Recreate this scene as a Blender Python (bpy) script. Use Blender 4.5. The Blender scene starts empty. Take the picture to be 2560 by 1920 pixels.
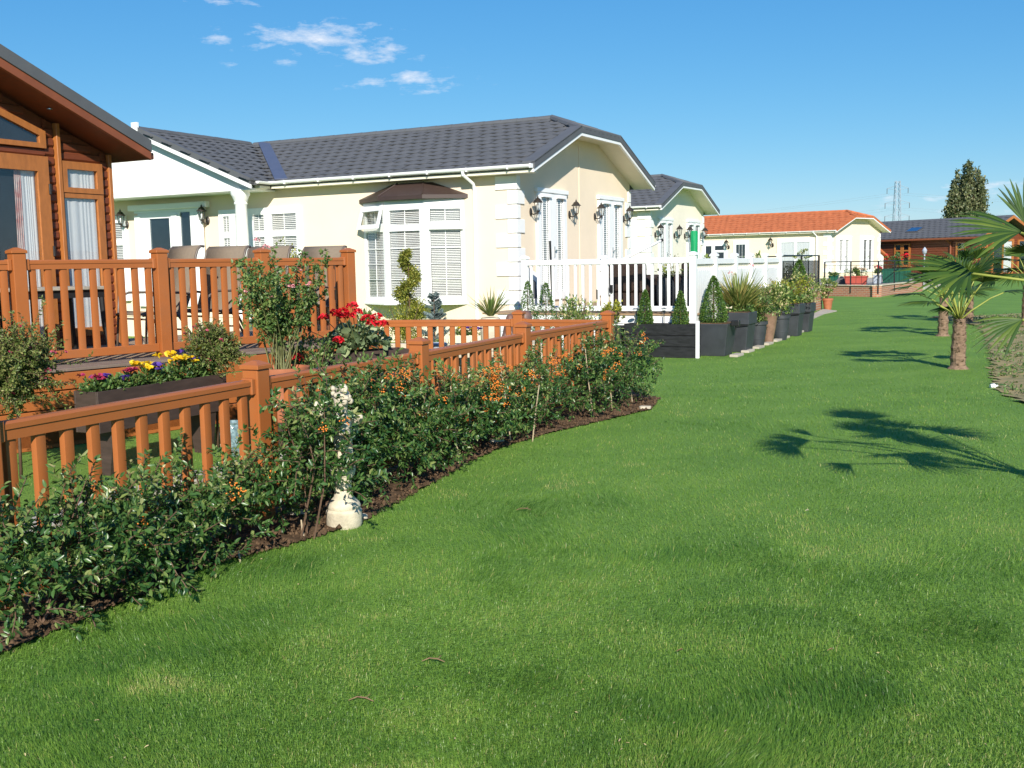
import bpy, bmesh, math, random
import numpy as np
from mathutils import Vector, Matrix, noise

random.seed(7)
RNG = np.random.default_rng(11)
scene = bpy.context.scene
COL = scene.collection
R = math.radians

# ------------------------------------------------------------------ camera
FPX, PITCH, ROLL, EYE = 2620.0, 0.11317, 0.018014, 1.6
YAW = -0.487519


def cam_basis():
    cp, sp = math.cos(PITCH), math.sin(PITCH)
    f = np.array([0, cp, -sp]); x = np.array([1., 0, 0]); d = np.cross(f, x)
    c, s = math.cos(ROLL), math.sin(ROLL)
    return np.array([c * x + s * d, -s * x + c * d, f])


CM = cam_basis()
CAMP = np.array([0, 0, EYE])
cam_data = bpy.data.cameras.new('camera')
cam_data.sensor_width = 36.0
cam_data.lens = FPX / 2560 * 36
cam_data.clip_start = 0.05
cam_data.clip_end = 5000
cam = bpy.data.objects.new('camera', cam_data)
COL.objects.link(cam)
mx = Matrix.Identity(4)
for i in range(3):
    mx[i][0] = CM[0][i]; mx[i][1] = -CM[1][i]; mx[i][2] = -CM[2][i]; mx[i][3] = CAMP[i]
cam.matrix_world = mx
scene.camera = cam

# ------------------------------------------------------------------ light
SUN_EL = 28.0
SUN_AZ_X = -0.07            # sideways drift of the shadows per metre away from the camera
sun_data = bpy.data.lights.new('sun', 'SUN')
sun_data.energy = 4.4
sun_data.angle = R(0.53)
sun_data.color = (1.0, 0.945, 0.85)
sun = bpy.data.objects.new('sun', sun_data)
COL.objects.link(sun)
az = math.atan2(SUN_AZ_X, 1.0)
sdir = Vector((math.sin(az) * math.cos(R(SUN_EL)), math.cos(az) * math.cos(R(SUN_EL)), -math.sin(R(SUN_EL))))
sun.rotation_euler = sdir.to_track_quat('-Z', 'Y').to_euler()

world = bpy.data.worlds.new('World')
scene.world = world
world.use_nodes = True
wn = world.node_tree.nodes; wl = world.node_tree.links
wn.clear()


def nd(tree, typ, **kw):
    n = tree.nodes.new(typ)
    for k, v in kw.items():
        setattr(n, k, v)
    return n


def wmath(op, a, b=None, c=None, clamp=False):
    n = nd(world.node_tree, 'ShaderNodeMath', operation=op, use_clamp=clamp)
    for i, q in enumerate((a, b, c)):
        if q is None:
            continue
        if isinstance(q, (int, float)):
            n.inputs[i].default_value = q
        else:
            wl.new(q, n.inputs[i])
    return n.outputs[0]


sky = nd(world.node_tree, 'ShaderNodeTexSky', sky_type='NISHITA', sun_disc=False)
sky.sun_elevation = R(SUN_EL)
sky.sun_rotation = math.pi + az
sky.altitude = 50
sky.air_density = 1.0
sky.dust_density = 0.0
sky.ozone_density = 4.0
tc = nd(world.node_tree, 'ShaderNodeTexCoord')
sep = nd(world.node_tree, 'ShaderNodeSeparateXYZ')
wl.new(tc.outputs['Generated'], sep.inputs[0])
AZ = wmath('ARCTAN2', sep.outputs[0], sep.outputs[1])
EL = wmath('ARCSINE', sep.outputs[2])
wnoise = nd(world.node_tree, 'ShaderNodeTexNoise')
wnoise.inputs['Scale'].default_value = 1.0
wnoise.inputs['Detail'].default_value = 7
wnoise.inputs['Roughness'].default_value = 0.62
comb = nd(world.node_tree, 'ShaderNodeCombineXYZ')
wl.new(wmath('MULTIPLY', AZ, 34.0), comb.inputs[0])
wl.new(wmath('MULTIPLY', EL, 95.0), comb.inputs[1])
wl.new(comb.outputs[0], wnoise.inputs['Vector'])
NZ = wmath('SUBTRACT', wnoise.outputs['Fac'], 0.5)


def ray(x, y):
    return CM.T @ np.array([(x - 1280) / FPX, (y - 960) / FPX, 1.0])


def azel(x, y):
    d = ray(x, y); d /= np.linalg.norm(d)
    return math.atan2(d[0], d[1]), math.asin(d[2])


# small fair weather clouds: centre, half width, half height (radians), strength; a few more stand outside the view
CLOUDS = []
for (x, y, hw, hh, s) in [(780, 92, 120, 26, 1.0), (850, 70, 80, 14, .8), (915, 132, 105, 17, .95), (1010, 198, 110, 17, .95), (532, 97, 42, 19, .75),
                          (1065, 232, 50, 7, .7), (560, 6, 110, 12, .6), (705, 152, 28, 8, .5), (590, 162, 26, 7, .35),
                          (2310, 492, 120, 17, .62), (2540, 462, 140, 17, .7), (2450, 525, 200, 12, .5), (2250, 540, 160, 10, .4)]:
    a, e = azel(x, y)
    CLOUDS.append((a, e, hw * 1.25 / FPX, hh * 1.3 / FPX, s))
for (a, e, hw, hh, s) in [(-1.1, .38, .09, .02, .9), (1.3, .3, .12, .02, .9), (2.2, .5, .1, .03, .9), (-2.3, .42, .1, .025, .9), (0.75, .62, .09, .03, .8), (-.75, .7, .08, .03, .8)]:
    CLOUDS.append((a, e, hw, hh, s))
acc = None
for (a, e, hw, hh, s) in CLOUDS:
    da = wmath('DIVIDE', wmath('SUBTRACT', AZ, a), hw)
    de = wmath('DIVIDE', wmath('SUBTRACT', EL, e), hh)
    q = wmath('ADD', wmath('MULTIPLY', da, da), wmath('MULTIPLY', de, de))
    m = wmath('MULTIPLY', wmath('POWER', 2.718, wmath('MULTIPLY', q, -0.8)), s)
    acc = m if acc is None else wmath('MAXIMUM', acc, m)
mask = wmath('MULTIPLY', wmath('SUBTRACT', wmath('ADD', acc, wmath('MULTIPLY', NZ, 2.9)), 0.5), 1.0, clamp=True)
mask = wmath('MULTIPLY', mask, wmath('MINIMUM', wmath('MULTIPLY', acc, 2.2), 0.9), clamp=True)
hsv = nd(world.node_tree, 'ShaderNodeHueSaturation')
hsv.inputs['Saturation'].default_value = 1.12
hsv.inputs['Hue'].default_value = 0.5
wl.new(sky.outputs[0], hsv.inputs['Color'])
mixc = nd(world.node_tree, 'ShaderNodeMix', data_type='RGBA')
wl.new(mask, mixc.inputs['Factor'])
tint = nd(world.node_tree, 'ShaderNodeMix', data_type='RGBA', blend_type='MULTIPLY')
tint.inputs['Factor'].default_value = 1.0
wl.new(hsv.outputs[0], tint.inputs['A'])
tint.inputs['B'].default_value = (0.62, 0.86, 1.0, 1)
sc3 = nd(world.node_tree, 'ShaderNodeSeparateColor'); cc3 = nd(world.node_tree, 'ShaderNodeCombineColor')
wl.new(tint.outputs['Result'], sc3.inputs[0])
for ch, (ref, out_, gm) in enumerate(((1.11, 0.93, 1.05), (3.38, 3.36, 0.74), (7.2, 6.75, 0.5))):   # how the camera rendered the clear sky
    wl.new(wmath('MULTIPLY', wmath('POWER', wmath('DIVIDE', wmath('MAXIMUM', sc3.outputs[ch], 0.0001), ref), gm), out_), cc3.inputs[ch])
wl.new(cc3.outputs[0], mixc.inputs['A'])
mixc.inputs['B'].default_value = (7.6, 7.9, 8.6, 1)
bg = nd(world.node_tree, 'ShaderNodeBackground')
bg.inputs['Strength'].default_value = 0.08
wl.new(mixc.outputs['Result'], bg.inputs['Color'])
wo = nd(world.node_tree, 'ShaderNodeOutputWorld')
wl.new(bg.outputs[0], wo.inputs['Surface'])

scene.view_settings.view_transform = 'Standard'
scene.view_settings.look = 'None'
scene.view_settings.exposure = 0.6
scene.view_settings.gamma = 1.0
scene.view_settings.use_curve_mapping = False
scene.cycles.max_bounces = 6
scene.cycles.transparent_max_bounces = 12


# ------------------------------------------------------------------ helpers
def G0(x, y, z=0.0):
    d = ray(x, y); t = (z - EYE) / d[2]
    return CAMP + t * d


def AY(x, y, Y):
    d = ray(x, y)
    return CAMP + d * (Y / d[1])


def PL(x, y, P0, n):
    d = ray(x, y); n = np.array(n, float)
    t = np.dot(np.array(P0, float) - CAMP, n) / np.dot(d, n)
    return CAMP + t * d


LV = np.array([math.cos(YAW), math.sin(YAW), 0])
GV = np.array([-math.sin(YAW), math.cos(YAW), 0])
ZV = np.array([0, 0, 1.0])


class Frame:
    def __init__(s, o, l, g):
        s.o = np.array(o, float); s.l = np.array(l, float); s.g = np.array(g, float)

    def __call__(s, u, v, z):
        return s.o + u * s.l + v * s.g + z * ZV

    def inv(s, P):
        d = P - s.o
        A = np.array([s.l[:2], s.g[:2]]).T
        q = np.linalg.solve(A, d[:2])
        return q[0], q[1], P[2]

    def onv(s, x, y, v=0.0):      # pixel -> (u,z) on the plane v
        n = np.array([-s.l[1], s.l[0], 0])
        u, _, z = s.inv(PL(x, y, s(0, v, 0), n)); return u, z

    def onu(s, x, y, u=0.0):      # pixel -> (v,z) on the plane u
        n = np.array([-s.g[1], s.g[0], 0])
        _, v, z = s.inv(PL(x, y, s(u, 0, 0), n)); return v, z


WORLD = Frame((0, 0, 0), (1, 0, 0), (0, 1, 0))


class MB:
    def __init__(s):
        s.v = []; s.f = []

    def add(s, vs, fs):
        n = len(s.v)
        s.v += [tuple(map(float, q)) for q in vs]
        s.f += [tuple(i + n for i in f) for f in fs]
        return s

    def hexa(s, p):      # 8 corners: bottom 4 (ccw), top 4
        return s.add(p, [(0, 3, 2, 1), (4, 5, 6, 7), (0, 1, 5, 4), (1, 2, 6, 5), (2, 3, 7, 6), (3, 0, 4, 7)])

    def bx(s, fr, u, v, z):
        a, b = u; c, d = v; e, f = z
        return s.hexa([fr(a, c, e), fr(b, c, e), fr(b, d, e), fr(a, d, e), fr(a, c, f), fr(b, c, f), fr(b, d, f), fr(a, d, f)])

    def box(s, c, ax, ay, az):
        c, ax, ay, az = map(lambda q: np.array(q, float), (c, ax, ay, az))
        return s.hexa([c - ax - ay - az, c + ax - ay - az, c + ax + ay - az, c - ax + ay - az, c - ax - ay + az, c + ax - ay + az, c + ax + ay + az, c - ax + ay + az])

    def beam(s, p, q, w, h, up=ZV):   # box bar from p to q
        p, q = np.array(p, float), np.array(q, float)
        d = q - p; l = np.linalg.norm(d); d = d / l
        sd = np.cross(d, up); sd /= np.linalg.norm(sd); n = np.cross(sd, d)
        return s.box((p + q) / 2, d * l / 2, sd * w / 2, n * h / 2)

    def prism(s, poly, d):
        poly = [np.array(q, float) for q in poly]; d = np.array(d, float); n = len(poly)
        return s.add(poly + [q + d for q in poly], [tuple(range(n - 1, -1, -1)), tuple(range(n, 2 * n))] + [(i, (i + 1) % n, (i + 1) % n + n, i + n) for i in range(n)])

    def tube(s, pts, rad, n=8, cap=True):
        pts = [np.array(q, float) for q in pts]
        if not hasattr(rad, '__len__'):
            rad = [rad] * len(pts)
        vs = []; fs = []
        prev = None
        for i, p in enumerate(pts):
            d = pts[min(i + 1, len(pts) - 1)] - pts[max(i - 1, 0)]
            d = d / (np.linalg.norm(d) + 1e-9)
            if prev is None:
                a = np.cross(d, (0, 0, 1) if abs(d[2]) < .9 else (1, 0, 0))
            else:
                a = prev - d * np.dot(prev, d)
            a /= np.linalg.norm(a) + 1e-9; prev = a
            b = np.cross(d, a)
            for k in range(n):
                t = 2 * math.pi * k / n
                vs.append(p + rad[i] * (math.cos(t) * a + math.sin(t) * b))
        for i in range(len(pts) - 1):
            for k in range(n):
                fs.append((i * n + k, i * n + (k + 1) % n, (i + 1) * n + (k + 1) % n, (i + 1) * n + k))
        if cap:
            fs.append(tuple(range(n - 1, -1, -1))); m = (len(pts) - 1) * n
            fs.append(tuple(range(m, m + n)))
        return s.add(vs, fs)

    def lathe(s, c, prof, n=16, sx=1.0, sy=1.0, sq=False, rot=0.0):   # prof: (r,z)
        c = np.array(c, float); vs = []; fs = []
        for (r, z) in prof:
            for k in range(n):
                t = 2 * math.pi * k / n + rot
                vs.append(c + np.array([r * sx * math.cos(t), r * sy * math.sin(t), z]))
        m = len(prof)
        for i in range(m - 1):
            for k in range(n):
                fs.append((i * n + k, i * n + (k + 1) % n, (i + 1) * n + (k + 1) % n, (i + 1) * n + k))
        fs.append(tuple(range(n - 1, -1, -1))); fs.append(tuple(range((m - 1) * n, m * n)))
        return s.add(vs, fs)

    def sphere(s, c, r, n=8, m=6, sz=1.0):
        return s.lathe(c, [(max(r * math.sin(math.pi * i / m), 1e-4), -r * sz * math.cos(math.pi * i / m)) for i in range(m + 1)], n)

    def build(s, name, mat, par=None, smooth=False, bev=0.0, seg=1, recalc=True):
        me = bpy.data.meshes.new(name)
        off = wloc(par)
        me.from_pydata([tuple(np.array(q) - off) for q in s.v], [], s.f)
        if recalc or bev:
            bm = bmesh.new(); bm.from_mesh(me)
            if recalc:
                bmesh.ops.recalc_face_normals(bm, faces=bm.faces)
            if bev:
                es = [e for e in bm.edges if len(e.link_faces) == 2 and e.calc_face_angle(0) > 0.6]
                bmesh.ops.bevel(bm, geom=es, offset=bev, segments=seg, affect='EDGES', profile=0.6, clamp_overlap=True)
            bm.to_mesh(me); bm.free()
        me.materials.append(mat)
        if smooth:
            me.polygons.foreach_set('use_smooth', [True] * len(me.polygons))
            if smooth == 'auto':
                try:
                    me.set_sharp_from_angle(angle=R(38))
                except Exception:
                    pass
        o = bpy.data.objects.new(name, me)
        COL.objects.link(o)
        if par is not None:
            o.parent = par
        return o


def wloc(par):
    off = np.zeros(3)
    while par is not None:
        off = off + np.array(par.location); par = par.parent
    return off


def tag(o, label=None, cat=None, group=None, kind=None):
    if label: o['label'] = label
    if cat: o['category'] = cat
    if group: o['group'] = group
    if kind: o['kind'] = kind
    return o


def empty(name, loc, label=None, cat=None, group=None):
    o = bpy.data.objects.new(name, None)
    o.empty_display_size = 0.2
    o.location = tuple(float(q) for q in loc)
    COL.objects.link(o)
    return tag(o, label, cat, group)


def copy_tree(o, loc=None, rotz=None, parent=None, label=None, scale=None):
    c = o.copy(); COL.objects.link(c)
    if parent is not None: c.parent = parent
    if loc is not None: c.location = tuple(float(q) for q in loc)
    if rotz is not None: c.rotation_euler = (0, 0, rotz)
    if scale is not None: c.scale = (scale,) * 3
    if label: c['label'] = label
    for ch in list(o.children):
        copy_tree(ch, parent=c)
    return c


# ------------------------------------------------------------------ materials
def mat(name, col, rough=0.6, var=0.12, vscale=6.0, bump=0.0, bscale=40.0, spec=0.5, metal=0.0, stretch=(1, 1, 1), col2=None, coat=0.0, dirt=0.0, object_space=False):
    m = bpy.data.materials.new(name); m.use_nodes = True
    t = m.node_tree; b = t.nodes['Principled BSDF']
    b.inputs['Roughness'].default_value = rough
    b.inputs['Metallic'].default_value = metal
    b.inputs['Specular IOR Level'].default_value = spec
    if coat:
        b.inputs['Coat Weight'].default_value = coat; b.inputs['Coat Roughness'].default_value = 0.15
    if object_space:
        pos = nd(t, 'ShaderNodeTexCoord').outputs['Object']
    else:
        pos = nd(t, 'ShaderNodeNewGeometry').outputs['Position']
    mp = nd(t, 'ShaderNodeMapping'); mp.inputs['Scale'].default_value = stretch
    t.links.new(pos, mp.inputs['Vector'])
    n1 = nd(t, 'ShaderNodeTexNoise'); n1.inputs['Scale'].default_value = vscale; n1.inputs['Detail'].default_value = 6; n1.inputs['Roughness'].default_value = 0.65
    t.links.new(mp.outputs[0], n1.inputs['Vector'])
    c2 = col2 if col2 else tuple(max(0, q * (1 - 1.6 * var)) for q in col)
    c1 = tuple(min(1, q * (1 + var)) for q in col) if not col2 else col
    r = nd(t, 'ShaderNodeValToRGB')
    r.color_ramp.elements[0].position = 0.3; r.color_ramp.elements[1].position = 0.7
    r.color_ramp.elements[0].color = (*c2, 1); r.color_ramp.elements[1].color = (*c1, 1)
    t.links.new(n1.outputs['Fac'], r.inputs[0])
    out = r.outputs[0]
    if dirt:
        n3 = nd(t, 'ShaderNodeTexNoise'); n3.inputs['Scale'].default_value = 1.3; n3.inputs['Detail'].default_value = 8; n3.inputs['Roughness'].default_value = 0.7
        t.links.new(pos, n3.inputs['Vector'])
        rr = nd(t, 'ShaderNodeMapRange'); rr.inputs['From Min'].default_value = 0.5; rr.inputs['From Max'].default_value = 0.75; rr.inputs['To Max'].default_value = dirt
        t.links.new(n3.outputs['Fac'], rr.inputs['Value'])
        mm = nd(t, 'ShaderNodeMix', data_type='RGBA'); mm.inputs['B'].default_value = (0.16, 0.13, 0.09, 1)
        t.links.new(rr.outputs[0], mm.inputs['Factor']); t.links.new(out, mm.inputs['A'])
        out = mm.outputs['Result']
    t.links.new(out, b.inputs['Base Color'])
    rv = nd(t, 'ShaderNodeMapRange'); rv.inputs['To Min'].default_value = max(0.02, rough - 0.1); rv.inputs['To Max'].default_value = min(1, rough + 0.12)
    t.links.new(n1.outputs['Fac'], rv.inputs['Value']); t.links.new(rv.outputs[0], b.inputs['Roughness'])
    if bump:
        n2 = nd(t, 'ShaderNodeTexNoise'); n2.inputs['Scale'].default_value = bscale; n2.inputs['Detail'].default_value = 4
        t.links.new(mp.outputs[0], n2.inputs['Vector'])
        bp = nd(t, 'ShaderNodeBump'); bp.inputs['Strength'].default_value = bump; bp.inputs['Distance'].default_value = 0.01
        t.links.new(n2.outputs['Fac'], bp.inputs['Height']); t.links.new(bp.outputs[0], b.inputs['Normal'])
    return m


def leafmat(name, cols, rough=0.45, trans=0.22, spec=0.5, nscale=1.5, sat=1.0):
    """cols: list of (pos,color) over the per-leaf random number"""
    m = bpy.data.materials.new(name); m.use_nodes = True
    t = m.node_tree; b = t.nodes['Principled BSDF']; out = t.nodes['Material Output']
    b.inputs['Roughness'].default_value = rough
    b.inputs['Specular IOR Level'].default_value = spec
    at = nd(t, 'ShaderNodeAttribute', attribute_name='rnd')
    r = nd(t, 'ShaderNodeValToRGB')
    while len(r.color_ramp.elements) < len(cols):
        r.color_ramp.elements.new(0.5)
    for e, (p, c) in zip(r.color_ramp.elements, cols):
        e.position = p; e.color = (*c, 1)
    geo = nd(t, 'ShaderNodeNewGeometry')
    n = nd(t, 'ShaderNodeTexNoise'); n.inputs['Scale'].default_value = nscale; n.inputs['Detail'].default_value = 4
    t.links.new(geo.outputs['Position'], n.inputs['Vector'])
    a1 = nd(t, 'ShaderNodeMath', operation='MULTIPLY_ADD'); a1.inputs[1].default_value = 0.7; a1.inputs[2].default_value = -0.35
    t.links.new(n.outputs['Fac'], a1.inputs[0])
    a2 = nd(t, 'ShaderNodeMath', operation='ADD', use_clamp=True)
    t.links.new(at.outputs['Fac'], a2.inputs[0]); t.links.new(a1.outputs[0], a2.inputs[1])
    t.links.new(a2.outputs[0], r.inputs[0])
    t.links.new(r.outputs[0], b.inputs['Base Color'])
    if trans:
        tr = nd(t, 'ShaderNodeBsdfTranslucent')
        hs = nd(t, 'ShaderNodeHueSaturation'); hs.inputs['Saturation'].default_value = 1.1; hs.inputs['Value'].default_value = 1.2
        t.links.new(r.outputs[0], hs.inputs['Color']); t.links.new(hs.outputs[0], tr.inputs['Color'])
        mx_ = nd(t, 'ShaderNodeMixShader'); mx_.inputs[0].default_value = trans
        t.links.new(b.outputs[0], mx_.inputs[1]); t.links.new(tr.outputs[0], mx_.inputs[2])
        t.links.new(mx_.outputs[0], out.inputs['Surface'])
    return m


def glassmat(name, tint=(0.8, 0.9, 0.95), refl=0.25):
    m = bpy.data.materials.new(name); m.use_nodes = True
    t = m.node_tree; t.nodes.remove(t.nodes['Principled BSDF']); out = t.nodes['Material Output']
    tr = nd(t, 'ShaderNodeBsdfTransparent'); tr.inputs['Color'].default_value = (*tint, 1)
    gl = nd(t, 'ShaderNodeBsdfGlossy'); gl.inputs['Roughness'].default_value = 0.02
    geo = nd(t, 'ShaderNodeNewGeometry')
    n = nd(t, 'ShaderNodeTexNoise'); n.inputs['Scale'].default_value = 2.0
    t.links.new(geo.outputs['Position'], n.inputs['Vector'])
    bp = nd(t, 'ShaderNodeBump'); bp.inputs['Strength'].default_value = 0.02; t.links.new(n.outputs['Fac'], bp.inputs['Height']); t.links.new(bp.outputs[0], gl.inputs['Normal'])
    fr = nd(t, 'ShaderNodeLayerWeight'); fr.inputs['Blend'].default_value = 0.5
    pw = nd(t, 'ShaderNodeMath', operation='POWER'); pw.inputs[1].default_value = 4.0; t.links.new(fr.outputs['Facing'], pw.inputs[0])
    a = nd(t, 'ShaderNodeMath', operation='MULTIPLY_ADD', use_clamp=True); a.inputs[1].default_value = 0.8; a.inputs[2].default_value = refl + 0.03
    t.links.new(pw.outputs[0], a.inputs[0])
    mx_ = nd(t, 'ShaderNodeMixShader'); t.links.new(a.outputs[0], mx_.inputs[0])
    t.links.new(tr.outputs[0], mx_.inputs[1]); t.links.new(gl.outputs[0], mx_.inputs[2])
    t.links.new(mx_.outputs[0], out.inputs['Surface'])
    return m


M_FENCE = mat('orange_brown_vinyl', (0.375, 0.117, 0.031), rough=0.38, var=0.05, vscale=2.0, bump=0.05, bscale=120, spec=0.45, dirt=0.26)
M_CLAD = mat('red_brown_cladding', (0.17, 0.043, 0.016), rough=0.5, var=0.16, vscale=7, stretch=(1, 1, 8), bump=0.12, bscale=30)
M_TRIMWOOD = mat('golden_wood_trim', (0.40, 0.14, 0.035), rough=0.42, var=0.12, vscale=6, stretch=(3, 3, 1), bump=0.06, bscale=30)
M_FASCIA = mat('brown_fascia', (0.24, 0.07, 0.028), rough=0.5, var=0.1, vscale=4)
M_CREAM = mat('cream_render', (0.82, 0.69, 0.525), rough=0.85, var=0.025, vscale=1.2, bump=0.12, bscale=160, spec=0.2)
M_PALE = mat('pale_cream_render', (0.84, 0.77, 0.65), rough=0.85, var=0.025, vscale=1.2, bump=0.12, bscale=160, spec=0.2)
M_WHITE = mat('white_upvc', (0.86, 0.86, 0.85), rough=0.35, var=0.015, vscale=3, spec=0.45)
M_WHITEWALL = mat('white_paint', (0.83, 0.83, 0.81), rough=0.7, var=0.02, vscale=2, bump=0.05, bscale=100)
M_SOFFIT = mat('cream_soffit', (0.80, 0.74, 0.6), rough=0.7, var=0.03, vscale=2)
M_SLATE = mat('charcoal_tile', (0.114, 0.116, 0.119), rough=0.75, var=0.12, vscale=5, bump=0.35, bscale=300, spec=0.25)
M_SLATE2 = mat('charcoal_trim', (0.10, 0.104, 0.11), rough=0.65, var=0.08, vscale=3)
M_ORTILE = mat('orange_tile', (0.50, 0.150, 0.058), rough=0.8, var=0.16, vscale=3, bump=0.2, bscale=200, spec=0.2)
M_LEAD = mat('lead_valley', (0.085, 0.10, 0.15), rough=0.5, var=0.1, vscale=6)
M_DARKROOM = mat('dark_interior', (0.025, 0.028, 0.032), rough=0.9, var=0.2, vscale=2)
M_GREYROOM = mat('grey_interior', (0.10, 0.10, 0.085), rough=0.9, var=0.3, vscale=2)
M_BLIND = mat('white_blind', (0.80, 0.775, 0.73), rough=0.6, var=0.03)
M_CURTAIN = mat('white_curtain', (0.72, 0.72, 0.72), rough=0.9, var=0.05, vscale=8, stretch=(6, 6, .3))
M_REDCURT = mat('patterned_curtain', (0.6, 0.52, 0.48), rough=0.9, vscale=9, col2=(0.42, 0.12, 0.10))
M_GLASS = glassmat('window_glass', (0.95, 0.96, 0.96), 0.03)
M_GLASSD = glassmat('dark_window_glass', (0.6, 0.66, 0.7), 0.08)
M_BLACK = mat('black_metal', (0.016, 0.016, 0.017), rough=0.4, var=0.1, spec=0.5)
M_BRONZE = mat('dark_bronze_metal', (0.03, 0.024, 0.02), rough=0.42, var=0.2)
M_BULB = mat('lamp_bulb', (0.85, 0.85, 0.82), rough=0.3, var=0.02)
M_BAYROOF = mat('brown_bay_roof', (0.052, 0.032, 0.026), rough=0.5, var=0.1, vscale=3, bump=0.05)
M_SOIL = mat('soil', (0.17, 0.105, 0.06), rough=0.95, vscale=9, col2=(0.06, 0.038, 0.022), bump=0.8, bscale=55, spec=0.15)
M_STONE = mat('pale_stone', (0.55, 0.48, 0.36), rough=0.85, var=0.12, vscale=8, bump=0.3, bscale=60)
M_STATUE = mat('cast_stone', (0.66, 0.58, 0.43), rough=0.85, var=0.16, vscale=12, bump=0.35, bscale=70, dirt=0.4)
M_PATH = mat('concrete_paving', (0.46, 0.41, 0.33), rough=0.9, var=0.12, vscale=3, bump=0.3, bscale=80)
M_ROUGH = mat('rough_ground', (0.40, 0.285, 0.13), rough=0.95, vscale=3.5, col2=(0.15, 0.16, 0.05), bump=0.9, bscale=25)
M_DARKWOOD = mat('dark_brown_planter', (0.058, 0.036, 0.027), rough=0.6, var=0.2, vscale=5, stretch=(1, 1, 5), bump=0.1)
M_TERRA = mat('terracotta', (0.40, 0.135, 0.06), rough=0.75, var=0.12, vscale=8, bump=0.1)
M_BLKPLANK = mat('black_stained_plank', (0.013, 0.013, 0.015), rough=0.55, var=0.5, vscale=6, stretch=(1, 1, 6), bump=0.3, bscale=30)
M_BLKPOT = mat('charcoal_planter', (0.040, 0.045, 0.052), rough=0.5, var=0.15, vscale=4, bump=0.05, bscale=150)
M_BRNPOT = mat('brown_glazed_pot', (0.23, 0.14, 0.095), rough=0.4, var=0.2, vscale=10)
M_DECK = mat('deck_board', (0.36, 0.24, 0.14), rough=0.8, var=0.15, vscale=5, bump=0.2, bscale=60)
M_DECKDARK = mat('dark_deck_board', (0.20, 0.15, 0.115), rough=0.75, var=0.15, vscale=5, bump=0.2, bscale=60)
M_SLING = mat('taupe_sling', (0.20, 0.155, 0.11), rough=0.8, var=0.07, vscale=30, bump=0.15, bscale=600)
M_CHAIRFRAME = mat('bronze_chair_frame', (0.13, 0.10, 0.08), rough=0.45, var=0.08)
M_TABLE = mat('stone_table_top', (0.38, 0.34, 0.27), rough=0.6, var=0.25, vscale=30)
M_RATTAN = mat('dark_rattan', (0.045, 0.026, 0.017), rough=0.6, var=0.4, vscale=40, bump=0.5, bscale=90)
M_CUSH = mat('tan_cushion', (0.5, 0.33, 0.18), rough=0.9, var=0.05)
M_GREEN = mat('bright_green_canvas', (0.0, 0.30, 0.10), rough=0.55, var=0.08, vscale=6)
M_CANE = mat('bamboo_cane', (0.42, 0.33, 0.21), rough=0.6, var=0.15, vscale=20)
M_STEM = mat('brown_stem', (0.13, 0.075, 0.045), rough=0.8, var=0.2, vscale=20)
M_GSTEM = mat('green_stem', (0.16, 0.17, 0.06), rough=0.6, var=0.2, vscale=20)
M_TRUNK = mat('palm_trunk', (0.30, 0.20, 0.13), rough=0.95, vscale=14, col2=(0.12, 0.075, 0.045), stretch=(1, 1, 2.5), bump=0.9, bscale=30)
M_PETIOLE = mat('palm_petiole', (0.33, 0.36, 0.07), rough=0.5, var=0.15)
M_BRICKM = None
M_STEEL = mat('brushed_steel', (0.6, 0.6, 0.6), rough=0.25, metal=1.0, var=0.05)
M_PYLON = mat('galvanised_steel', (0.38, 0.42, 0.48), rough=0.5, var=0.05)
M_LION = mat('weathered_bronze_stone', (0.20, 0.095, 0.06), rough=0.5, vscale=14, col2=(0.10, 0.075, 0.07), bump=0.4, bscale=40)
M_MOSAIC = mat('blue_mosaic_glass', (0.28, 0.40, 0.42), rough=0.15, vscale=40, col2=(0.05, 0.09, 0.10), bump=0.3, bscale=60)
M_GREENPLAST = mat('green_plastic', (0.01, 0.10, 0.06), rough=0.4, var=0.1)
M_REDPLAST = mat('terracotta_plastic', (0.42, 0.075, 0.05), rough=0.5, var=0.08)
M_FLOWER_RED = leafmat('red_petal', [(0, (0.5, 0.004, 0.012)), (1, (0.72, 0.012, 0.03))], rough=0.6, trans=0.15)
M_FLOWER_PINK = leafmat('pink_petal', [(0, (0.75, 0.22, 0.26)), (1, (0.85, 0.5, 0.5))], rough=0.6, trans=0.2)
M_FLOWER_MAG = leafmat('magenta_petal', [(0, (0.32, 0.015, 0.06)), (1, (0.5, 0.06, 0.14))], rough=0.6, trans=0.2)
M_FLOWER_YEL = leafmat('yellow_petal', [(0, (0.8, 0.5, 0.01)), (1, (0.85, 0.62, 0.02))], rough=0.6, trans=0.2)
M_FLOWER_PUR = leafmat('purple_petal', [(0, (0.06, 0.025, 0.2)), (1, (0.14, 0.06, 0.4))], rough=0.6, trans=0.2)
M_FLOWER_PALE = leafmat('pale_petal', [(0, (0.75, 0.5, 0.35)), (1, (0.85, 0.75, 0.6))], rough=0.6, trans=0.2)
M_BERRY = mat('orange_berry', (0.80, 0.23, 0.025), rough=0.35, var=0.25, vscale=60)
M_GRASS = leafmat('lawn_grass', [(0.0, (0.068, 0.165, 0.026)), (0.42, (0.150, 0.285, 0.040)), (0.75, (0.25, 0.38, 0.062)), (1.0, (0.52, 0.48, 0.18))], rough=0.36, trans=0.35, spec=0.32, nscale=1.3)
M_PYRA = leafmat('pyracantha_leaf', [(0.0, (0.026, 0.080, 0.020)), (0.45, (0.080, 0.165, 0.038)), (0.75, (0.19, 0.25, 0.07)), (1.0, (0.40, 0.38, 0.16))], rough=0.33, trans=0.24, spec=0.5, nscale=3)
M_BOX = leafmat('box_leaf', [(0.0, (0.035, 0.095, 0.018)), (0.6, (0.085, 0.175, 0.032)), (1.0, (0.17, 0.26, 0.05))], rough=0.4, trans=0.15)
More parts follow.
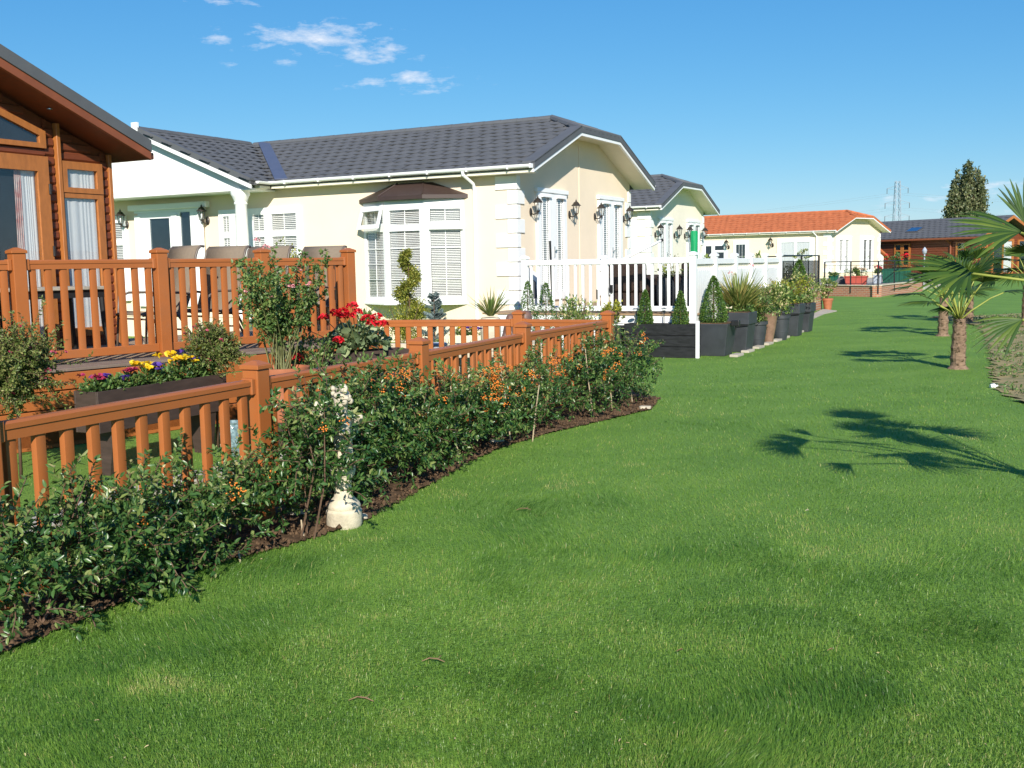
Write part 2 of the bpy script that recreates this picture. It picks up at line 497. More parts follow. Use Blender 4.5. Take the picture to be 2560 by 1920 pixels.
M_YELBOX = leafmat('golden_leaf', [(0.0, (0.12, 0.15, 0.015)), (0.6, (0.25, 0.27, 0.03)), (1.0, (0.42, 0.38, 0.05))], rough=0.45, trans=0.2)
M_LEAF = leafmat('garden_leaf', [(0.0, (0.045, 0.105, 0.025)), (0.6, (0.11, 0.195, 0.045)), (1.0, (0.24, 0.29, 0.085))], rough=0.45, trans=0.2)
M_OLIVE = leafmat('olive_leaf', [(0.0, (0.05, 0.07, 0.02)), (0.6, (0.12, 0.13, 0.04)), (1.0, (0.24, 0.2, 0.08))], rough=0.5, trans=0.2)
M_BLUE = leafmat('blue_spruce_leaf', [(0.0, (0.10, 0.15, 0.14)), (0.6, (0.19, 0.26, 0.25)), (1.0, (0.32, 0.38, 0.36))], rough=0.6, trans=0.1)
M_PALM = leafmat('palm_leaf', [(0.0, (0.014, 0.042, 0.012)), (0.5, (0.055, 0.11, 0.018)), (1.0, (0.20, 0.25, 0.035))], rough=0.5, trans=0.25, spec=0.3, nscale=4)
M_POPLAR = leafmat('poplar_leaf', [(0.0, (0.06, 0.085, 0.04)), (0.5, (0.14, 0.165, 0.07)), (1.0, (0.28, 0.27, 0.13))], rough=0.5, trans=0.15)
M_GER = leafmat('geranium_leaf', [(0.0, (0.10, 0.16, 0.07)), (0.6, (0.2, 0.27, 0.13)), (1.0, (0.32, 0.37, 0.18))], rough=0.6, trans=0.2)
M_STRAP = leafmat('strap_leaf', [(0.0, (0.09, 0.15, 0.03)), (0.5, (0.22, 0.26, 0.07)), (1.0, (0.45, 0.36, 0.12))], rough=0.5, trans=0.2)
M_VARIEG = leafmat('variegated_leaf', [(0.0, (0.10, 0.18, 0.04)), (0.5, (0.24, 0.30, 0.07)), (0.85, (0.5, 0.48, 0.2)), (1.0, (0.62, 0.42, 0.28))], rough=0.5, trans=0.2)


def brickmat():
    m = bpy.data.materials.new('red_brickwork'); m.use_nodes = True
    t = m.node_tree; b = t.nodes['Principled BSDF']; b.inputs['Roughness'].default_value = 0.9
    geo = nd(t, 'ShaderNodeNewGeometry'); sp = nd(t, 'ShaderNodeSeparateXYZ'); t.links.new(geo.outputs['Position'], sp.inputs[0])
    cr = nd(t, 'ShaderNodeVectorMath', operation='CROSS_PRODUCT'); t.links.new(geo.outputs['True Normal'], cr.inputs[0]); cr.inputs[1].default_value = (0, 0, 1)
    ad = nd(t, 'ShaderNodeVectorMath', operation='DOT_PRODUCT'); t.links.new(geo.outputs['Position'], ad.inputs[0]); t.links.new(cr.outputs[0], ad.inputs[1])
    cb = nd(t, 'ShaderNodeCombineXYZ'); t.links.new(ad.outputs['Value'], cb.inputs[0]); t.links.new(sp.outputs[2], cb.inputs[1])
    br = nd(t, 'ShaderNodeTexBrick'); br.inputs['Scale'].default_value = 1.0
    br.inputs['Brick Width'].default_value = 0.24; br.inputs['Row Height'].default_value = 0.078; br.inputs['Mortar Size'].default_value = 0.010
    br.inputs['Color1'].default_value = (0.44, 0.165, 0.085, 1); br.inputs['Color2'].default_value = (0.34, 0.135, 0.08, 1); br.inputs['Mortar'].default_value = (0.42, 0.35, 0.26, 1)
    t.links.new(cb.outputs[0], br.inputs['Vector']); t.links.new(br.outputs['Color'], b.inputs['Base Color'])
    bp = nd(t, 'ShaderNodeBump'); bp.inputs['Strength'].default_value = 0.4; bp.inputs['Distance'].default_value = 0.01; bp.invert = True
    t.links.new(br.outputs['Fac'], bp.inputs['Height']); t.links.new(bp.outputs[0], b.inputs['Normal'])
    return m


M_BRICKM = brickmat()


# ------------------------------------------------------------------ foliage helpers
def fast_mesh(name, V, T, rnd, material, par=None, smooth=False, kind=None):
    V = np.asarray(V, float).reshape(-1, 3) - wloc(par); T = np.asarray(T, int).reshape(-1, 3)
    me = bpy.data.meshes.new(name)
    me.vertices.add(len(V)); me.vertices.foreach_set('co', V.astype(np.float32).ravel())
    me.loops.add(len(T) * 3); me.loops.foreach_set('vertex_index', T.astype(np.int32).ravel())
    me.polygons.add(len(T)); me.polygons.foreach_set('loop_start', np.arange(0, len(T) * 3, 3, dtype=np.int32))
    me.update(calc_edges=True)
    if rnd is not None:
        at = me.attributes.new('rnd', 'FLOAT', 'FACE'); at.data.foreach_set('value', np.asarray(rnd, np.float32))
    me.materials.append(material)
    if smooth:
        me.polygons.foreach_set('use_smooth', [True] * len(T))
    o = bpy.data.objects.new(name, me); COL.objects.link(o)
    if par is not None: o.parent = par
    if kind: o['kind'] = kind
    return o


def unit(a):
    return a / (np.linalg.norm(a, axis=-1, keepdims=True) + 1e-9)


def leaf_arrays(P, D, size, width=0.42, fold=0.18, droop=0.15, up=None, rnd=None):
    """one folded six-point leaf at each P along D"""
    P = np.asarray(P, float); D = unit(np.asarray(D, float)); n = len(P)
    size = np.broadcast_to(np.asarray(size, float), (n,))[:, None]
    U = RNG.normal(size=(n, 3)) * 0.7 + (np.array([0, 0, 1.0]) if up is None else up)
    S = unit(np.cross(D, U)); N = np.cross(S, D)
    w = size * width / 2
    b = P
    l1 = P + D * size * .35 + S * w + N * w * fold * 2; r1 = P + D * size * .35 - S * w + N * w * fold * 2
    l2 = P + D * size * .72 + S * w * .8 + N * (w * fold * 2 - size * droop * .4); r2 = P + D * size * .72 - S * w * .8 + N * (w * fold * 2 - size * droop * .4)
    m1 = P + D * size * .5 - N * size * droop * .1
    t = P + D * size - N * size * droop
    V = np.stack([b, l1, r1, l2, r2, m1, t], 1).reshape(-1, 3)
    base = np.array([[0, 2, 5], [0, 5, 1], [2, 4, 5], [5, 3, 1], [5, 4, 6], [5, 6, 3]])
    T = (base[None] + (np.arange(n) * 7)[:, None, None]).reshape(-1, 3)
    if rnd is None:
        rnd = RNG.random(n)
    return V, T, np.repeat(rnd, 6)


def leaves(name, P, D, size, material, par, **kw):
    V, T, r = leaf_arrays(P, D, size, **kw)
    return fast_mesh(name, V, T, r, material, par, kind='stuff')


def rand_dirs(n):
    return unit(RNG.normal(size=(n, 3)))


def shoots(starts, dirs, length, step, curl=0.25, lift=0.0):
    """random-walk twigs: returns list of polylines (k,3)"""
    out = []
    for s, d, l in zip(starts, dirs, length):
        k = max(2, int(l / step)); p = np.array(s, float); d = np.array(d, float); pts = [p.copy()]
        for _ in range(k):
            d = d + RNG.normal(size=3) * curl * 0.5 + np.array([0, 0, lift]); d /= np.linalg.norm(d)
            p = p + d * step; pts.append(p.copy())
        out.append(np.array(pts))
    return out


def twig_leaves(polys, per=1, spread=0.9):
    P = []; D = []
    for pl in polys:
        for i in range(1, len(pl)):
            t = pl[i] - pl[i - 1]; t = t / (np.linalg.norm(t) + 1e-9)
            for _ in range(per):
                r = RNG.normal(size=3); r -= t * np.dot(r, t); r /= np.linalg.norm(r) + 1e-9
                P.append(pl[i - 1] + (pl[i] - pl[i - 1]) * RNG.random()); D.append(t * (1 - spread * 0.5) + r * spread)
    return np.array(P), np.array(D)


def strap_arrays(P, D, length, width, droop, segs=4):
    """long arching strap leaves"""
    P = np.asarray(P, float); D = unit(np.asarray(D, float)); n = len(P)
    length = np.broadcast_to(np.asarray(length, float), (n,))[:, None]; droop = np.broadcast_to(np.asarray(droop, float), (n,))[:, None]
    S = unit(np.cross(D, np.array([0, 0, 1.0]) + RNG.normal(size=(n, 3)) * .25)); rows = []
    for k in range(segs + 1):
        t = k / segs
        c = P + D * length * t - np.array([0, 0, 1.0]) * droop * length * t * t
        w = width * (0.55 + 1.6 * t * (1 - t)) * (1 - t ** 4) * .5 + 1e-4
        rows += [c - S * w, c + S * w]
    V = np.stack(rows, 1).reshape(-1, 3); m = 2 * (segs + 1)
    base = []
    for k in range(segs):
        a = 2 * k; base += [[a, a + 1, a + 3], [a, a + 3, a + 2]]
    T = (np.array(base)[None] + (np.arange(n) * m)[:, None, None]).reshape(-1, 3)
    return V, T, np.repeat(RNG.random(n), len(base))


def in_poly(x, y, poly):
    inside = np.zeros(len(x), bool); n = len(poly); j = n - 1
    for i in range(n):
        xi, yi = poly[i]; xj, yj = poly[j]
        c = ((yi > y) != (yj > y)) & (x < (xj - xi) * (y - yi) / (yj - yi + 1e-12) + xi)
        inside ^= c; j = i
    return inside


def vnoise(x, y, sc, seed=0):
    """smooth value noise on arrays, about -1..1"""
    rg = np.random.default_rng(seed); tab = rg.random((256, 256)) * 2 - 1
    out = 0; amp = 1.0; tot = 0
    for o in range(3):
        u = x * sc * 2 ** o + 37.7 * o + 500; v = y * sc * 2 ** o + 11.3 * o + 500
        i = np.floor(u).astype(int); j = np.floor(v).astype(int); fu = u - i; fv = v - j
        fu = fu * fu * (3 - 2 * fu); fv = fv * fv * (3 - 2 * fv)
        a = tab[i % 256, j % 256]; b = tab[(i + 1) % 256, j % 256]; c = tab[i % 256, (j + 1) % 256]; d = tab[(i + 1) % 256, (j + 1) % 256]
        out = out + amp * ((a * (1 - fu) + b * fu) * (1 - fv) + (c * (1 - fu) + d * fu) * fv); tot += amp; amp *= .5
    return out / tot * 1.6


def merge(parts):
    V = []; T = []; r = []; n = 0
    for v, t, q in parts:
        V.append(v); T.append(t + n); r.append(q); n += len(v)
    return np.concatenate(V), np.concatenate(T), np.concatenate(r)

# ================================================================== GROUND
def groundmat():
    m = bpy.data.materials.new('turf_base'); m.use_nodes = True
    t = m.node_tree; b = t.nodes['Principled BSDF']; b.inputs['Roughness'].default_value = 0.8; b.inputs['Specular IOR Level'].default_value = 0.25
    geo = nd(t, 'ShaderNodeNewGeometry')

    def ns(scale, det=5, ro=0.6):
        n = nd(t, 'ShaderNodeTexNoise'); n.inputs['Scale'].default_value = scale; n.inputs['Detail'].default_value = det; n.inputs['Roughness'].default_value = ro
        t.links.new(geo.outputs['Position'], n.inputs['Vector']); return n.outputs['Fac']
    a = nd(t, 'ShaderNodeMath', operation='MULTIPLY_ADD'); a.inputs[1].default_value = 0.55; t.links.new(ns(0.75, 4), a.inputs[0])
    b2 = nd(t, 'ShaderNodeMath', operation='MULTIPLY'); b2.inputs[1].default_value = 0.45; t.links.new(ns(40, 3), b2.inputs[0]); t.links.new(b2.outputs[0], a.inputs[2])
    # mowing bands across the far lawn: the turf lies to and fro
    wv = nd(t, 'ShaderNodeTexWave'); wv.wave_type = 'BANDS'; wv.bands_direction = 'X'; wv.inputs['Scale'].default_value = 0.33; wv.inputs['Distortion'].default_value = 2.0; wv.inputs['Detail'].default_value = 1.5; wv.inputs['Detail Scale'].default_value = 0.4
    mp = nd(t, 'ShaderNodeMapping'); mp.inputs['Rotation'].default_value = (0, 0, R(65)); t.links.new(geo.outputs['Position'], mp.inputs['Vector']); t.links.new(mp.outputs[0], wv.inputs['Vector'])
    c = nd(t, 'ShaderNodeMath', operation='MULTIPLY_ADD'); c.inputs[1].default_value = 0.07; t.links.new(wv.outputs['Fac'], c.inputs[0]); t.links.new(a.outputs[0], c.inputs[2])
    r = nd(t, 'ShaderNodeValToRGB'); e = r.color_ramp.elements
    e[0].position = 0.30; e[0].color = (0.105, 0.22, 0.034, 1); e[1].position = 0.9; e[1].color = (0.26, 0.38, 0.075, 1)
    q = e.new(0.6); q.color = (0.172, 0.31, 0.048, 1)
    t.links.new(c.outputs[0], r.inputs[0]); t.links.new(r.outputs[0], b.inputs['Base Color'])
    bp = nd(t, 'ShaderNodeBump'); bp.inputs['Strength'].default_value = 0.9; bp.inputs['Distance'].default_value = 0.03
    t.links.new(ns(55, 4), bp.inputs['Height']); t.links.new(bp.outputs[0], b.inputs['Normal'])
    return m


M_TURF = groundmat()
g = MB().add([(-900, -200, 0), (900, -200, 0), (900, 1400, 0), (-900, 1400, 0)], [(0, 1, 2, 3)]).build('ground', M_TURF)
tag(g, 'level green lawn spreading between the homes', None, kind='structure')

FP = [np.array(q) for q in [(-2.44, 4.75, 0), (-1.62, 6.6, 0), (-0.75, 8.48, 0), (0.12, 10.57, 0), (1.18, 12.75, 0)]]   # near fence posts
BED_EDGE = [(-2.62, 3.0), (-2.35, 3.75), (-2.18, 4.27), (-1.88, 4.99), (-1.68, 5.5), (-1.30, 5.95), (-0.98, 6.42), (-0.64, 7.5), (-0.36, 8.45), (-0.08, 9.15), (0.36, 9.85), (0.95, 10.6), (1.5, 11.3), (1.72, 12.2), (1.5, 13.1)]
BED_BACK = [(1.05, 13.0), (0.0, 10.6), (-0.88, 8.5), (-1.75, 6.6), (-2.57, 4.75), (-3.3, 3.0)]
BED_POLY = BED_EDGE + BED_BACK


def grid_sheet(name, poly, z, step, amp, scale, m, kind='structure', par=None, jitter=0.0):
    """flat-ish uneven sheet cut to a polygon"""
    xs = [p[0] for p in poly]; ys = [p[1] for p in poly]
    bm = bmesh.new()
    nx = int((max(xs) - min(xs)) / step) + 2; ny = int((max(ys) - min(ys)) / step) + 2
    gx, gy = np.meshgrid(np.arange(nx), np.arange(ny), indexing='ij')
    X = min(xs) + gx * step; Y = min(ys) + gy * step
    ins = in_poly(X.ravel(), Y.ravel(), poly).reshape(nx, ny).astype(int)
    vs = {}
    V = []; Fc = []
    def vid(i, j):
        if (i, j) not in vs:
            x, y = X[i, j], Y[i, j]
            h = noise.noise((x * scale, y * scale, 3.1)) * amp + noise.noise((x * scale * 3.1, y * scale * 3.1, 9.1)) * amp * .5
            vs[(i, j)] = len(V); V.append((x + random.uniform(-jitter, jitter), y + random.uniform(-jitter, jitter), z + max(-0.002, h + amp * 0.35)))
        return vs[(i, j)]
    for i in range(nx - 1):
        for j in range(ny - 1):
            if ins[i, j] or ins[i + 1, j + 1] or ins[i + 1, j] or ins[i, j + 1]:
                if ins[i, j] + ins[i + 1, j] + ins[i, j + 1] + ins[i + 1, j + 1] >= 2:
                    Fc.append((vid(i, j), vid(i + 1, j), vid(i + 1, j + 1), vid(i, j + 1)))
    b = MB(); b.v = V; b.f = Fc
    o = b.build(name, m, par, smooth=True, recalc=False)
    if kind: o['kind'] = kind
    return o


bed = grid_sheet('soil_bed', BED_POLY, 0.008, 0.035, 0.02, 6, M_SOIL, jitter=0.012)
bed['label'] = 'strip of brown soil under the berry bushes along the fence'
# clods on the soil
P = []
for _ in range(5200):
    k = random.randrange(len(BED_EDGE) - 2); t = random.random()
    e0 = np.array(BED_EDGE[k]); e1 = np.array(BED_EDGE[k + 1]); q = e0 + (e1 - e0) * t
    off = random.random() ** 1.5 * 0.45
    P.append((q[0] - off * 0.9 + 0.02, q[1] + off * 0.42))
P = np.array(P)
ok = in_poly(P[:, 0], P[:, 1], BED_POLY)
P = P[ok]; n = len(P)
sz = 0.004 + RNG.random(n) ** 3 * 0.018
oct_ = np.array([[1, 0, 0], [-1, 0, 0], [0, 1, 0], [0, -1, 0], [0, 0, 1], [0, 0, -1.0]])
V = (np.c_[P, np.full(n, 0.018)][:, None, :] + oct_[None] * sz[:, None, None] * (0.6 + 0.8 * RNG.random((n, 6, 1))))
T = np.array([[0, 2, 4], [2, 1, 4], [1, 3, 4], [3, 0, 4], [2, 0, 5], [1, 2, 5], [3, 1, 5], [0, 3, 5]])
clods = fast_mesh('soil_clods', V.reshape(-1, 3), (T[None] + (np.arange(n) * 6)[:, None, None]).reshape(-1, 3), None, M_SOIL, kind='stuff')
clods['label'] = 'loose crumbs of soil on the planting bed'

# rough strip beyond the palms
RB = [G0(*q)[:2] for q in [(2330, 792), (2445, 815), (2466, 835), (2482, 880), (2486, 920), (2492, 965), (2560, 1004), (2760, 1110)]]
ROUGH_POLY = [tuple(q) for q in RB] + [(9.5, 9.0), (19, 14), (24, 27), (20, 29)]
rough = grid_sheet('rough_ground', ROUGH_POLY, 0.006, 0.13, 0.03, 1.2, M_ROUGH, jitter=0.03)
rough['label'] = 'dry bare strip of earth and weeds beside the lawn'

# paving strip inside the near garden
PATHP = [(-3.35, 5.6), (-2.75, 5.75), (-2.55, 7.2), (-1.9, 8.7), (-1.5, 9.6), (-1.75, 9.75), (-2.3, 8.7), (-3.0, 7.4)]
paths = []
pr = empty('path', (-2.4, 7.5, 0)); pr['kind'] = 'structure'; pr['label'] = 'pale paving strip on the grass behind the near fence'
seg = [(-3.25, 5.7), (-3.05, 6.4), (-2.85, 7.1), (-2.55, 7.75), (-2.22, 8.4), (-1.88, 9.05), (-1.55, 9.7)]
for a, b_ in zip(seg[:-1], seg[1:]):
    a = np.array((*a, 0.0)); b_ = np.array((*b_, 0.0)); d = unit(b_ - a); s = np.array([d[1], -d[0], 0])
    a = a + d * .008; b_ = b_ - d * .008
    MB().hexa([a - s * .14, b_ - s * .14, b_ + s * .14, a + s * .14] + [q + ZV * .035 for q in (a - s * .14, b_ - s * .14, b_ + s * .14, a + s * .14)]).build('paving_slab', M_PATH, pr, bev=0.006)

# ------------------------------------------------------------------ grass blades
LAWN_POLY = BED_EDGE[:-1] + [(1.75, 17.0), (3.0, 17.25), (6.9, 24.0), (9.2, 30.0), (10.3, 33.2), (13.4, 44.5), (16.6, 44.5), (18, 40)] + [tuple(q) for q in RB] + [(9.0, 9.0), (9, 2.4), (-2.8, 2.4)]
GARDEN_POLY = [(-2.7, 4.75), (-1.78, 6.6), (-0.9, 8.5), (-0.05, 10.6), (1.0, 12.7), (0.1, 13.2), (-1.7, 12.6), (-2.5, 11.2), (-3.3, 10.3), (-4.2, 9.2), (-4.4, 7), (-3.6, 5)]


def make_grass(n, r0, r1, th0, th1, poly, name, label, hole=None):
    rr = 1 / (1 / r1 + RNG.random(n) * (1 / r0 - 1 / r1)); th = th0 + RNG.random(n) * (th1 - th0)
    x = rr * np.sin(th); y = rr * np.cos(th)
    k = in_poly(x, y, poly)
    x, y, rr = x[k], y[k], rr[k]; n = len(x)
    cl2 = vnoise(x, y, 1.1, 4) * .55
    tuft = np.clip(vnoise(x, y, 1.6, 31) * 1.2 + .05, 0, 1) * np.clip(vnoise(x, y, .35, 33) + .75, .25, 1)
    hgt = (0.013 + 0.014 * RNG.random(n) + 0.024 * tuft * RNG.random(n)) * np.clip(1.12 - (rr - 8) * .03, .55, 1)
    wid = np.maximum(0.0013 + 0.0011 * RNG.random(n), rr * 0.00030)
    rr_k = np.clip((rr - 10) / 14, 0, 1)
    a = RNG.random(n) * 2 * np.pi
    lean = (0.3 + 1.0 * RNG.random(n)) * (1 - .35 * tuft)
    fx = vnoise(x, y, 1.3, 21); fy = vnoise(x, y, 1.3, 22)
    dx = np.cos(a) * lean + fx * (.5 + .7 * tuft); dy = np.sin(a) * lean + fy * (.5 + .7 * tuft)
    sx, sy = -np.sin(a), np.cos(a)
    P = np.c_[x, y, np.zeros(n)]
    Dl = np.c_[dx, dy, np.ones(n)]; S = np.c_[sx, sy, np.zeros(n)] * (wid / 2)[:, None]
    mid = P + np.c_[dx * .35, dy * .35, np.full(n, .62)] * hgt[:, None]
    tip = P + np.c_[dx, dy, np.full(n, 1.0) - .25 * lean] * hgt[:, None]
    V = np.stack([P - S, P + S, mid - S * .8, mid + S * .8, tip], 1).reshape(-1, 3)
    T = (np.array([[0, 1, 3], [0, 3, 2], [2, 3, 4]])[None] + (np.arange(n) * 5)[:, None, None]).reshape(-1, 3)
    cl3 = vnoise(x, y, 4.5, 9)
    rnd = np.clip(0.50 + 0.17 * RNG.normal(size=n) * (1 - .6 * rr_k) - .16 * cl2 - .16 * cl3 * (1 - .5 * rr_k) - .34 * tuft * (1 - .6 * rr_k) + .10 * rr_k, 0, 1)
    worn = np.clip(vnoise(x, y, 2.3, 55) - .62, 0, 1) * np.clip(1 - rr_k, .3, 1)
    rnd = np.clip(rnd + worn * .9, 0, 1)
    dry = RNG.random(n) < 0.012 + .10 * worn
    rnd[dry] = 1.2
    o = fast_mesh(name, V, T, np.repeat(rnd, 3), M_GRASS, kind='stuff')
    o['label'] = label
    return o


make_grass(680000, 2.7, 34.0, -0.75, 0.72, LAWN_POLY, 'grass', 'short mown grass blades of the open lawn')
make_grass(60000, 4.2, 14.0, -0.75, 0.15, GARDEN_POLY, 'grass', 'grass growing inside the near fenced garden')
# pale flecks of clippings and dead leaf on the lawn
n = 330
rr = 1 / (1 / 14.0 + RNG.random(n) * (1 / 3.2 - 1 / 14.0)); th = -0.7 + RNG.random(n) * 1.35
x = rr * np.sin(th); y = rr * np.cos(th); k = in_poly(x, y, LAWN_POLY); x, y = x[k], y[k]; n = len(x)
fl_ = leaves('lawn_clippings', np.c_[x, y, .012 + .012 * RNG.random(n)], np.c_[RNG.normal(size=(n, 2)), RNG.normal(size=n) * .25], RNG.uniform(.006, .02, n), mat('straw_fleck', (0.50, 0.40, 0.20), rough=.9, var=.3, vscale=50), None, width=.3)
fl_['label'] = 'pale clippings and leaf flecks scattered on the lawn'
# weeds on the rough strip
n = 9000
x = RNG.uniform(5, 20, n); y = RNG.uniform(9, 31, n)
k = in_poly(x, y, ROUGH_POLY); x, y = x[k], y[k]
keep = np.array([noise.noise((a * .5, b * .5, 5)) for a, b in zip(x, y)]) > -0.12
x, y = x[keep], y[keep]; n = len(x)
P = np.repeat(np.c_[x, y, np.full(n, 0.012)], 7, 0) + RNG.normal(size=(n * 7, 3)) * [.06, .06, 0]
D = rand_dirs(n * 7); D[:, 2] = np.abs(D[:, 2]) * .6 + .15
wd = leaves('weeds', P, D, 0.025 + 0.05 * RNG.random(n * 7), M_LEAF, None, width=.4)
wd['label'] = 'scattered low weeds on the dry strip'

# ================================================================== TIMBER FENCES
def rounded_baluster(w, d, h):
    pts = [(-w / 2, -d * .1), (-w * .42, -d * .42), (-w * .2, -d / 2), (w * .2, -d / 2), (w * .42, -d * .42), (w / 2, -d * .1), (w / 2, d * .3), (w * .35, d / 2), (-w * .35, d / 2), (-w / 2, d * .3)]
    return MB().prism([np.array((a, b, 0.0)) for a, b in pts], (0, 0, h))


def fence(root, posts, z0, top, nb, cap=True, post_w=0.122, mat_=None, rail_h=0.088, skip_post=(), low=0.10):
    """posts -> rails -> balusters; top: height of the post's cap apex above z0"""
    mat_ = mat_ or M_FENCE
    base = wloc(root)
    balproto = None
    n = len(posts)
    for i, p in enumerate(posts):
        if i in skip_post:
            continue
        d = unit((posts[min(i + 1, n - 1)] - posts[max(i - 1, 0)])[:3] * np.array([1, 1, 0])); s = np.array([d[1], -d[0], 0])
        h = post_w / 2; p = p * np.array([1, 1, 0]) + ZV * z0
        b = MB().box(p + ZV * (top - .055) / 2, d * h, s * h, ZV * (top - .055) / 2)
        po = b.build('post', mat_, root, bev=0.008, seg=2)
        c = MB(); h2 = h + .012; zc = top - .055
        c.hexa([p + d * a + s * e + ZV * zc for a, e in ((-h2, -h2), (h2, -h2), (h2, h2), (-h2, h2))] + [p + d * a + s * e + ZV * (zc + .028) for a, e in ((-h2, -h2), (h2, -h2), (h2, h2), (-h2, h2))])
        q = [p + d * a + s * e + ZV * (zc + .028) for a, e in ((-h2, -h2), (h2, -h2), (h2, h2), (-h2, h2))]
        r_ = [p + d * a * .25 + s * e * .25 + ZV * (zc + .055) for a, e in ((-h2, -h2), (h2, -h2), (h2, h2), (-h2, h2))]
        c.hexa(q + r_)
        if cap:
            c.build('post_cap', mat_, po, bev=0.004)
    for i in range(n - 1):
        a = posts[i] * np.array([1, 1, 0]); b_ = posts[i + 1] * np.array([1, 1, 0])
        d = unit(b_ - a); s = np.array([d[1], -d[0], 0]); L_ = np.linalg.norm(b_ - a)
        a2 = a + d * post_w / 2; b2 = b_ - d * post_w / 2
        zt = z0 + top - 0.115
        # top rail with a slightly wider hand-rail part above a fine joint
        t = MB()
        prof = [(-.030, -rail_h), (.030, -rail_h), (.030, -.040), (.037, -.037), (.037, -.012), (.022, 0), (-.022, 0), (-.037, -.012), (-.037, -.037), (-.030, -.040)]
        t.prism([a2 + s * e + ZV * (zt + f) for e, f in prof], b2 - a2)
        rl = t.build('top_rail', mat_, root)
        for q, sg in ((a2, 1), (b2, -1)):
            MB().box(q + d * sg * .02 + ZV * (zt - rail_h / 2), d * .019, s * .043, ZV * (rail_h / 2 + .008)).build('rail_bracket', mat_, rl, bev=0.006)
        lo = MB().box((a2 + b2) / 2 + ZV * (z0 + low), (b2 - a2) / 2, s * .025, ZV * .042)
        lo.build('bottom_rail', mat_, root, bev=0.006)
        hb = (zt - rail_h) - (z0 + low + .042)
        k = nb[i]
        for j in range(k):
            c = a2 + (b2 - a2) * (j + .5) / k + ZV * (z0 + low + .042)
            if balproto is None or abs(balproto[1] - hb) > 1e-4:
                o = rounded_baluster(0.068, 0.040, hb).build('baluster', mat_, None, smooth='auto')
                balproto = (o, hb)
            else:
                o = balproto[0].copy(); COL.objects.link(o)
            o.parent = root; o.location = tuple(c - base); o.rotation_euler = (0, 0, math.atan2(d[1], d[0]))


nf = empty('garden_fence', FP[1], 'orange brown balustrade fence along the lawn behind the berry bushes', 'fence')
fence(nf, FP, 0, 1.03, [11, 11, 12, 12])
QF = [FP[4], np.array((0.10, 13.3, 0)), np.array((-1.9, 13.75, 0))]
bf = empty('garden_fence', QF[1], 'orange brown balustrade fence crossing behind the geraniums to the deck', 'fence')
fence(bf, QF, 0, 1.03, [8, 13], skip_post=(0, 2))

DZ = 0.72
DP = [np.array(q) for q in [(-5.46, 8.75, 0), (-4.55, 9.75, 0), (-3.60, 10.85, 0), (-2.78, 11.85, 0), (-1.96, 12.8, 0)]]
df = empty('deck_fence', (*DP[2][:2], DZ), 'taller orange brown balustrade along the raised deck with the chairs', 'fence')
fence(df, DP, DZ, 1.12, [9, 9, 9, 8])
DQ = [DP[4], np.array((-2.75, 14.35, 0)), np.array((-3.5, 15.8, 0))]
dr = empty('deck_fence', (*DQ[1][:2], DZ), 'orange brown balustrade at the far end of the raised deck behind the chairs', 'fence')
fence(dr, DQ, DZ, 1.12, [10, 10], skip_post=(0,))

# deck platform
dd = unit(DP[4] - DP[1]); ds = np.array([dd[1], -dd[0], 0])      # ds points to the lawn side
dk = empty('raised_deck', (-4.2, 11.8, 0), 'raised timber deck in front of the brown lodge', 'deck')
o0 = DP[0] + ds * 0.42
Ld = np.linalg.norm(DP[4] - DP[0]) + 0.25
for k in range(24):
    w = 0.138; off = -k * 0.145
    a = o0 + ds * off; b_ = a + dd * Ld
    if k > 5:
        b_ = b_ + dd * min(1.5, (k - 5) * .12) * 1.2
    m_ = M_DECKDARK if k < 3 else M_DECK
    MB().hexa([a + ZV * (DZ - .03), b_ + ZV * (DZ - .03), b_ - ds * w + ZV * (DZ - .03), a - ds * w + ZV * (DZ - .03), a + ZV * DZ, b_ + ZV * DZ, b_ - ds * w + ZV * DZ, a - ds * w + ZV * DZ]).build('plank', m_, dk, bev=0.004)
a = o0 + ds * .02; b_ = a + dd * Ld
for zz in (DZ - .035, DZ - .20, DZ - .365, DZ - .53, DZ - .562):
    MB().box((a + b_) / 2 + ZV * (zz - .078), (b_ - a) / 2, ds * .012, ZV * .077).build('skirt_board', M_FENCE, dk, bev=0.004)
c = o0 + dd * Ld + dd * .015
for zz in (DZ - .035, DZ - .20, DZ - .365, DZ - .53):
    MB().box(c - ds * .7 + ZV * (zz - .078), ds * .7, dd * .012, ZV * .077).build('skirt_board', M_FENCE, dk, bev=0.004)
for j in range(6):
    MB().box(o0 + dd * (.4 + j * Ld / 6) - ds * .5 + ZV * (DZ - .03) / 2, dd * .05, ds * .05, ZV * ((DZ - .03) / 2 - .001)).build('support_post', M_DECKDARK, dk)

# ================================================================== BUILDINGS
def tile_mesh(w, h, material, lip=0.018, name='roof_tile'):
    xs = [0, .14, .32, .5, .68, .86, 1.0]; ph = [0.0, .007, .013, .015, .013, .007, 0.0]; cv = [.035, .005, -.016, -.022, -.016, .005, .035]
    V = []
    for x, p, c in zip(xs, ph, cv):
        V.append((x * w, c * h / .33, lip + p))
    for x, p in zip(xs, ph):
        V.append((x * w, h * 1.04, 0.004 + p))
    for x, p, c in zip(xs, ph, cv):
        V.append((x * w, c * h / .33 + .006, p * 1.0))
    n = len(xs); Fc = []
    for i in range(n - 1):
        Fc.append((i, i + 1, n + i + 1, n + i)); Fc.append((2 * n + i, 2 * n + i + 1, i + 1, i))
    me = bpy.data.meshes.new(name); me.from_pydata(V, [], Fc); me.materials.append(material)
    return me, np.array(V), Fc


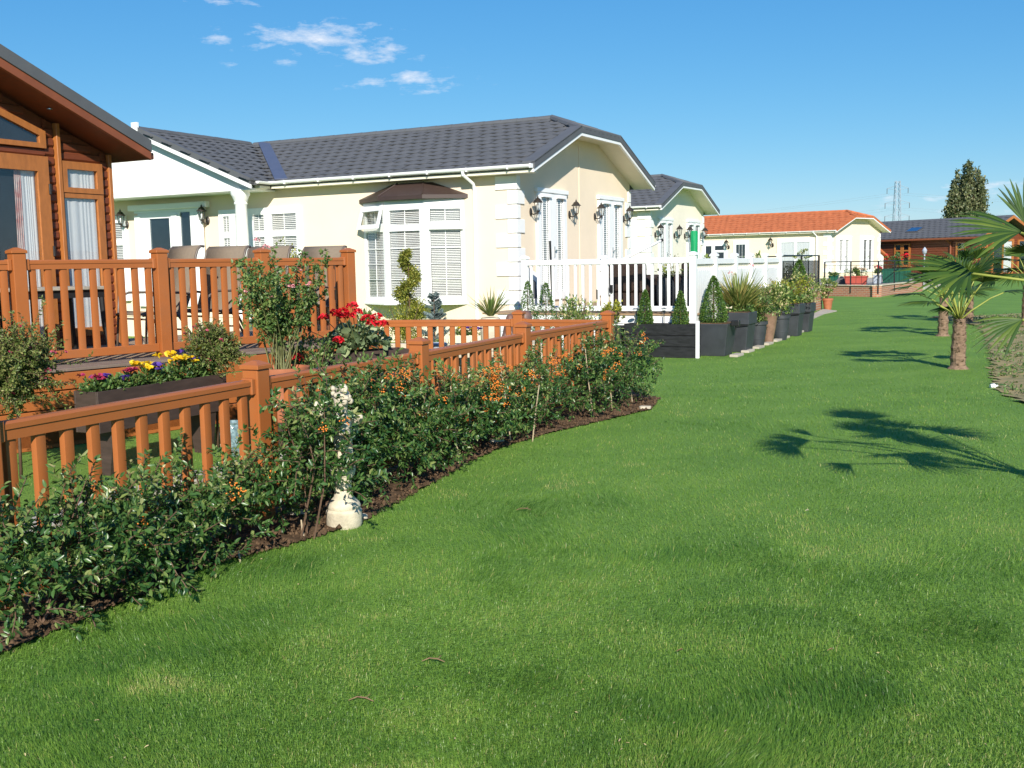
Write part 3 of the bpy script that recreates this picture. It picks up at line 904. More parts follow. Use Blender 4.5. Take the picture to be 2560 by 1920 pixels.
def tile_roof(par, O, A, S, poly, w, h, material, maxparts, name='roof_tile', lip=0.018):
    """tiles over polygon poly, in (a,s) on the plane O + a*A + s*S"""
    A = unit(np.array(A, float)); S = unit(np.array(S, float)); N = unit(np.cross(A, S))
    if N[2] < 0: N = -N; flip = True
    else: flip = False
    me, V, Fc = tile_mesh(w, h, material, lip, name)
    a0 = min(p[0] for p in poly); a1 = max(p[0] for p in poly); s0 = min(p[1] for p in poly); s1 = max(p[1] for p in poly)
    cells = []
    for j in range(int((s1 - s0) / h) + 1):
        for i in range(int((a1 - a0) / w) + 2):
            a = a0 + i * w + (0.5 * w if j % 2 else 0) - .5 * w; s = s0 + j * h
            if in_poly(np.array([a + w / 2]), np.array([s + h / 2]), poly)[0]:
                cells.append((a, s))
    base = wloc(par)
    cells.sort(key=lambda c: np.linalg.norm(O + c[0] * A + c[1] * S - CAMP))
    for a, s in cells[:maxparts]:
        P_ = O + (a + (w if flip else 0)) * A + s * S + N * .004 - base
        o = bpy.data.objects.new(name, me); COL.objects.link(o); o.parent = par
        A_ = -A if flip else A
        jit = random.uniform(-.004, .004)
        o.matrix_local = Matrix(((A_[0], S[0], N[0], P_[0]), (A_[1], S[1], N[1], P_[1]), (A_[2], S[2], N[2], P_[2] + jit), (0, 0, 0, 1)))
    rest = cells[maxparts:]
    if rest:
        b = MB()
        for a, s in rest:
            b.add([O + (a + q[0]) * A + (s + q[1]) * S + N * (q[2] + .004) for q in V], Fc)
        o = b.build(name, material, par, recalc=False); o['kind'] = 'stuff'
    return cells


def window(pf, par, rect, panes, fill='blind', d=0.06, m_frame=None, bars=None, name='window', sill=True, pitch=0.04, recess=0.03):
    """pf(p, depth, z): depth runs out of the wall. frame = everything in rect not covered by a pane"""
    m_frame = m_frame or M_WHITE
    p0, p1, z0, z1 = rect
    ps = sorted(set([p0, p1] + [q for r_ in panes for q in r_[:2]])); zs = sorted(set([z0, z1] + [q for r_ in panes for q in r_[2:]]))
    b = MB()
    for i in range(len(ps) - 1):
        j0 = None
        for j in range(len(zs) - 1):
            cp = (ps[i] + ps[i + 1]) / 2; cz = (zs[j] + zs[j + 1]) / 2
            hole = any(r_[0] < cp < r_[1] and r_[2] < cz < r_[3] for r_ in panes)
            if not hole and j0 is None: j0 = j
            if (hole or j == len(zs) - 2) and j0 is not None:
                je = j if hole else j + 1
                b.bx(pf, (ps[i], ps[i + 1]), (0.0, d), (zs[j0], zs[je])); j0 = None
    w = b.build(name, m_frame, par)
    if sill:
        MB().bx(pf, (p0 - .03, p1 + .03), (0, d + .05), (z0 - .035, z0 - .001)).build('sill', m_frame, w, bev=0.004)
    for k, (a, b_, c, e) in enumerate(panes):
        f = fill[k] if isinstance(fill, (list, tuple)) else fill
        MB().bx(pf, (a, b_), (.002, .006), (c, e)).build('interior', M_GREYROOM if f == 'grey' else M_DARKROOM, w)
        if f == 'blind':
            s = MB(); nz = int((e - c) / pitch)
            for q in range(nz):
                zz = c + (q + .5) * (e - c) / nz
                s.add([pf(a + .01, .008 + pitch * .30, zz - pitch * .30), pf(b_ - .01, .008 + pitch * .30, zz - pitch * .30), pf(b_ - .01, .008, zz + pitch * .30), pf(a + .01, .008, zz + pitch * .30)], [(0, 1, 2, 3)])
            o = s.build('blind', M_BLIND, w, recalc=False); o['kind'] = 'stuff'
        if f in ('curtain', 'halfcurtain'):
            s = MB(); n = 40; sp = 1.0 if f == 'curtain' else 0.4; vs = []
            for q in range(n + 1):
                t = q / n; pp = b_ - .01 - (b_ - a - .02) * sp * (1 - t) if f == 'halfcurtain' else a + .01 + (b_ - a - .02) * t
                dd_ = .018 + .0035 * math.sin(t * 40 + 2.5 * math.sin(t * 9))
                vs += [pf(pp, dd_, c), pf(pp, dd_, e)]
            s.add(vs, [(2 * q, 2 * q + 2, 2 * q + 3, 2 * q + 1) for q in range(n)])
            s.build('curtain', M_CURTAIN, w, smooth=True, recalc=False)
        MB().bx(pf, (a, b_), (d - recess, d - recess + .004), (c, e)).build('pane', M_GLASSD if f in ('dark', 'grey') else M_GLASS, w)
        if bars:
            g_ = MB()
            for t in bars[0]:
                x = a + (b_ - a) * t; g_.bx(pf, (x - .006, x + .006), (d - recess - .004, d - recess + .010), (c, e))
            for t in bars[1]:
                zz = c + (e - c) * t; g_.bx(pf, (a, b_), (d - recess - .003, d - recess + .009), (zz - .006, zz + .006))
            if g_.v: g_.build('glazing_bar', m_frame, w)
    return w


def lantern_proto():
    r = empty('wall_lantern', (0, 0, 0), 'black lantern', 'wall lamp', 'black wall lanterns on the bungalows')
    MB().lathe((0, 0, 0), [(0.001, 0), (.05, 0), (.05, .016), (.03, .03), (.001, .032)], 14).build('wall_plate', M_BRONZE, r)
    pl = r.children[0]
    pl.data.transform(Matrix.Rotation(R(90), 4, 'Y') @ Matrix.Diagonal((1.7, 1, 1, 1)))
    MB().tube([(.02, 0, -.03), (.07, 0, -.05), (.13, 0, -.035), (.17, 0, 0.005)], .013, 8).build('arm', M_BRONZE, r, smooth=True)
    cx = .17
    MB().lathe((cx, 0, 0), [(.004, -.075), (.012, -.065), (.006, -.05), (.02, -.03), (.014, -.012), (.05, .012), (.055, .022)], 6).build('base_cup', M_BRONZE, r)
    MB().lathe((cx, 0, .022), [(.050, 0), (.074, .165)], 6).build('glass', M_GLASS, r)
    b = MB()
    for k in range(6):
        t = k * math.pi / 3
        b.tube([(cx + .053 * math.cos(t), .053 * math.sin(t), .022), (cx + .077 * math.cos(t), .077 * math.sin(t), .187)], .005, 5)
    b.build('cage', M_BRONZE, r)
    MB().lathe((cx, 0, 0), [(.012, .03), (.016, .07), (.021, .11), (.014, .15), (.002, .155)], 8).build('bulb', M_BULB, r, smooth=True)
    MB().lathe((cx, 0, .187), [(.105, -.004), (.105, .006), (.078, .03), (.052, .072), (.026, .085), (.014, .095), (.02, .105), (.006, .125), (.003, .15)], 12).build('hood', M_BRONZE, r, smooth='auto')
    return r


LANT = lantern_proto()
LANT_USED = [False]


def lantern(P_, normal, label, scale=1.0):
    rz = math.atan2(normal[1], normal[0])
    if not LANT_USED[0]:
        LANT_USED[0] = True; LANT.location = tuple(map(float, P_)); LANT.rotation_euler = (0, 0, rz); LANT['label'] = label; LANT.scale = (scale,) * 3
        return LANT
    return copy_tree(LANT, P_, rz, label=label, scale=scale)


def quoins(fr, root, W, ztop, n, mir=False, far=True, m=None):
    """blocks on the corner u=0,v=0 (and v=W)"""
    m = m or M_WHITEWALL
    for cv, sg in ((0, 1), (W, -1)) if far else ((0, 1),):
        for k in range(n):
            z1 = ztop - k * .285; z0 = z1 - .27
            wide = k % 2
            lu = .19 if wide else .46; lv = .32 if wide else .14
            b = MB()
            va, vb = (-.028, lv) if sg > 0 else (W - lv, W + .028)
            # L-shaped block round the corner
            if sg > 0:
                b.prism([fr(.028, -.028, z0), fr(.028, lv, z0), fr(0, lv, z0), fr(0, 0, z0), fr(-lu, 0, z0), fr(-lu, -.028, z0)], ZV * (z1 - z0))
            else:
                b.prism([fr(.028, W + .028, z0), fr(.028, W - lv, z0), fr(0, W - lv, z0), fr(0, W, z0), fr(-lu, W, z0), fr(-lu, W + .028, z0)], ZV * (z1 - z0))
            b.build('quoin', m, root, bev=0.008)


def bungalow(fr, root, W, ulen, dz, wallm, tilem, trimm, nparts, valley=None, tile=(.30, .30), og=.52, plinth=True):
    """long home with a half-hipped gable at u=0. returns dict"""
    zt = 3.37 + dz; o = .3; hipv = 1.97 * W / 6.1; sl = .40; ztop = zt + .17
    zr = ztop + sl * (W / 2 + o); hz = ztop + sl * (hipv + o); ru = -.64
    # walls
    MB().bx(fr, (-ulen, -.13), (0, .12), (.5, zt + .02)).build('wall', wallm, root)
    gab = [(0, .5), (W, .5), (W, zt + sl * o + .06), (W - hipv, zt + sl * (hipv + o) + .06), (hipv, zt + sl * (hipv + o) + .06), (0, zt + sl * o + .06)]
    MB().prism([fr(0, v, z) for v, z in gab], -0.125 * fr.l).build('gable_wall', wallm, root)
    MB().bx(fr, (-ulen, -.13), (W - .12, W), (.5, zt + .02)).build('wall', wallm, root)
    MB().bx(fr, (-ulen, -ulen + .12), (.12, W - .12), (.5, zt + .8)).build('wall', wallm, root)
    if plinth:
        MB().bx(fr, (-ulen + .02, -.02), (.02, W - .02), (-.05, .5)).build('plinth', wallm, root)
    # roof slabs
    u1 = og
    pol = [(u1, -o), (u1, hipv), (ru, W / 2), (-ulen - .4, W / 2), (-ulen - .4, -o)]
    if valley:
        pol = [(u1, -o), (u1, hipv), (ru, W / 2), (valley[1], W / 2), (valley[0], -o)]
    zf = lambda v: ztop + sl * (v + o)
    roof = MB().prism([fr(u, v, zf(v) - .05) for u, v in pol], -ZV * .07).build('roof', tilem, root)
    if valley:
        MB().prism([fr(u, v, zf(v) - .05) for u, v in [(valley[2], -o), (valley[1], W / 2), (-ulen - .4, W / 2), (-ulen - .4, -o)]], -ZV * .07).build('roof', tilem, root)
    zb = lambda v: ztop + sl * (W + o - v)
    MB().prism([fr(u, v, zb(v) - .05) for u, v in [(u1, W + o), (u1, W - hipv), (ru, W / 2), (-ulen - .4, W / 2), (-ulen - .4, W + o)]], -ZV * .07).build('roof', tilem, root)
    MB().prism([fr(u1, hipv, hz - .05), fr(u1, W - hipv, hz - .05), fr(ru, W / 2, zr - .05)], -ZV * .07).build('roof', tilem, root)
    k = math.sqrt(1 + sl * sl)
    S = fr.g + ZV * sl
    poly = [(min(u, u1 - .13), (v + o) * k) for u, v in pol]
    tile_roof(roof, fr(0, -o, ztop - .05), fr.l, S, poly, tile[0], tile[1], tilem, nparts)
    # hip tiles
    hl = (zr - hz) / (u1 - ru)
    hk = math.hypot(1, hl)
    tile_roof(roof, fr(u1 + .03, W / 2, hz - .05), fr.g, -fr.l + ZV * hl, [(-(W / 2 - hipv), 0), ((W / 2 - hipv), 0), (0, (u1 - ru) * hk)], tile[0] * .75, tile[1] * .8, tilem, 24 if nparts else 0)
    # ridge and hip caps
    def caps(a, b, r_=.085, step=.42):
        a, b = np.array(a), np.array(b); L_ = np.linalg.norm(b - a); n = max(1, int(L_ / step))
        for i in range(n):
            p = a + (b - a) * i / n; q = a + (b - a) * (i + 1.06) / n
            MB().tube([p, q], [r_, r_ * .93], 8).build('ridge_cap', trimm, roof, smooth='auto')
    left = valley[1] if valley else -ulen - .4
    caps(fr(ru, W / 2, zr - .045), fr(left, W / 2, zr - .045))
    caps(fr(u1, hipv, hz - .03), fr(ru, W / 2, zr - .035)); caps(fr(u1, W - hipv, hz - .03), fr(ru, W / 2, zr - .035))
    # verge: dark trim with a white strip under it
    vb = [(-o, zt), (hipv, zt + sl * (hipv + o)), (W - hipv, zt + sl * (hipv + o)), (W + o, zt)]
    def strip(za, zb_, ua, ub, name, m):
        b = MB()
        for (v0, z0), (v1, z1) in zip(vb[:-1], vb[1:]):
            b.hexa([fr(ua, v0, z0 + za), fr(ub, v0, z0 + za), fr(ub, v1, z1 + za), fr(ua, v1, z1 + za), fr(ua, v0, z0 + zb_), fr(ub, v0, z0 + zb_), fr(ub, v1, z1 + zb_), fr(ua, v1, z1 + zb_)])
        return b.build(name, m, root)
    strip(.065, .20, u1 - .02, u1 + .05, 'verge_trim', trimm)
    for (v0, z0), (v1, z1), fl in zip((vb[0], vb[3]), (vb[1], vb[2]), (0, 1)):
        MB().hexa([fr(u1 - .22, v0, z0 + .175), fr(u1 + .05, v0, z0 + .175), fr(u1 + .05, v1, z1 + .175), fr(u1 - .22, v1, z1 + .175), fr(u1 - .22, v0, z0 + .215), fr(u1 + .05, v0, z0 + .215), fr(u1 + .05, v1, z1 + .215), fr(u1 - .22, v1, z1 + .215)]).build('verge_trim', trimm, root)
    strip(0, .062, u1 - .02, u1 + .035, 'bargeboard', M_WHITE)
    strip(.045, .075, 0.001, u1 - .021, 'soffit', M_SOFFIT)
    # eaves of the front
    uL = valley[0] if valley else -ulen - .4
    MB().bx(fr, (uL, u1 - .03), (-o + .022, -.001), (zt + .005, zt + .03)).build('soffit', M_SOFFIT, root)
    MB().bx(fr, (uL, u1 - .03), (-o, -o + .02), (zt, zt + .14)).build('fascia', M_SOFFIT, root)
    gm = MB(); n = 10
    gm.prism([fr(uL, -o - .055 + .055 * math.cos(t), zt + .135 - .055 * math.sin(t)) for t in np.linspace(0, math.pi, n)] + [fr(uL, -o - .112, zt + .15), fr(uL, -o - .002, zt + .15)], fr.l * (u1 - uL))
    gu = gm.build('gutter', M_WHITE, root, smooth='auto')
    u = u1 - .5
    while u > uL:
        MB().bx(fr, (u - .014, u + .014), (-o - .115, -o - .001), (zt + .07, zt + .155)).build('gutter_bracket', M_WHITE, gu, bev=0.006); u -= .92
    MB().bx(fr, (u1 - .02, u1 + .02), (-o - .118, -o + .0), (zt + .072, zt + .158)).build('gutter_end', M_WHITE, gu, bev=0.006)
    MB().prism([fr(-ulen, W + o + .055 + .055 * math.cos(t), zt + .135 - .055 * math.sin(t)) for t in np.linspace(0, math.pi, 8)], fr.l * (u1 + ulen + .02)).build('gutter', M_WHITE, root, smooth='auto')
    return dict(zt=zt, ztop=ztop, zr=zr, o=o, sl=sl, roof=roof, zf=zf)


def french_door(fr, root, v0, v1, z0, z1, glass, zg0, zg1, fill='blind', bars=([.25, .75], [.33, .66]), d=.05):
    pf = lambda p, dd_, z: fr(dd_, p, z)
    w = window(pf, root, (v0, v1, z0, z1), [(a, b, zg0, zg1) for a, b in glass], fill, d=d, bars=bars, name='french_door', sill=False, pitch=.045)
    MB().bx(pf, (v0 - .05, v1 + .05), (.0, .075), (z1 + .001, z1 + .09)).build('door_head', M_WHITE, w, bev=.005)
    for a, b in glass:
        MB().bx(pf, (a - .03, b + .04), (d, d + .05), (zg1 + .003, zg1 + .035)).build('trickle_vent', M_WHITE, w)
    vm = (v0 + v1) / 2
    h = MB(); h.bx(pf, (vm + .03, vm + .055), (d, d + .02), (z0 + .9, z0 + 1.12)); h.bx(pf, (vm + .03, vm + .14), (d + .02, d + .045), (z0 + 1.03, z0 + 1.052))
    h.build('handle', M_STEEL, w)
    return w


# ---------------------------------------------------------------- main cream bungalow
H1 = Frame((0.1475, 21.016, 0), LV, GV)
h1 = empty('bungalow', H1(-5, 3, 0), 'large cream bungalow with dark tiled roof, bay window and white columned porch', 'bungalow')
i1 = bungalow(H1, h1, 6.1, 19.0, 0.0, M_CREAM, M_SLATE, M_SLATE2, 300, valley=(-5.95, -9.3, -12.65))
quoins(H1, h1, 6.1, 3.355, 10)
LW = lambda p, d, z: H1(p, -d, z)
GW = lambda p, d, z: H1(d, p, z)
# cross gable porch
zt, ztop, zr = i1['zt'], i1['ztop'], i1['zr']
PV = -0.95
for sg, nm in ((1, 0), (-1, 1)):
    ue = -9.3 + sg * 3.35
    rp = MB().prism([H1(ue, PV, ztop - .05), H1(ue, -.3, ztop - .05), H1(-9.3, 3.05, zr - .05), H1(-9.3, PV, zr - .05)], -ZV * .07).build('porch_roof', M_SLATE, h1)
    if sg > 0:
        k = math.sqrt(1 + .16)
        tile_roof(rp, H1(ue, PV, ztop - .05), -H1.g * -1, -H1.l + ZV * .4, [(0.05, 0), (.65, 0), (4.0, 3.35 * k), (0.05, 3.35 * k)], .30, .30, M_SLATE, 150)
    MB().hexa([H1(ue, PV - .03, ztop - .105), H1(ue, PV + .1, ztop - .105), H1(-9.3, PV + .1, zr - .105), H1(-9.3, PV - .03, zr - .105), H1(ue, PV - .03, ztop + .03), H1(ue, PV + .1, ztop + .03), H1(-9.3, PV + .1, zr + .03), H1(-9.3, PV - .03, zr + .03)]).build('verge_trim', M_SLATE2, h1)
    MB().hexa([H1(ue, PV - .025, ztop - .20), H1(ue, PV + .02, ztop - .20), H1(-9.3, PV + .02, zr - .20), H1(-9.3, PV - .025, zr - .20), H1(ue, PV - .025, ztop - .108), H1(ue, PV + .02, ztop - .108), H1(-9.3, PV + .02, zr - .108), H1(-9.3, PV - .025, zr - .108)]).build('bargeboard', M_WHITE, h1)
for i in range(9):
    a = PV + .02 + i * .42
    MB().tube([H1(-9.3, a, zr - .045), H1(-9.3, a + .44, zr - .045)], [.085, .08], 8).build('ridge_cap', M_SLATE2, h1, smooth='auto')
MB().box(H1(-9.3, PV - .02, zr + .01), H1.l * .09, H1.g * .03, ZV * .10).build('ridge_end', M_WHITE, h1)
MB().prism([H1(-12.45, PV + .2, zt), H1(-6.15, PV + .2, zt), H1(-6.15, PV + .2, zt + .06), H1(-9.3, PV + .2, zr - .13), H1(-12.45, PV + .2, zt + .06)], H1.g * .1).build('pediment', M_WHITEWALL, h1)
MB().bx(H1, (-12.45, -6.1), (PV + .17, .0), (zt - .04, zt - .002)).build('porch_ceiling', M_WHITEWALL, h1)
MB().prism([H1(-5.97, -.30, zt), H1(-5.97, PV + .3, zt), H1(-6.12, PV + .3, zt), H1(-6.12, -.3, zt)], ZV * .14).build('fascia', M_SOFFIT, h1)
MB().prism([H1(-5.9 + .055 * math.cos(t), PV + .15, zt + .135 - .055 * math.sin(t)) for t in np.linspace(0, math.pi, 8)], H1.g * .55).build('gutter', M_WHITE, h1)
# valley sheet
a = H1(-5.80, -.32, ztop + .02); b_ = H1(-9.05, 2.93, zr + .0); sd = unit(H1.l * 1 + H1.g * 1)
MB().hexa([a - sd * .02, a + sd * .26, b_ + sd * .26, b_ - sd * .02, a - sd * .02 + ZV * .012, a + sd * .26 + ZV * .03, b_ + sd * .26 + ZV * .03, b_ - sd * .02 + ZV * .012]).build('valley_lead', M_LEAD, h1)
for cu in (-6.55, -12.05):
    col = MB().lathe(H1(cu, PV + .32, .0), [(.19, .5), (.19, .6), (.155, .68), (.15, .9), (.142, 2.0), (.128, 3.02), (.15, 3.05), (.135, 3.09), (.15, 3.12), (.18, 3.2), (.21, 3.25), (.21, 3.33)], 24)
    col.build('column', M_WHITEWALL, h1, smooth='auto')
# front door under the porch
q = lambda x, y: H1.onv(x, y, 0.0)
d0 = q(348, 512)[0]; d1 = q(505, 505)[0]
g0 = q(381, 600)[0]; g1 = q(431, 600)[0]; s0 = q(456, 560)[0]; s1 = q(481, 560)[0]
dw = window(LW, h1, (d0, d1, .75, 3.0), [(g0, g1, 1.15, 2.86), (s0, s1, 1.0, 3.0 - .02)], 'grey', d=.07, name='front_door', sill=False)
MB().bx(LW, (d0 - .25, d1 + .25), (0, .16), (3.06, 3.2)).build('door_head', M_WHITE, dw, bev=.02)
MB().bx(LW, (d0 - .1, d1 + .1), (0, .09), (3.003, 3.058)).build('door_head', M_WHITE, dw)
for x in (d0, (g1 + s0) / 2, d1):
    MB().bx(LW, (x - .09, x + .09), (.071, .10), (.75, 2.95)).build('pilaster', M_WHITE, dw, bev=.005)
tw = MB()
gm_ = (g0 + g1) / 2
for k in range(9):
    t0 = (random.uniform(-.25, .25), random.uniform(-.05, .3)); t1 = (t0[0] + random.uniform(-.2, .2), t0[1] + random.uniform(.05, .3))
    tw.tube([LW(gm_ + t0[0] * .6, .048, 1.75 + t0[1]), LW(gm_ + t1[0] * .6, .048, 1.75 + t1[1])], .006, 4)
tw.build('leaded_motif', M_BLACK, dw)
# windows of the long wall
def pxw(rects):
    out = []
    for x0, y0, x1, y1 in rects:
        a = q(x0, (y0 + y1) / 2)[0]; b = q(x1, (y0 + y1) / 2)[0]
        zc0 = q((x0 + x1) / 2, y1)[1]; zc1 = q((x0 + x1) / 2, y0)[1]
        out.append((a, b, zc0, zc1))
    return out
pn = pxw([(561, 538, 577, 575), (592, 537, 621, 572), (636, 540, 664, 565), (682, 530, 744, 569)])
pn = [(a, b, 2.46, 2.83) for a, b, _, _ in pn]
pl_ = [(a, b, 1.05, 2.33) for a, b, _, _ in pn]
window(LW, h1, (pn[0][0] - .12, pn[-1][1] + .12, .92, 2.98), pn + pl_, 'blind', bars=([.5], []))
ew = pxw([(262, 545, 309, 580)])[0]
window(LW, h1, (ew[0] - .3, ew[1] + .12, .92, 2.98), [(ew[0] - .2, ew[1], 2.4, 2.8), (ew[0] - .2, ew[1], 1.05, 2.25)], 'blind', bars=([.5], []))
for i in range(3):
    window(LW, h1, (-15.4 - i * 2, -14.2 - i * 2, 1.2, 2.9), [(-15.3 - i * 2, -14.3 - i * 2, 1.3, 2.8)], 'blind')
# bay window
bay = empty('bay', (0, 0, 0)); bay.name = 'bay_window'; bay.parent = h1; bay.location = tuple(np.array(H1(-2.4, 0, 0)) - wloc(h1))
cor = [(-3.70, 0.0), (-2.86, -.42), (-1.90, -.42), (-1.20, 0.0)]
zb0, zb1 = 0.86, 2.94
for k in range(3):
    (ua, va), (ub, vb) = cor[k], cor[k + 1]
    A0 = H1(ua, va, 0); B0 = H1(ub, vb, 0); dirv = unit(B0 - A0); L_ = np.linalg.norm(B0 - A0); nv = np.array([dirv[1], -dirv[0], 0])
    pf = (lambda A0, dirv, nv: (lambda p, d, z: A0 + dirv * p + nv * (d - .055) + ZV * z))(A0, dirv, nv)
    m0, m1 = ((.09, L_ - .09), (.11, L_ - .11), (.12, L_ - .08))[k]
    upper = (m0, m1, 2.50 if k != 1 else 2.46, 2.76)
    window(pf, bay, (0.0, L_, zb0, zb1), [upper, (m0 - (.02 if k == 1 else .0), m1, .98, 2.33)], 'blind', d=.06, sill=False, bars=([.5], []), pitch=.034)
    for zz in (1.34, 1.66, 1.98):
        MB().bx(pf, (m0, m1), (.036, .046), (zz - .006, zz + .006)).build('glazing_bar', M_WHITE, bay)
    if k == 2:
        MB().bx(pf, (m0 - .03, m1 + .05), (.06, .14), (2.345, 2.40)).build('opening_light', M_WHITE, bay)
    if k == 0:      # top light standing ajar
        b = MB()
        def tf(p, d, z, pf=pf):
            return pf(p, .07 + (zb1 - .06 - z) * .28 + d, z)
        for r_ in ((m0 - .08, m0, 2.40, 2.88), (m1, m1 + .08, 2.40, 2.88), (m0, m1, 2.40, 2.49), (m0, m1, 2.77, 2.88)):
            b.hexa([tf(r_[0], 0, r_[2]), tf(r_[1], 0, r_[2]), tf(r_[1], .04, r_[2]), tf(r_[0], .04, r_[2]), tf(r_[0], 0, r_[3]), tf(r_[1], 0, r_[3]), tf(r_[1], .04, r_[3]), tf(r_[0], .04, r_[3])])
        ol = b.build('opening_light', M_WHITE, bay)
        MB().hexa([tf(m0, .01, 2.49), tf(m1, .01, 2.49), tf(m1, .015, 2.49), tf(m0, .015, 2.49), tf(m0, .01, 2.77), tf(m1, .01, 2.77), tf(m1, .015, 2.77), tf(m0, .015, 2.77)]).build('pane', M_GLASS, ol)
MB().prism([H1(u, v, zb0 - .05) for u, v in [(-3.76, -.001), (-2.89, -.49), (-1.87, -.49), (-1.14, -.001)]], ZV * .049).build('sill', M_WHITE, bay, bev=.006)
MB().prism([H1(u, v, zb1 - .0) for u, v in cor], ZV * .02).build('head_board', M_WHITE, bay)
ro = [(-3.80, -.002), (-2.93, -.56), (-1.84, -.56), (-1.10, -.002)]
rt = [(-2.95, -.002), (-2.72, -.13), (-2.08, -.13), (-1.92, -.002)]
b = MB(); bot = [H1(u, v, zb1 + .022) for u, v in ro]; mid = [H1(u, v, zb1 + .10) for u, v in ro]; top = [H1(u, v, 3.32) for u, v in rt]
b.add(bot + mid + top, [(3, 2, 1, 0)] + [(i, i + 1, i + 5, i + 4) for i in range(3)] + [(i + 4, i + 5, i + 9, i + 8) for i in range(3)] + [(8, 9, 10, 11), (0, 4, 8, 11, 7, 3)])
br_ = b.build('bay_roof', M_BAYROOF, bay)
for i in (1, 2):
    MB().tube([mid[i] + ZV * .005, top[i] + ZV * .005], .018, 6).build('hip_roll', M_BAYROOF, br_)
# downpipe
up = -0.92
dp = MB().tube([H1(up - .08, -.36, 3.46), H1(up - .08, -.36, 3.40), H1(up, -.10, 3.24), H1(up, -.05, 3.15), H1(up, -.05, .5)], .036, 8).build('downpipe', M_WHITE, h1, smooth='auto')
# gable doors
french_door(H1, h1, .86, 2.28, .85, 3.08, [(1.04, 1.42), (1.76, 2.12)], 1.02, 2.98)
french_door(H1, h1, 4.08, 5.52, .85, 3.08, [(4.27, 4.66), (4.97, 5.35)], 1.02, 2.98)
MB().bx(GW, (3.03, 3.09), (.001, .012), (.6, 4.2)).build('cover_strip', M_CREAM, h1)
lantern(H1(0.0, .62, 2.66), LV, 'black lantern on the big cream gable, beside its bay window corner')
lantern(H1(0.0, 2.50, 2.67), LV, 'black lantern on the big cream gable, just past its first glazed door')
lantern(H1(0.0, 3.90, 2.67), LV, 'black lantern on the big cream gable, just before its second glazed door')
lantern(H1(0.0, 5.68, 2.67), LV, 'black lantern on the big cream gable, past its second glazed door')
for x, y, lab in ((318, 562, 'dark lantern beside the porch door, close to the timber lodge'), (520, 552, 'dark lantern beside the porch door, close to the white column')):
    u, z = q(x, y); lantern(H1(u, 0.0, z), -GV, lab, 1.15)

# ---------------------------------------------------------------- second bungalow
T1 = G0(1652.5, 524.6, 3.37); T2 = G0(1796.7, 539.5, 3.37)
g2 = unit((T2 - T1) * [1, 1, 0]); l2 = np.array([g2[1], -g2[0], 0])
W2 = np.linalg.norm((T2 - T1)[:2]) - .6
H2 = Frame((T1 - .52 * l2 + .3 * g2) * [1, 1, 0], l2, g2)
h2 = empty('bungalow', H2(-5, 3, 0), 'pale cream bungalow with dark half-hipped roof behind the white deck', 'bungalow')
bungalow(H2, h2, W2, 14.0, 0.0, M_PALE, M_SLATE, M_SLATE2, 120)
quoins(H2, h2, W2, 3.355, 10)
k2 = W2 / 6.1
french_door(H2, h2, .86 * k2, 2.28 * k2, .85, 3.08, [(1.04 * k2, 1.42 * k2), (1.76 * k2, 2.12 * k2)], 1.02, 2.98, bars=([.5], [.33, .66]))
french_door(H2, h2, 4.02 * k2, 5.5 * k2, .85, 3.08, [(4.2 * k2, 4.6 * k2), (4.97 * k2, 5.35 * k2)], 1.02, 2.98, fill='dark', bars=([.5], [.33, .66]))
for v, lab in ((.5, 'nearest of four black lanterns on the pale second gable'), (2.55, 'second of four black lanterns on the pale second gable'), (3.75, 'third of four black lanterns on the pale second gable, by the rolled green parasol'), (5.62, 'last of four black lanterns on the pale second gable, against the orange roof')):
    lantern(H2(0, v * k2, 2.55), l2, lab, 1.25)

# ---------------------------------------------------------------- orange roofed bungalow
T1 = G0(2090.3, 581, 3.3)
g3 = unit(np.array([.75, .66, 0])); l3 = unit(np.array([.82, -.57, 0]))
rr_ = (2223.6 - 1280) / FPX
w3 = (rr_ * T1[1] - T1[0]) / (g3[0] - rr_ * g3[1])
W3 = w3 - .6
H3 = Frame((T1 - .52 * l3 + .3 * g3) * [1, 1, 0], l3, g3)
h3 = empty('bungalow', H3(-5, 3, 0), 'cream bungalow with bright orange tiled roof behind black railings', 'bungalow')
bungalow(H3, h3, W3, 11.0, -0.07, M_CREAM, M_ORTILE, M_ORTILE, 0, tile=(.42, .40))
quoins(H3, h3, W3, 3.28, 9)
LW3 = lambda p, d, z: H3(p, -d, z)
u3 = lambda x, y: H3.onv(x, y, 0.0)
def px3(x0, x1, y):
    return u3(x0, y)[0], u3(x1, y)[0]
a, b_ = px3(1953, 2025, 620); m_ = px3(1986, 1992, 620)
window(LW3, h3, (a - .25, b_ + .25, .7, 3.0), [(a, m_[0], .8, 2.75), (m_[1], b_, .8, 2.75)], 'curtain', sill=False, name='patio_door')
a, b_ = px3(1841, 1864, 620)
window(LW3, h3, (a - .2, b_ + .2, 1.0, 2.95), [(a, b_, 1.1, 2.7)], 'grey', bars=([.33, .66], [.5]))
a, b_ = px3(1788, 1811, 620); c0, c1 = px3(1765, 1780, 620)
window(LW3, h3, (c0 - .3, b_ + .2, .8, 2.95), [(a, b_, 2.35, 2.65), (a, b_, 1.0, 2.2), (c0, c1, .9, 2.65)], 'dark')
k3 = W3 / 6.1
french_door(H3, h3, .70 * k3, 2.45 * k3, .7, 3.0, [(1.0 * k3, 1.4 * k3), (1.72 * k3, 2.1 * k3)], .85, 2.85, fill='blind')
french_door(H3, h3, 3.6 * k3, 5.2 * k3, .7, 3.0, [(3.95 * k3, 4.3 * k3), (4.6 * k3, 4.95 * k3)], .85, 2.85, fill='dark')
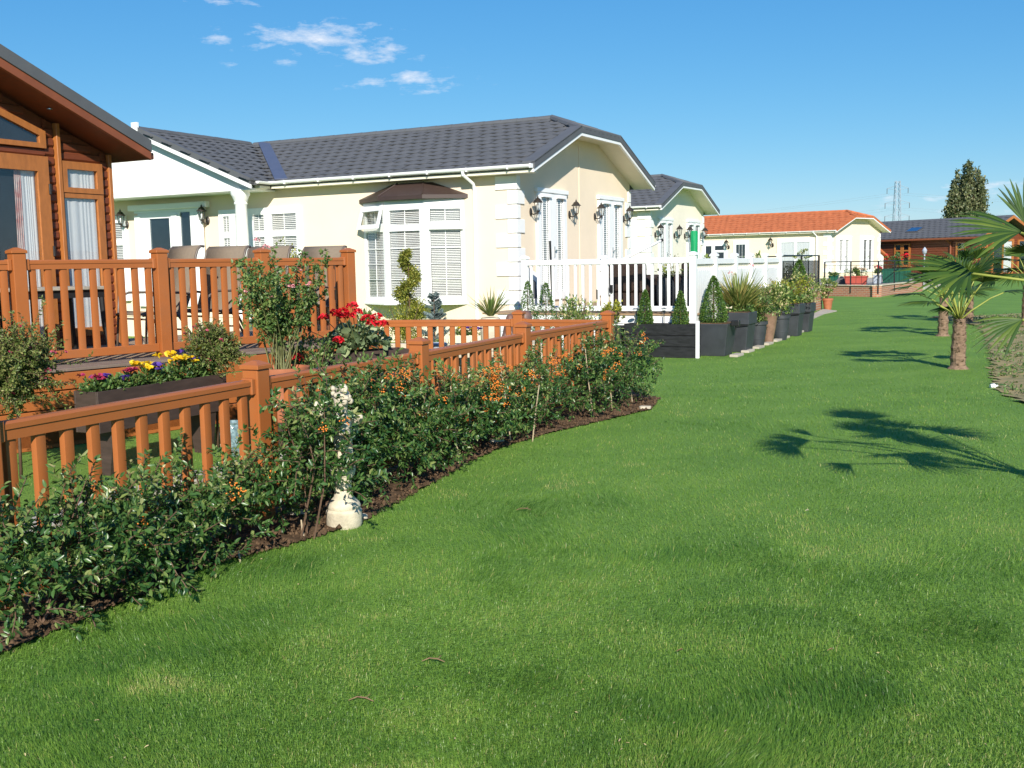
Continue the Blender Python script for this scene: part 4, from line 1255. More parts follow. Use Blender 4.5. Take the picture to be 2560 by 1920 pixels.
for x, y, lab in ((1822, 618, 'lantern on the orange-roofed bungalow between its two smaller windows'), (1932, 613, 'lantern on the orange-roofed bungalow beside its wide curtained window')):
    u, z = u3(x, y); lantern(H3(u, 0.0, z), -g3, lab, 1.7)
dpu = u3(2043, 600)[0]
MB().tube([H3(dpu - .1, -.36, 3.38), H3(dpu, -.06, 3.1), H3(dpu, -.06, .5)], .05, 8).build('downpipe', M_WHITE, h3)
sh = empty('lean_to', H3(-1.5, W3 + .8, 0), 'small white lean-to with orange sloping roof beside the orange-roofed bungalow', 'shed')
MB().prism([H3(-.9, W3 + .02, 0), H3(-.9, W3 + 2.3, 0), H3(-.9, W3 + 2.3, 1.75), H3(-.9, W3 + .02, 2.75)], -l3 * 2).build('wall', M_WHITEWALL, sh)
MB().prism([H3(-.7, W3 + .02, 2.78), H3(-.7, W3 + 2.6, 1.62), H3(-.7, W3 + 2.6, 1.78), H3(-.7, W3 + .02, 2.94)], -l3 * 2.4).build('roof', M_ORTILE, sh)
pfs = lambda p, d, z: H3(-.9 + d, p, z)
window(pfs, sh, (W3 + .95, W3 + 1.45, 1.35, 1.85), [(W3 + 1.0, W3 + 1.4, 1.4, 1.8)], 'dark', d=.04)

# ---------------------------------------------------------------- far brown lodge
E1 = G0(2190, 600.5, 2.9); E2 = G0(2432, 592, 2.9)
l4 = unit((E2 - E1) * [1, 1, 0]); g4 = np.array([-l4[1], l4[0], 0])
H4 = Frame(E2 * [1, 1, 0] + g4 * .4, l4, g4)
h4 = empty('timber_lodge', H4(-4, 2, 0), 'distant red brown timber lodge with long dark roof behind the palms', 'lodge')
UL4 = 10.5; W4 = 6.2
for k in range(15):
    z0 = .35 + k * .165
    MB().bx(H4, (-UL4, 0), (0, .1), (z0, z0 + .155)).build('cladding_board', M_CLAD, h4, bev=.01)
    MB().bx(H4, (-.1, 0), (.101, W4), (z0, z0 + .155)).build('cladding_board', M_CLAD, h4, bev=.01)
MB().bx(H4, (-UL4, -.11), (.11, W4), (.2, 2.8)).build('wall', M_CLAD, h4)
MB().prism([H4(-.02, 0.0, 2.82), H4(-.02, W4, 2.82), H4(-.02, W4 / 2, 4.05)], -l4 * .1).build('gable_wall', M_CLAD, h4)
rz4 = 4.35
rf4 = MB().prism([H4(-UL4 - .5, -.4, 2.93), H4(.7, -.4, 2.93), H4(.7, W4 / 2, rz4), H4(-UL4 - .5, W4 / 2, rz4)], -ZV * .1).build('roof', M_SLATE, h4)
MB().prism([H4(-UL4 - .5, W4 + .4, 2.93), H4(.7, W4 + .4, 2.93), H4(.7, W4 / 2, rz4), H4(-UL4 - .5, W4 / 2, rz4)], -ZV * .1).build('roof', M_SLATE, h4)
sv4 = g4 * (W4 / 2 + .4) + ZV * (rz4 - 2.93)
tile_roof(rf4, H4(-UL4 - .5, -.4, 2.93), l4, sv4, [(0, 0), (UL4 + 1.2, 0), (UL4 + 1.2, np.linalg.norm(sv4)), (0, np.linalg.norm(sv4))], .45, .36, M_SLATE, 0)
MB().bx(H4, (-UL4 - .5, .7), (-.48, -.4), (2.78, 2.9)).build('gutter', M_FASCIA, h4)
for sg in (1, -1):
    vv = -.4 if sg > 0 else W4 + .4
    MB().hexa([H4(.66, vv, 2.70), H4(.72, vv, 2.70), H4(.72, W4 / 2, rz4 - .22), H4(.66, W4 / 2, rz4 - .22), H4(.66, vv, 2.90), H4(.72, vv, 2.90), H4(.72, W4 / 2, rz4 - .03), H4(.66, W4 / 2, rz4 - .03)]).build('bargeboard', M_TRIMWOOD, h4)
MB().box(H4(-5.4, .9, 3.55), l4 * .45, unit(sv4) * .35, unit(np.cross(l4, sv4)) * .06).build('roof_light', M_STEEL, h4)
LW4 = lambda p, d, z: H4(p, -d, z)
GW4 = lambda p, d, z: H4(d, p, z)
u4 = lambda x, y: H4.onv(x, y, 0.0)[0]
for x0, x1, z0, z1, panes in ((2236, 2276, 1.0, 2.6, [(2240, 2252), (2260, 2272)]), (2390, 2414, .8, 2.6, [(2394, 2411)])):
    a, b_ = u4(x0, 640), u4(x1, 640)
    window(LW4, h4, (a, b_, z0, z1), [(u4(p, 640), u4(r_, 640), zz0, zz1) for p, r_ in panes for zz0, zz1 in ((z0 + .1, 2.05), (2.15, z1 - .1))], 'dark', m_frame=M_TRIMWOOD, d=.07)
window(GW4, h4, (.35, 1.25, .6, 2.7), [(.5, 1.1, .75, 2.15), (.5, 1.1, 2.25, 2.6)], 'dark', m_frame=M_TRIMWOOD, d=.07)
window(GW4, h4, (1.75, 4.3, .4, 2.75), [(1.95, 2.95, .5, 2.6), (3.1, 4.1, .5, 2.6)], ['dark', 'curtain'], m_frame=M_TRIMWOOD, d=.07, sill=False)
window(GW4, h4, (4.8, 5.8, .6, 2.7), [(4.95, 5.65, .75, 2.15), (4.95, 5.65, 2.25, 2.6)], 'dark', m_frame=M_TRIMWOOD, d=.07)
dp4 = u4(2377, 640)
MB().tube([H4(dp4 - .1, -.43, 2.8), H4(dp4, -.06, 2.5), H4(dp4, -.06, .2)], .06, 8).build('downpipe', M_FASCIA, h4)

# ---------------------------------------------------------------- near timber lodge
H5 = Frame((-4.91, 12.9, 0), LV, GV)
h5 = empty('timber_lodge', H5(-1, -2, 0), 'near red brown timber lodge with golden window frames beside the deck', 'lodge')
G5 = lambda p, d, z: H5(d, p, z)
def seg_boards(v0, v1, zlo, zhi_f):
    z = zlo
    while z < 4.6:
        top = min(z + .098, zhi_f(v0))
        if top - z < .02: break
        b = MB()
        ve = min(v1, .28 - (top + .02 - 2.94) / sl5) if zhi_f is wt else v1
        if ve - v0 < .03: break
        b.prism([H5(0.0, v0, z), H5(.012, v0, z), H5(.028, v0, z + .02), H5(.026, v0, top - .014), H5(.010, v0, top), H5(0.0, v0, top)], H5.g * (ve - v0))
        b.build('cladding_board', M_CLAD, h5)
        z += .105
sl5 = .402
ver = lambda v: 2.94 + (0.28 - v) * sl5          # underside of the verge
wt = lambda v: min(ver(v) - .02, 4.5)
seg_boards(-.045, .06, DZ - .2, wt)
seg_boards(-.63, -.045, 2.90, wt)
seg_boards(-.82, -.70, DZ - .2, wt)
seg_boards(-1.95, -.82, 2.92, lambda v: 3.005)
seg_boards(-3.9, -.82, 3.36, wt)
seg_boards(-3.9, -2.55, DZ - .2, lambda v: 3.36)
MB().prism([H5(-.002, .10, DZ - .4), H5(-.002, -4.0, DZ - .4), H5(-.002, -4.0, 4.55), H5(-.002, .10, ver(.1))], -LV * .1).build('wall', M_CLAD, h5)
MB().bx(H5, (-8, -.103), (0.0, .1), (DZ - .5, ver(.1))).build('wall', M_CLAD, h5)
MB().bx(G5, (.055, .105), (0.0, .055), (DZ - .2, ver(.1) - .0)).build('corner_post', M_TRIMWOOD, h5, bev=.005)
MB().bx(G5, (-.685, -.635), (0.0, .075), (DZ - .2, ver(-.66) - .01)).build('corner_post', M_TRIMWOOD, h5, bev=.005)
window(G5, h5, (-.625, -.055, 2.53, 2.89), [(-.56, -.135, 2.59, 2.80)], 'curtain', m_frame=M_TRIMWOOD, d=.065, sill=False)
window(G5, h5, (-.625, -.05, .85, 2.525), [(-.615, -.14, .95, 2.47)], 'curtain', m_frame=M_TRIMWOOD, d=.055, sill=False)
pd = window(G5, h5, (-2.5, -.825, DZ, 2.915), [(-2.4, -1.76, .82, 2.74), (-1.58, -.97, .82, 2.745)], ['dark', 'halfcurtain'], m_frame=M_TRIMWOOD, d=.08, sill=False, name='patio_door')
s = MB(); vs = []
for k in range(31):
    t = k / 30; vs += [G5(-1.27 + t * .09, .024 + .006 * math.sin(t * 20), .82), G5(-1.24 + t * .08, .024 + .006 * math.sin(t * 20), 2.74)]
s.add(vs, [(2 * k, 2 * k + 2, 2 * k + 3, 2 * k + 1) for k in range(30)]); s.build('curtain', M_REDCURT, pd, recalc=False, smooth=True)
for zz in (1.85, 2.55):
    MB().bx(G5, (-.845, -.815), (.08, .10), (zz - .06, zz + .06)).build('hinge', M_BRONZE, pd, bev=.004)
# slanted top window
b = MB()
def tz(v): return 3.22 + (-.82 - v) * .34
o1 = [(-.82, 3.01), (-.82, tz(-.82) - .02), (-2.6, tz(-2.6)), (-2.6, 3.01)]
i1_ = [(-.90, 3.065), (-.90, tz(-.9) - .10), (-2.5, tz(-2.5) - .075), (-2.5, 3.065)]
for k in range(4):
    j = (k + 1) % 4
    b.hexa([G5(o1[k][0], 0, o1[k][1]), G5(o1[j][0], 0, o1[j][1]), G5(i1_[j][0], 0, i1_[j][1]), G5(i1_[k][0], 0, i1_[k][1]), G5(o1[k][0], .06, o1[k][1]), G5(o1[j][0], .06, o1[j][1]), G5(i1_[j][0], .06, i1_[j][1]), G5(i1_[k][0], .06, i1_[k][1])])
tw_ = b.build('gable_window', M_TRIMWOOD, h5)
MB().prism([G5(v, .003, z) for v, z in i1_], LV * .004).build('interior', M_DARKROOM, tw_)
MB().prism([G5(v, .03, z) for v, z in i1_], LV * .004).build('pane', M_GLASS, tw_)
# roof
uo = .5
za = lambda v: 2.94 + (.28 - v) * sl5
rf5 = MB().hexa([H5(-8, .28, za(.28) + .15), H5(uo + .03, .28, za(.28) + .15), H5(uo + .03, -4.0, za(-4.0) + .15), H5(-8, -4.0, za(-4.0) + .15), H5(-8, .28, za(.28) + .225), H5(uo + .03, .28, za(.28) + .225), H5(uo + .03, -4.0, za(-4.0) + .225), H5(-8, -4.0, za(-4.0) + .225)]).build('roof', M_SLATE2, h5)
MB().hexa([H5(-8, -8.3, za(.28) + .15), H5(uo + .03, -8.3, za(.28) + .15), H5(uo + .03, -4.0, za(-4.0) + .15), H5(-8, -4.0, za(-4.0) + .15), H5(-8, -8.3, za(.28) + .225), H5(uo + .03, -8.3, za(.28) + .225), H5(uo + .03, -4.0, za(-4.0) + .225), H5(-8, -4.0, za(-4.0) + .225)]).build('roof', M_SLATE2, h5)
def vstrip(z0, z1, ua, ub, nm, m):
    MB().hexa([H5(ua, .29, za(.29) + z0), H5(ub, .29, za(.29) + z0), H5(ub, -4.0, za(-4) + z0), H5(ua, -4.0, za(-4) + z0), H5(ua, .29, za(.29) + z1), H5(ub, .29, za(.29) + z1), H5(ub, -4.0, za(-4) + z1), H5(ua, -4.0, za(-4) + z1)]).build(nm, m, h5, bev=.004)
vstrip(0.0, .095, uo - .02, uo + .03, 'bargeboard', M_FASCIA)
vstrip(.097, .235, uo - .02, uo + .045, 'verge_trim', M_SLATE2)
vstrip(.012, .045, -.12, uo - .022, 'soffit', M_CLAD)
MB().bx(H5, (-8, uo), (.295, .36), (2.95, 3.03)).build('gutter', M_FASCIA, h5, bev=.01)
MB().bx(H5, (-.25, -.1), (.12, .2), (2.58, 2.72)).build('floodlight', M_BLACK, h5, bev=.01)
for v in (-.9, -2.3):
    MB().lathe(H5(.26, v, za(v) + .002), [(.001, 0), (.035, 0), (.035, .008), (.001, .009)], 12).build('downlight', M_STEEL, h5)
MB().bx(H5, (-8, -.2), (-8, .05), (0, DZ - .45)).build('plinth', M_BRICKM, h5)

M_DRY = mat('dry_stalk', (0.22, 0.13, 0.07), rough=0.8, var=0.2, vscale=30)
M_FUCH = leafmat('fuchsia_leaf', [(0.0, (0.07, 0.11, 0.025)), (0.6, (0.17, 0.22, 0.05)), (1.0, (0.34, 0.32, 0.11))], rough=0.5, trans=0.25)
# ================================================================== BERRY BUSHES ALONG THE NEAR FENCE
def fence_pt(s):          # s in posts (0..4)
    i = min(int(s), 3); return FP[i] + (FP[i + 1] - FP[i]) * (s - i)


def pyracantha(s, width, height, label, n=260, off=0.22, sprigs=5, berries=0, bz=(.4, .8), depth=.42, bx=0.0, zlo=.05):
    global RNG
    i = min(int(s), 3); d = unit(FP[i + 1] - FP[i]); nrm = np.array([d[1], -d[0], 0])
    base = fence_pt(s) + nrm * off
    r = empty('pyracantha_bush', base, label, 'bush', 'pyracantha bushes along the near fence')
    stems = MB(); 
    for k in range(7 if zlo < .1 else 3):
        t = base + d * RNG.uniform(-.5, .5) * width + nrm * RNG.uniform(-.1, .15) + ZV * height * RNG.uniform(.7, 1.0)
        p0 = base + d * RNG.normal() * .03 + nrm * RNG.normal() * .03
        m_ = p0 + (t - p0) * .5 + RNG.normal(size=3) * .05
        stems.tube([p0, m_, t], [.0065, .005, .002], 6)
    st = []; di = []; le = []
    ph = RNG.random() * 6
    for _ in range(n):
        a = RNG.uniform(-.5, .5); e = RNG.random() ** .75
        hh = height * (1 - .9 * abs(a) ** 2.2) * (.86 + .14 * math.sin(a * 13 + ph))
        z = zlo + (hh - zlo) * e * .9
        dp = RNG.uniform(-.35, 1.0) * depth * (.55 + .6 * math.sin(math.pi * min(1, e * .8 + .15)))
        st.append(base + d * a * width + nrm * (dp - .08) + ZV * z)
        v = nrm * (.25 + RNG.normal() * .55) + d * (RNG.normal() * .65 + a * .6) + ZV * (.25 + RNG.normal() * .5)
        di.append(unit(v)); le.append(RNG.uniform(.10, .24))
    for _ in range(sprigs):
        a = RNG.uniform(-.45, .45)
        st.append(base + d * a * width + nrm * RNG.uniform(-.05, .2) + ZV * height * .7); di.append(unit(ZV * 1.2 + d * RNG.normal() * .3 + nrm * RNG.normal() * .3)); le.append(RNG.uniform(.25, .42))
    for _ in range(sprigs):
        a = RNG.uniform(-.5, .5)
        st.append(base + d * a * width + nrm * .2 + ZV * height * RNG.uniform(.3, .8)); di.append(unit(nrm * 1.0 + ZV * .5 + d * RNG.normal() * .7)); le.append(RNG.uniform(.2, .34))
    pl = shoots(st, di, le, .022, .3)
    for q in pl[::2]:
        stems.tube(q[::3] if len(q) > 6 else q[[0, -1]], .0028, 4, cap=False)
    stems.build('stems', M_STEM, r, recalc=False)['kind'] = 'stuff'
    P, D = twig_leaves(pl, per=3, spread=.85)
    P = P + RNG.normal(size=P.shape) * .004
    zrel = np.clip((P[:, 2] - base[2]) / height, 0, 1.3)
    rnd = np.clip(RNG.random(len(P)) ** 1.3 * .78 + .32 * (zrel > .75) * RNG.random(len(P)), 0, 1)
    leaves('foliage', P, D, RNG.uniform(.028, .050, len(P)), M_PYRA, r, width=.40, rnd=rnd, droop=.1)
    if berries:
        b = MB(); cs = []
        for _ in range(berries):
            if bx is None:
                a = RNG.uniform(-.45, .45)
            else:
                a = bx + RNG.normal() * .13
            c = base + d * a * width + nrm * (depth * .62 + RNG.uniform(0, .1)) + ZV * height * RNG.uniform(*bz)
            for _ in range(11):
                q = c + RNG.normal(size=3) * .016
                b.sphere(q, .0052, 6, 4)
        b.build('berries', M_BERRY, r, recalc=False, smooth=True)['kind'] = 'stuff'
    return r


pyracantha(0.02, .8, .66, 'dense glossy bush at the very corner of the picture, below the first fence panel', 184, off=.26, depth=.44, sprigs=8)
pyracantha(0.36, .9, .60, 'low bush with red berries under the trough of pansies', 184, off=.25, berries=4, depth=.42, bx=None, sprigs=8)
pyracantha(0.70, .8, .54, 'low thin bush leaning on the fence before the first full post', 120, off=.18, berries=2, depth=.34, bx=None, sprigs=8)
pyracantha(1.17, .6, .92, 'tall bush spilling round the first full fence post beside the statue', 168, off=.20, depth=.30, sprigs=9)
pyracantha(0.86, .5, .92, 'bush growing up in front of the white statue', 104, off=.56, depth=.26, sprigs=5, berries=2, bx=None, zlo=.34)
pyracantha(1.38, .85, 1.04, 'tallest bush, hiding the head of the white statue', 216, off=.22, berries=7, depth=.36, bz=(.6, .9), bx=.2, sprigs=8)
pyracantha(1.72, .9, .84, 'dense dark bush between the statue and the second fence post', 208, off=.20, berries=3, depth=.38, bx=None, sprigs=8)
pyracantha(2.10, .85, .78, 'bush carrying the biggest cluster of orange berries', 168, off=.18, sprigs=8, berries=46, depth=.38, bz=(.52, .98), bx=.22)
pyracantha(2.48, .9, .72, 'bush with two leaning canes and a few orange berries', 160, off=.18, sprigs=8, berries=9, depth=.38, bz=(.5, .95), bx=None)
pyracantha(2.92, .95, .74, 'bush below the third fence post with scattered berries', 160, off=.20, sprigs=8, berries=9, depth=.40, bz=(.7, 1.0), bx=None)
pyracantha(3.34, .95, .84, 'full bush near the end of the fence, sprinkled with berries', 208, off=.30, sprigs=8, berries=12, depth=.46, bz=(.5, .95), bx=None)
pyracantha(3.72, .9, .86, 'last bush, spreading past the corner post over the lawn', 192, off=.36, berries=5, depth=.48, bz=(.5, .95), bx=None, sprigs=9)

# canes
for (x0, y0, x1, y1, Y, lab) in [(1250, 905, 1268, 1040, 9.4, 'pale cane leaning beside the biggest berry cluster'), (1348, 962, 1329, 1126, 9.45, 'long pale cane leaning the other way in the middle of the bushes'), (1463, 872, 1476, 985, 10.9, 'upright pale cane in the bush near the fence end'),
                                 (1525, 965, 1531, 1042, 11.3, 'short pale cane over the last patch of bare soil'), (1579, 985, 1580, 1028, 11.9, 'thin cane in the last bush over the lawn'), (309, 1118, 329, 1275, 5.6, 'grey cane standing in the low bushes on the near panel'), (552, 1110, 573, 1225, 6.3, 'pale cane just before the first full fence post'),
                                 (596, 1378, 603, 1420, 5.65, 'short peg standing in the soil edge near the camera'), (753, 1300, 761, 1350, 6.15, 'short peg beside the foot of the statue'), (1125, 952, 1130, 1000, 8.6, 'grey cane end under the berry cluster')]:
    a = AY(x0, y0, Y); b_ = AY(x1, y1, Y - .06)
    if b_[2] > 0.0:
        dv = (b_ - a); t = (0.0 - a[2]) / dv[2]; b_ = a + dv * t
    o = MB().tube([b_, (a + b_) / 2 + RNG.normal(size=3) * .004, a], [.0065, .006, .005], 8)
    rt_ = empty('bamboo_cane', b_, lab, 'cane', 'canes among the bushes')
    o.build('stick', M_CANE, rt_, smooth='auto')
    kn = MB()
    for t in (.25, .5, .75):
        kn.tube([b_ + (a - b_) * (t - .008), b_ + (a - b_) * (t + .008)], 0.0074, 8)
    kn.build('joints', M_CANE, rt_)['kind'] = 'stuff'

# ---------------------------------------------------------------- statue among the bushes
SB = np.array([-1.06, 6.40, 0.0])
st_ = empty('garden_statue', SB, 'white stone cherub statue on a round pedestal, half hidden by bushes', 'statue')
MB().lathe(SB, [(.105, 0), (.112, .02), (.112, .10), (.10, .115), (.105, .13), (.098, .15), (.06, .19), (.05, .26), (.055, .30), (.075, .33), (.082, .36), (.078, .38)], 20).build('pedestal', M_STATUE, st_, smooth='auto')


def skin_mesh(name, verts, edges, rad, m, par, sub=2, root=0):
    me = bpy.data.meshes.new('tmp'); off = wloc(par)
    me.from_pydata([tuple(np.array(q) - off) for q in verts], edges, [])
    o = bpy.data.objects.new('tmp', me); COL.objects.link(o)
    md = o.modifiers.new('s', 'SKIN'); md.use_smooth_shade = True
    sv = me.skin_vertices[0].data
    for i, r_ in enumerate(rad):
        sv[i].radius = (r_, r_) if not hasattr(r_, '__len__') else r_
        sv[i].use_root = (i == root)
    ss = o.modifiers.new('u', 'SUBSURF'); ss.levels = sub; ss.render_levels = sub
    dg = bpy.context.evaluated_depsgraph_get()
    me2 = bpy.data.meshes.new_from_object(o.evaluated_get(dg)); me2.name = name
    bpy.data.objects.remove(o); bpy.data.meshes.remove(me)
    me2.materials.clear(); me2.materials.append(m)
    me2.polygons.foreach_set('use_smooth', [True] * len(me2.polygons))
    o2 = bpy.data.objects.new(name, me2); COL.objects.link(o2)
    if par is not None: o2.parent = par
    return o2


def sp(x, y, z): return SB + LV * y + np.array([GV[0], GV[1], 0]) * x + ZV * z
vv = [sp(0, 0, .52), sp(0, 0, .60), sp(0, .0, .68), sp(0, .005, .725), sp(0, .01, .79), sp(0, .012, .85),
      sp(-.035, .01, .50), sp(-.045, .045, .44), sp(-.04, .02, .385), sp(.035, .01, .50), sp(.04, .02, .44), sp(.045, .03, .385),
      sp(-.075, .0, .685), sp(-.115, .03, .62), sp(-.07, .085, .60), sp(.075, 0, .685), sp(.13, .035, .635), sp(.085, .09, .69)]
ee = [(0, 1), (1, 2), (2, 3), (3, 4), (4, 5), (0, 6), (6, 7), (7, 8), (0, 9), (9, 10), (10, 11), (2, 12), (12, 13), (13, 14), (2, 15), (15, 16), (16, 17)]
skin_mesh('figure', vv, ee, [.062, .058, .06, .03, .055, .05, .042, .032, .026, .042, .032, .026, .032, .026, .02, .032, .027, .02], M_STATUE, st_)
for sx in (-1, 1):
    MB().prism([sp(sx * .03, -.05, .60), sp(sx * .05, -.055, .70), sp(sx * .12, -.08, .80), sp(sx * .15, -.09, .72), sp(sx * .12, -.08, .62), sp(sx * .08, -.06, .57)], -LV * .02).build('wing', M_STATUE, st_, bev=.006)
fc = MB(); fc.sphere(sp(0, .066, .80), .011, 6, 5); fc.sphere(sp(.03, .056, .785), .02, 6, 5); fc.sphere(sp(-.03, .056, .785), .02, 6, 5); fc.build('face', M_STATUE, st_, smooth=True)
hr = MB()
for k in range(26):
    t = RNG.random() * 2 * math.pi; zz = RNG.uniform(.80, .875)
    hr.sphere(sp(.05 * math.cos(t), .01 + .05 * math.sin(t), zz), .016, 6, 5)
hr.build('curls', M_STATUE, st_, smooth=True)

# stones on the bed edge
for x, y, s, lab in ((1243, 1110, .07, 'pale flat stone on the soil edge in the middle of the bushes'), (745, 1290, .08, 'broken pale slab lying beside the statue foot'), (1612, 1024, .09, 'flat tan stone at the end of the soil bed'), (905, 1300, .05, 'small tan stone beside the statue pedestal')):
    c = G0(x, y); b = MB(); n = 9
    pr_ = [(s * (.7 + .5 * random.random()) * math.cos(2 * math.pi * k / n), s * .6 * (.7 + .5 * random.random()) * math.sin(2 * math.pi * k / n)) for k in range(n)]
    b.prism([c + np.array([a, e, 0.004]) for a, e in pr_], ZV * .035)
    tag(b.build('edging_stone', M_STONE, None, bev=.008), lab, 'stone')
for x, y, lab, kd in ((1085, 1645, 'curled dead stalk lying on the grass near the bottom', 0), (1692, 1628, 'small brown scrap on the grass near the bottom middle', 1), (2068, 1627, 'pale dry leaf on the grass low on the lawn', 1), (2013, 1277, 'white scrap on the grass below the palm shadow', 1), (905, 1742, 'dry straw lying on the grass at the bottom', 0), (1310, 1270, 'dry straw on the grass in front of the bushes', 0)):
    c = G0(x, y, .03)
    if kd:
        b = MB().prism([c, c + np.array([.018, .006, .008]), c + np.array([.028, .018, .0]), c + np.array([.010, .018, -.004])], ZV * .003)
        o = b.build('dry_leaf', M_DRY if 'white' not in lab else M_STONE, None)
        tag(o, lab, 'leaf')
    else:
        c = c - ZV * .012
        b = MB().tube([c + np.array([-.05, 0, 0]), c + np.array([-.02, .012, .008]), c + np.array([.015, -.008, .012]), c + np.array([.045, -.02, .003])], [.0015, .0025, .003, .0015], 6)
        b.tube([c + np.array([.015, -.008, .012]), c + np.array([.028, .015, .016])], .0015, 5)
        tag(b.build('dry_stalk', M_DRY, None, smooth='auto'), lab, 'stalk')
c = G0(2480, 966, .02)
sc_ = MB().lathe(c, [(.001, -.02), (.03, -.02), (.035, .03), (.012, .05), (.012, .07), (.001, .071)], 10).build('plastic_bottle', M_WHITE, None, smooth='auto')
sc_.data.transform(Matrix.Translation(tuple(c)) @ Matrix.Rotation(R(85), 4, 'Y') @ Matrix.Translation(tuple(-c)))
tag(sc_, 'white plastic litter at the edge of the dry strip', 'litter')


# ================================================================== PLANT BUILDERS
def ball_leaves(name, par, c, rad, n, size, m, shell=.35, width=.5, noise_amp=.15):
    c = np.array(c, float); rad = np.array(rad if hasattr(rad, '__len__') else (rad,) * 3, float)
    d = rand_dirs(n); t = 1 - shell * RNG.random(n) ** 1.5
    bump = np.array([noise.noise(tuple(q * 2.3 + c)) for q in d]) * noise_amp * 2
    P = c + d * rad * (t + bump)[:, None]
    D = d + RNG.normal(size=(n, 3)) * .7
    return leaves(name, P, D, size * RNG.uniform(.7, 1.25, n), m, par, width=width)


def cone_tree(base, h, r, label, group=None, n=2600, size=.024, m=None, z0=0.0, stem=True):
    base = np.array(base, float); root = empty('cone_topiary', base, label, 'topiary', group)
    if stem: MB().tube([base, base + ZV * h * .9], [.018, .006], 6).build('trunk', M_STEM, root)
    t = RNG.random(n) ** 1.5; a = RNG.random(n) * 2 * np.pi
    rr = r * np.clip(1.0 - t, 0, 1) ** .7 * (1 - .3 * RNG.random(n) ** 2) * (1 - .35 * np.clip(.12 - t, 0, 1) / .12)
    P = base + np.c_[rr * np.cos(a), rr * np.sin(a), z0 + t * h]
    P += RNG.normal(size=P.shape) * .008
    D = np.c_[np.cos(a), np.sin(a), np.full(n, .6)] + RNG.normal(size=(n, 3)) * .6
    leaves('crown', P, D, size * RNG.uniform(.7, 1.3, n), m or M_BOX, root, width=.6)
    return root


def flowers(par, name, pts, size, m, petals=5):
    """each flower head a part"""
    for p in pts:
        p = np.array(p, float); n = petals
        a = np.arange(n) * 2 * np.pi / n + RNG.random() * 6
        D = np.c_[np.cos(a), np.sin(a), np.full(n, .25)] + np.array([0, -.8, .2]) * .5
        V, T, r_ = leaf_arrays(np.repeat(p[None], n, 0), D, size * RNG.uniform(.8, 1.2), width=1.0, droop=.2)
        fast_mesh(name, V, T, r_, m, par)


def flower_ball(par, name, p, r, m, n=26, psize=.024):
    d = rand_dirs(n); d[:, 2] = np.abs(d[:, 2]) * .9 - .15
    V, T, q = leaf_arrays(np.array(p) + d * r * np.array([1, 1, .75]), d + RNG.normal(size=(n, 3)) * .5, psize, width=1.0, droop=.2)
    return fast_mesh(name, V, T, q, m, par)


def bush(base, h, r, label, m, cat='shrub', n=1400, size=.05, name='garden_shrub', z0=.1, group=None, width=.45, stem=True):
    base = np.array(base, float); root = empty(name, base, label, cat, group)
    b = MB()
    for k in range(6):
        a = RNG.random() * 6.28; b.tube([base, base + np.array([math.cos(a) * r * .3, math.sin(a) * r * .3, h * .5]), base + np.array([math.cos(a) * r * .7, math.sin(a) * r * .7, h * .9])], [.010, .007, .003], 5)
    if stem: b.build('stems', M_STEM, root)['kind'] = 'stuff'
    k = max(6, n // 45)
    d = rand_dirs(k); cc = base + ZV * (z0 + (h - z0) * .52) + d * np.array([r, r, (h - z0) * .5]) * (RNG.random((k, 1)) ** .5) * .85
    P = (cc[:, None, :] + RNG.normal(size=(k, 45, 3)) * np.array([r, r, h * .4]) * .14).reshape(-1, 3)
    D = (P - (base + ZV * h * .35)) / r + RNG.normal(size=P.shape) * .7 + ZV * .2
    leaves('foliage', P, D, size * RNG.uniform(.6, 1.3, len(P)), m, root, width=width)
    return root


def standard(base, h, c_h, r, label, fl=26):
    base = np.array(base, float); root = empty('standard_shrub', base, label, 'shrub')
    MB().tube([base, base + np.array([.01, 0, h * .5]), base + ZV * h], [.014, .011, .009], 7).build('trunk', M_STEM, root, smooth=True)
    c = base + ZV * c_h
    n = 520
    sh = shoots(np.repeat((c - ZV * r * .5)[None], n, 0) + RNG.normal(size=(n, 3)) * r * .25, unit(rand_dirs(n) + ZV * .35), RNG.uniform(.6, 1.15, n) * r, .02, .35)
    b = MB()
    for q in sh: b.tube(q[::3], .0022, 4, cap=False)
    b.build('twigs', M_STEM, root, recalc=False)['kind'] = 'stuff'
    P, D = twig_leaves(sh, per=3, spread=.9)
    leaves('foliage', P, D, RNG.uniform(.018, .034, len(P)), M_FUCH, root, width=.45)
    tips = [q[-1] for q in sh]
    for q in random.sample(tips, fl):
        flower_ball(root, 'flower', q, .012, M_FLOWER_MAG, 7, .018)
    return root


# ---------------------------------------------------------------- near garden: troughs, pots
standard(AY(50, 1150, 8.1) * [1, 1, 0], .78, 1.02, .37, 'round fuchsia standard with pink flowers standing at the picture edge before the deck', 34)
standard(AY(536, 940, 9.3) * [1, 1, 0], .80, .99, .22, 'smaller fuchsia standard with pink buds at the end of the pansy trough', 18)


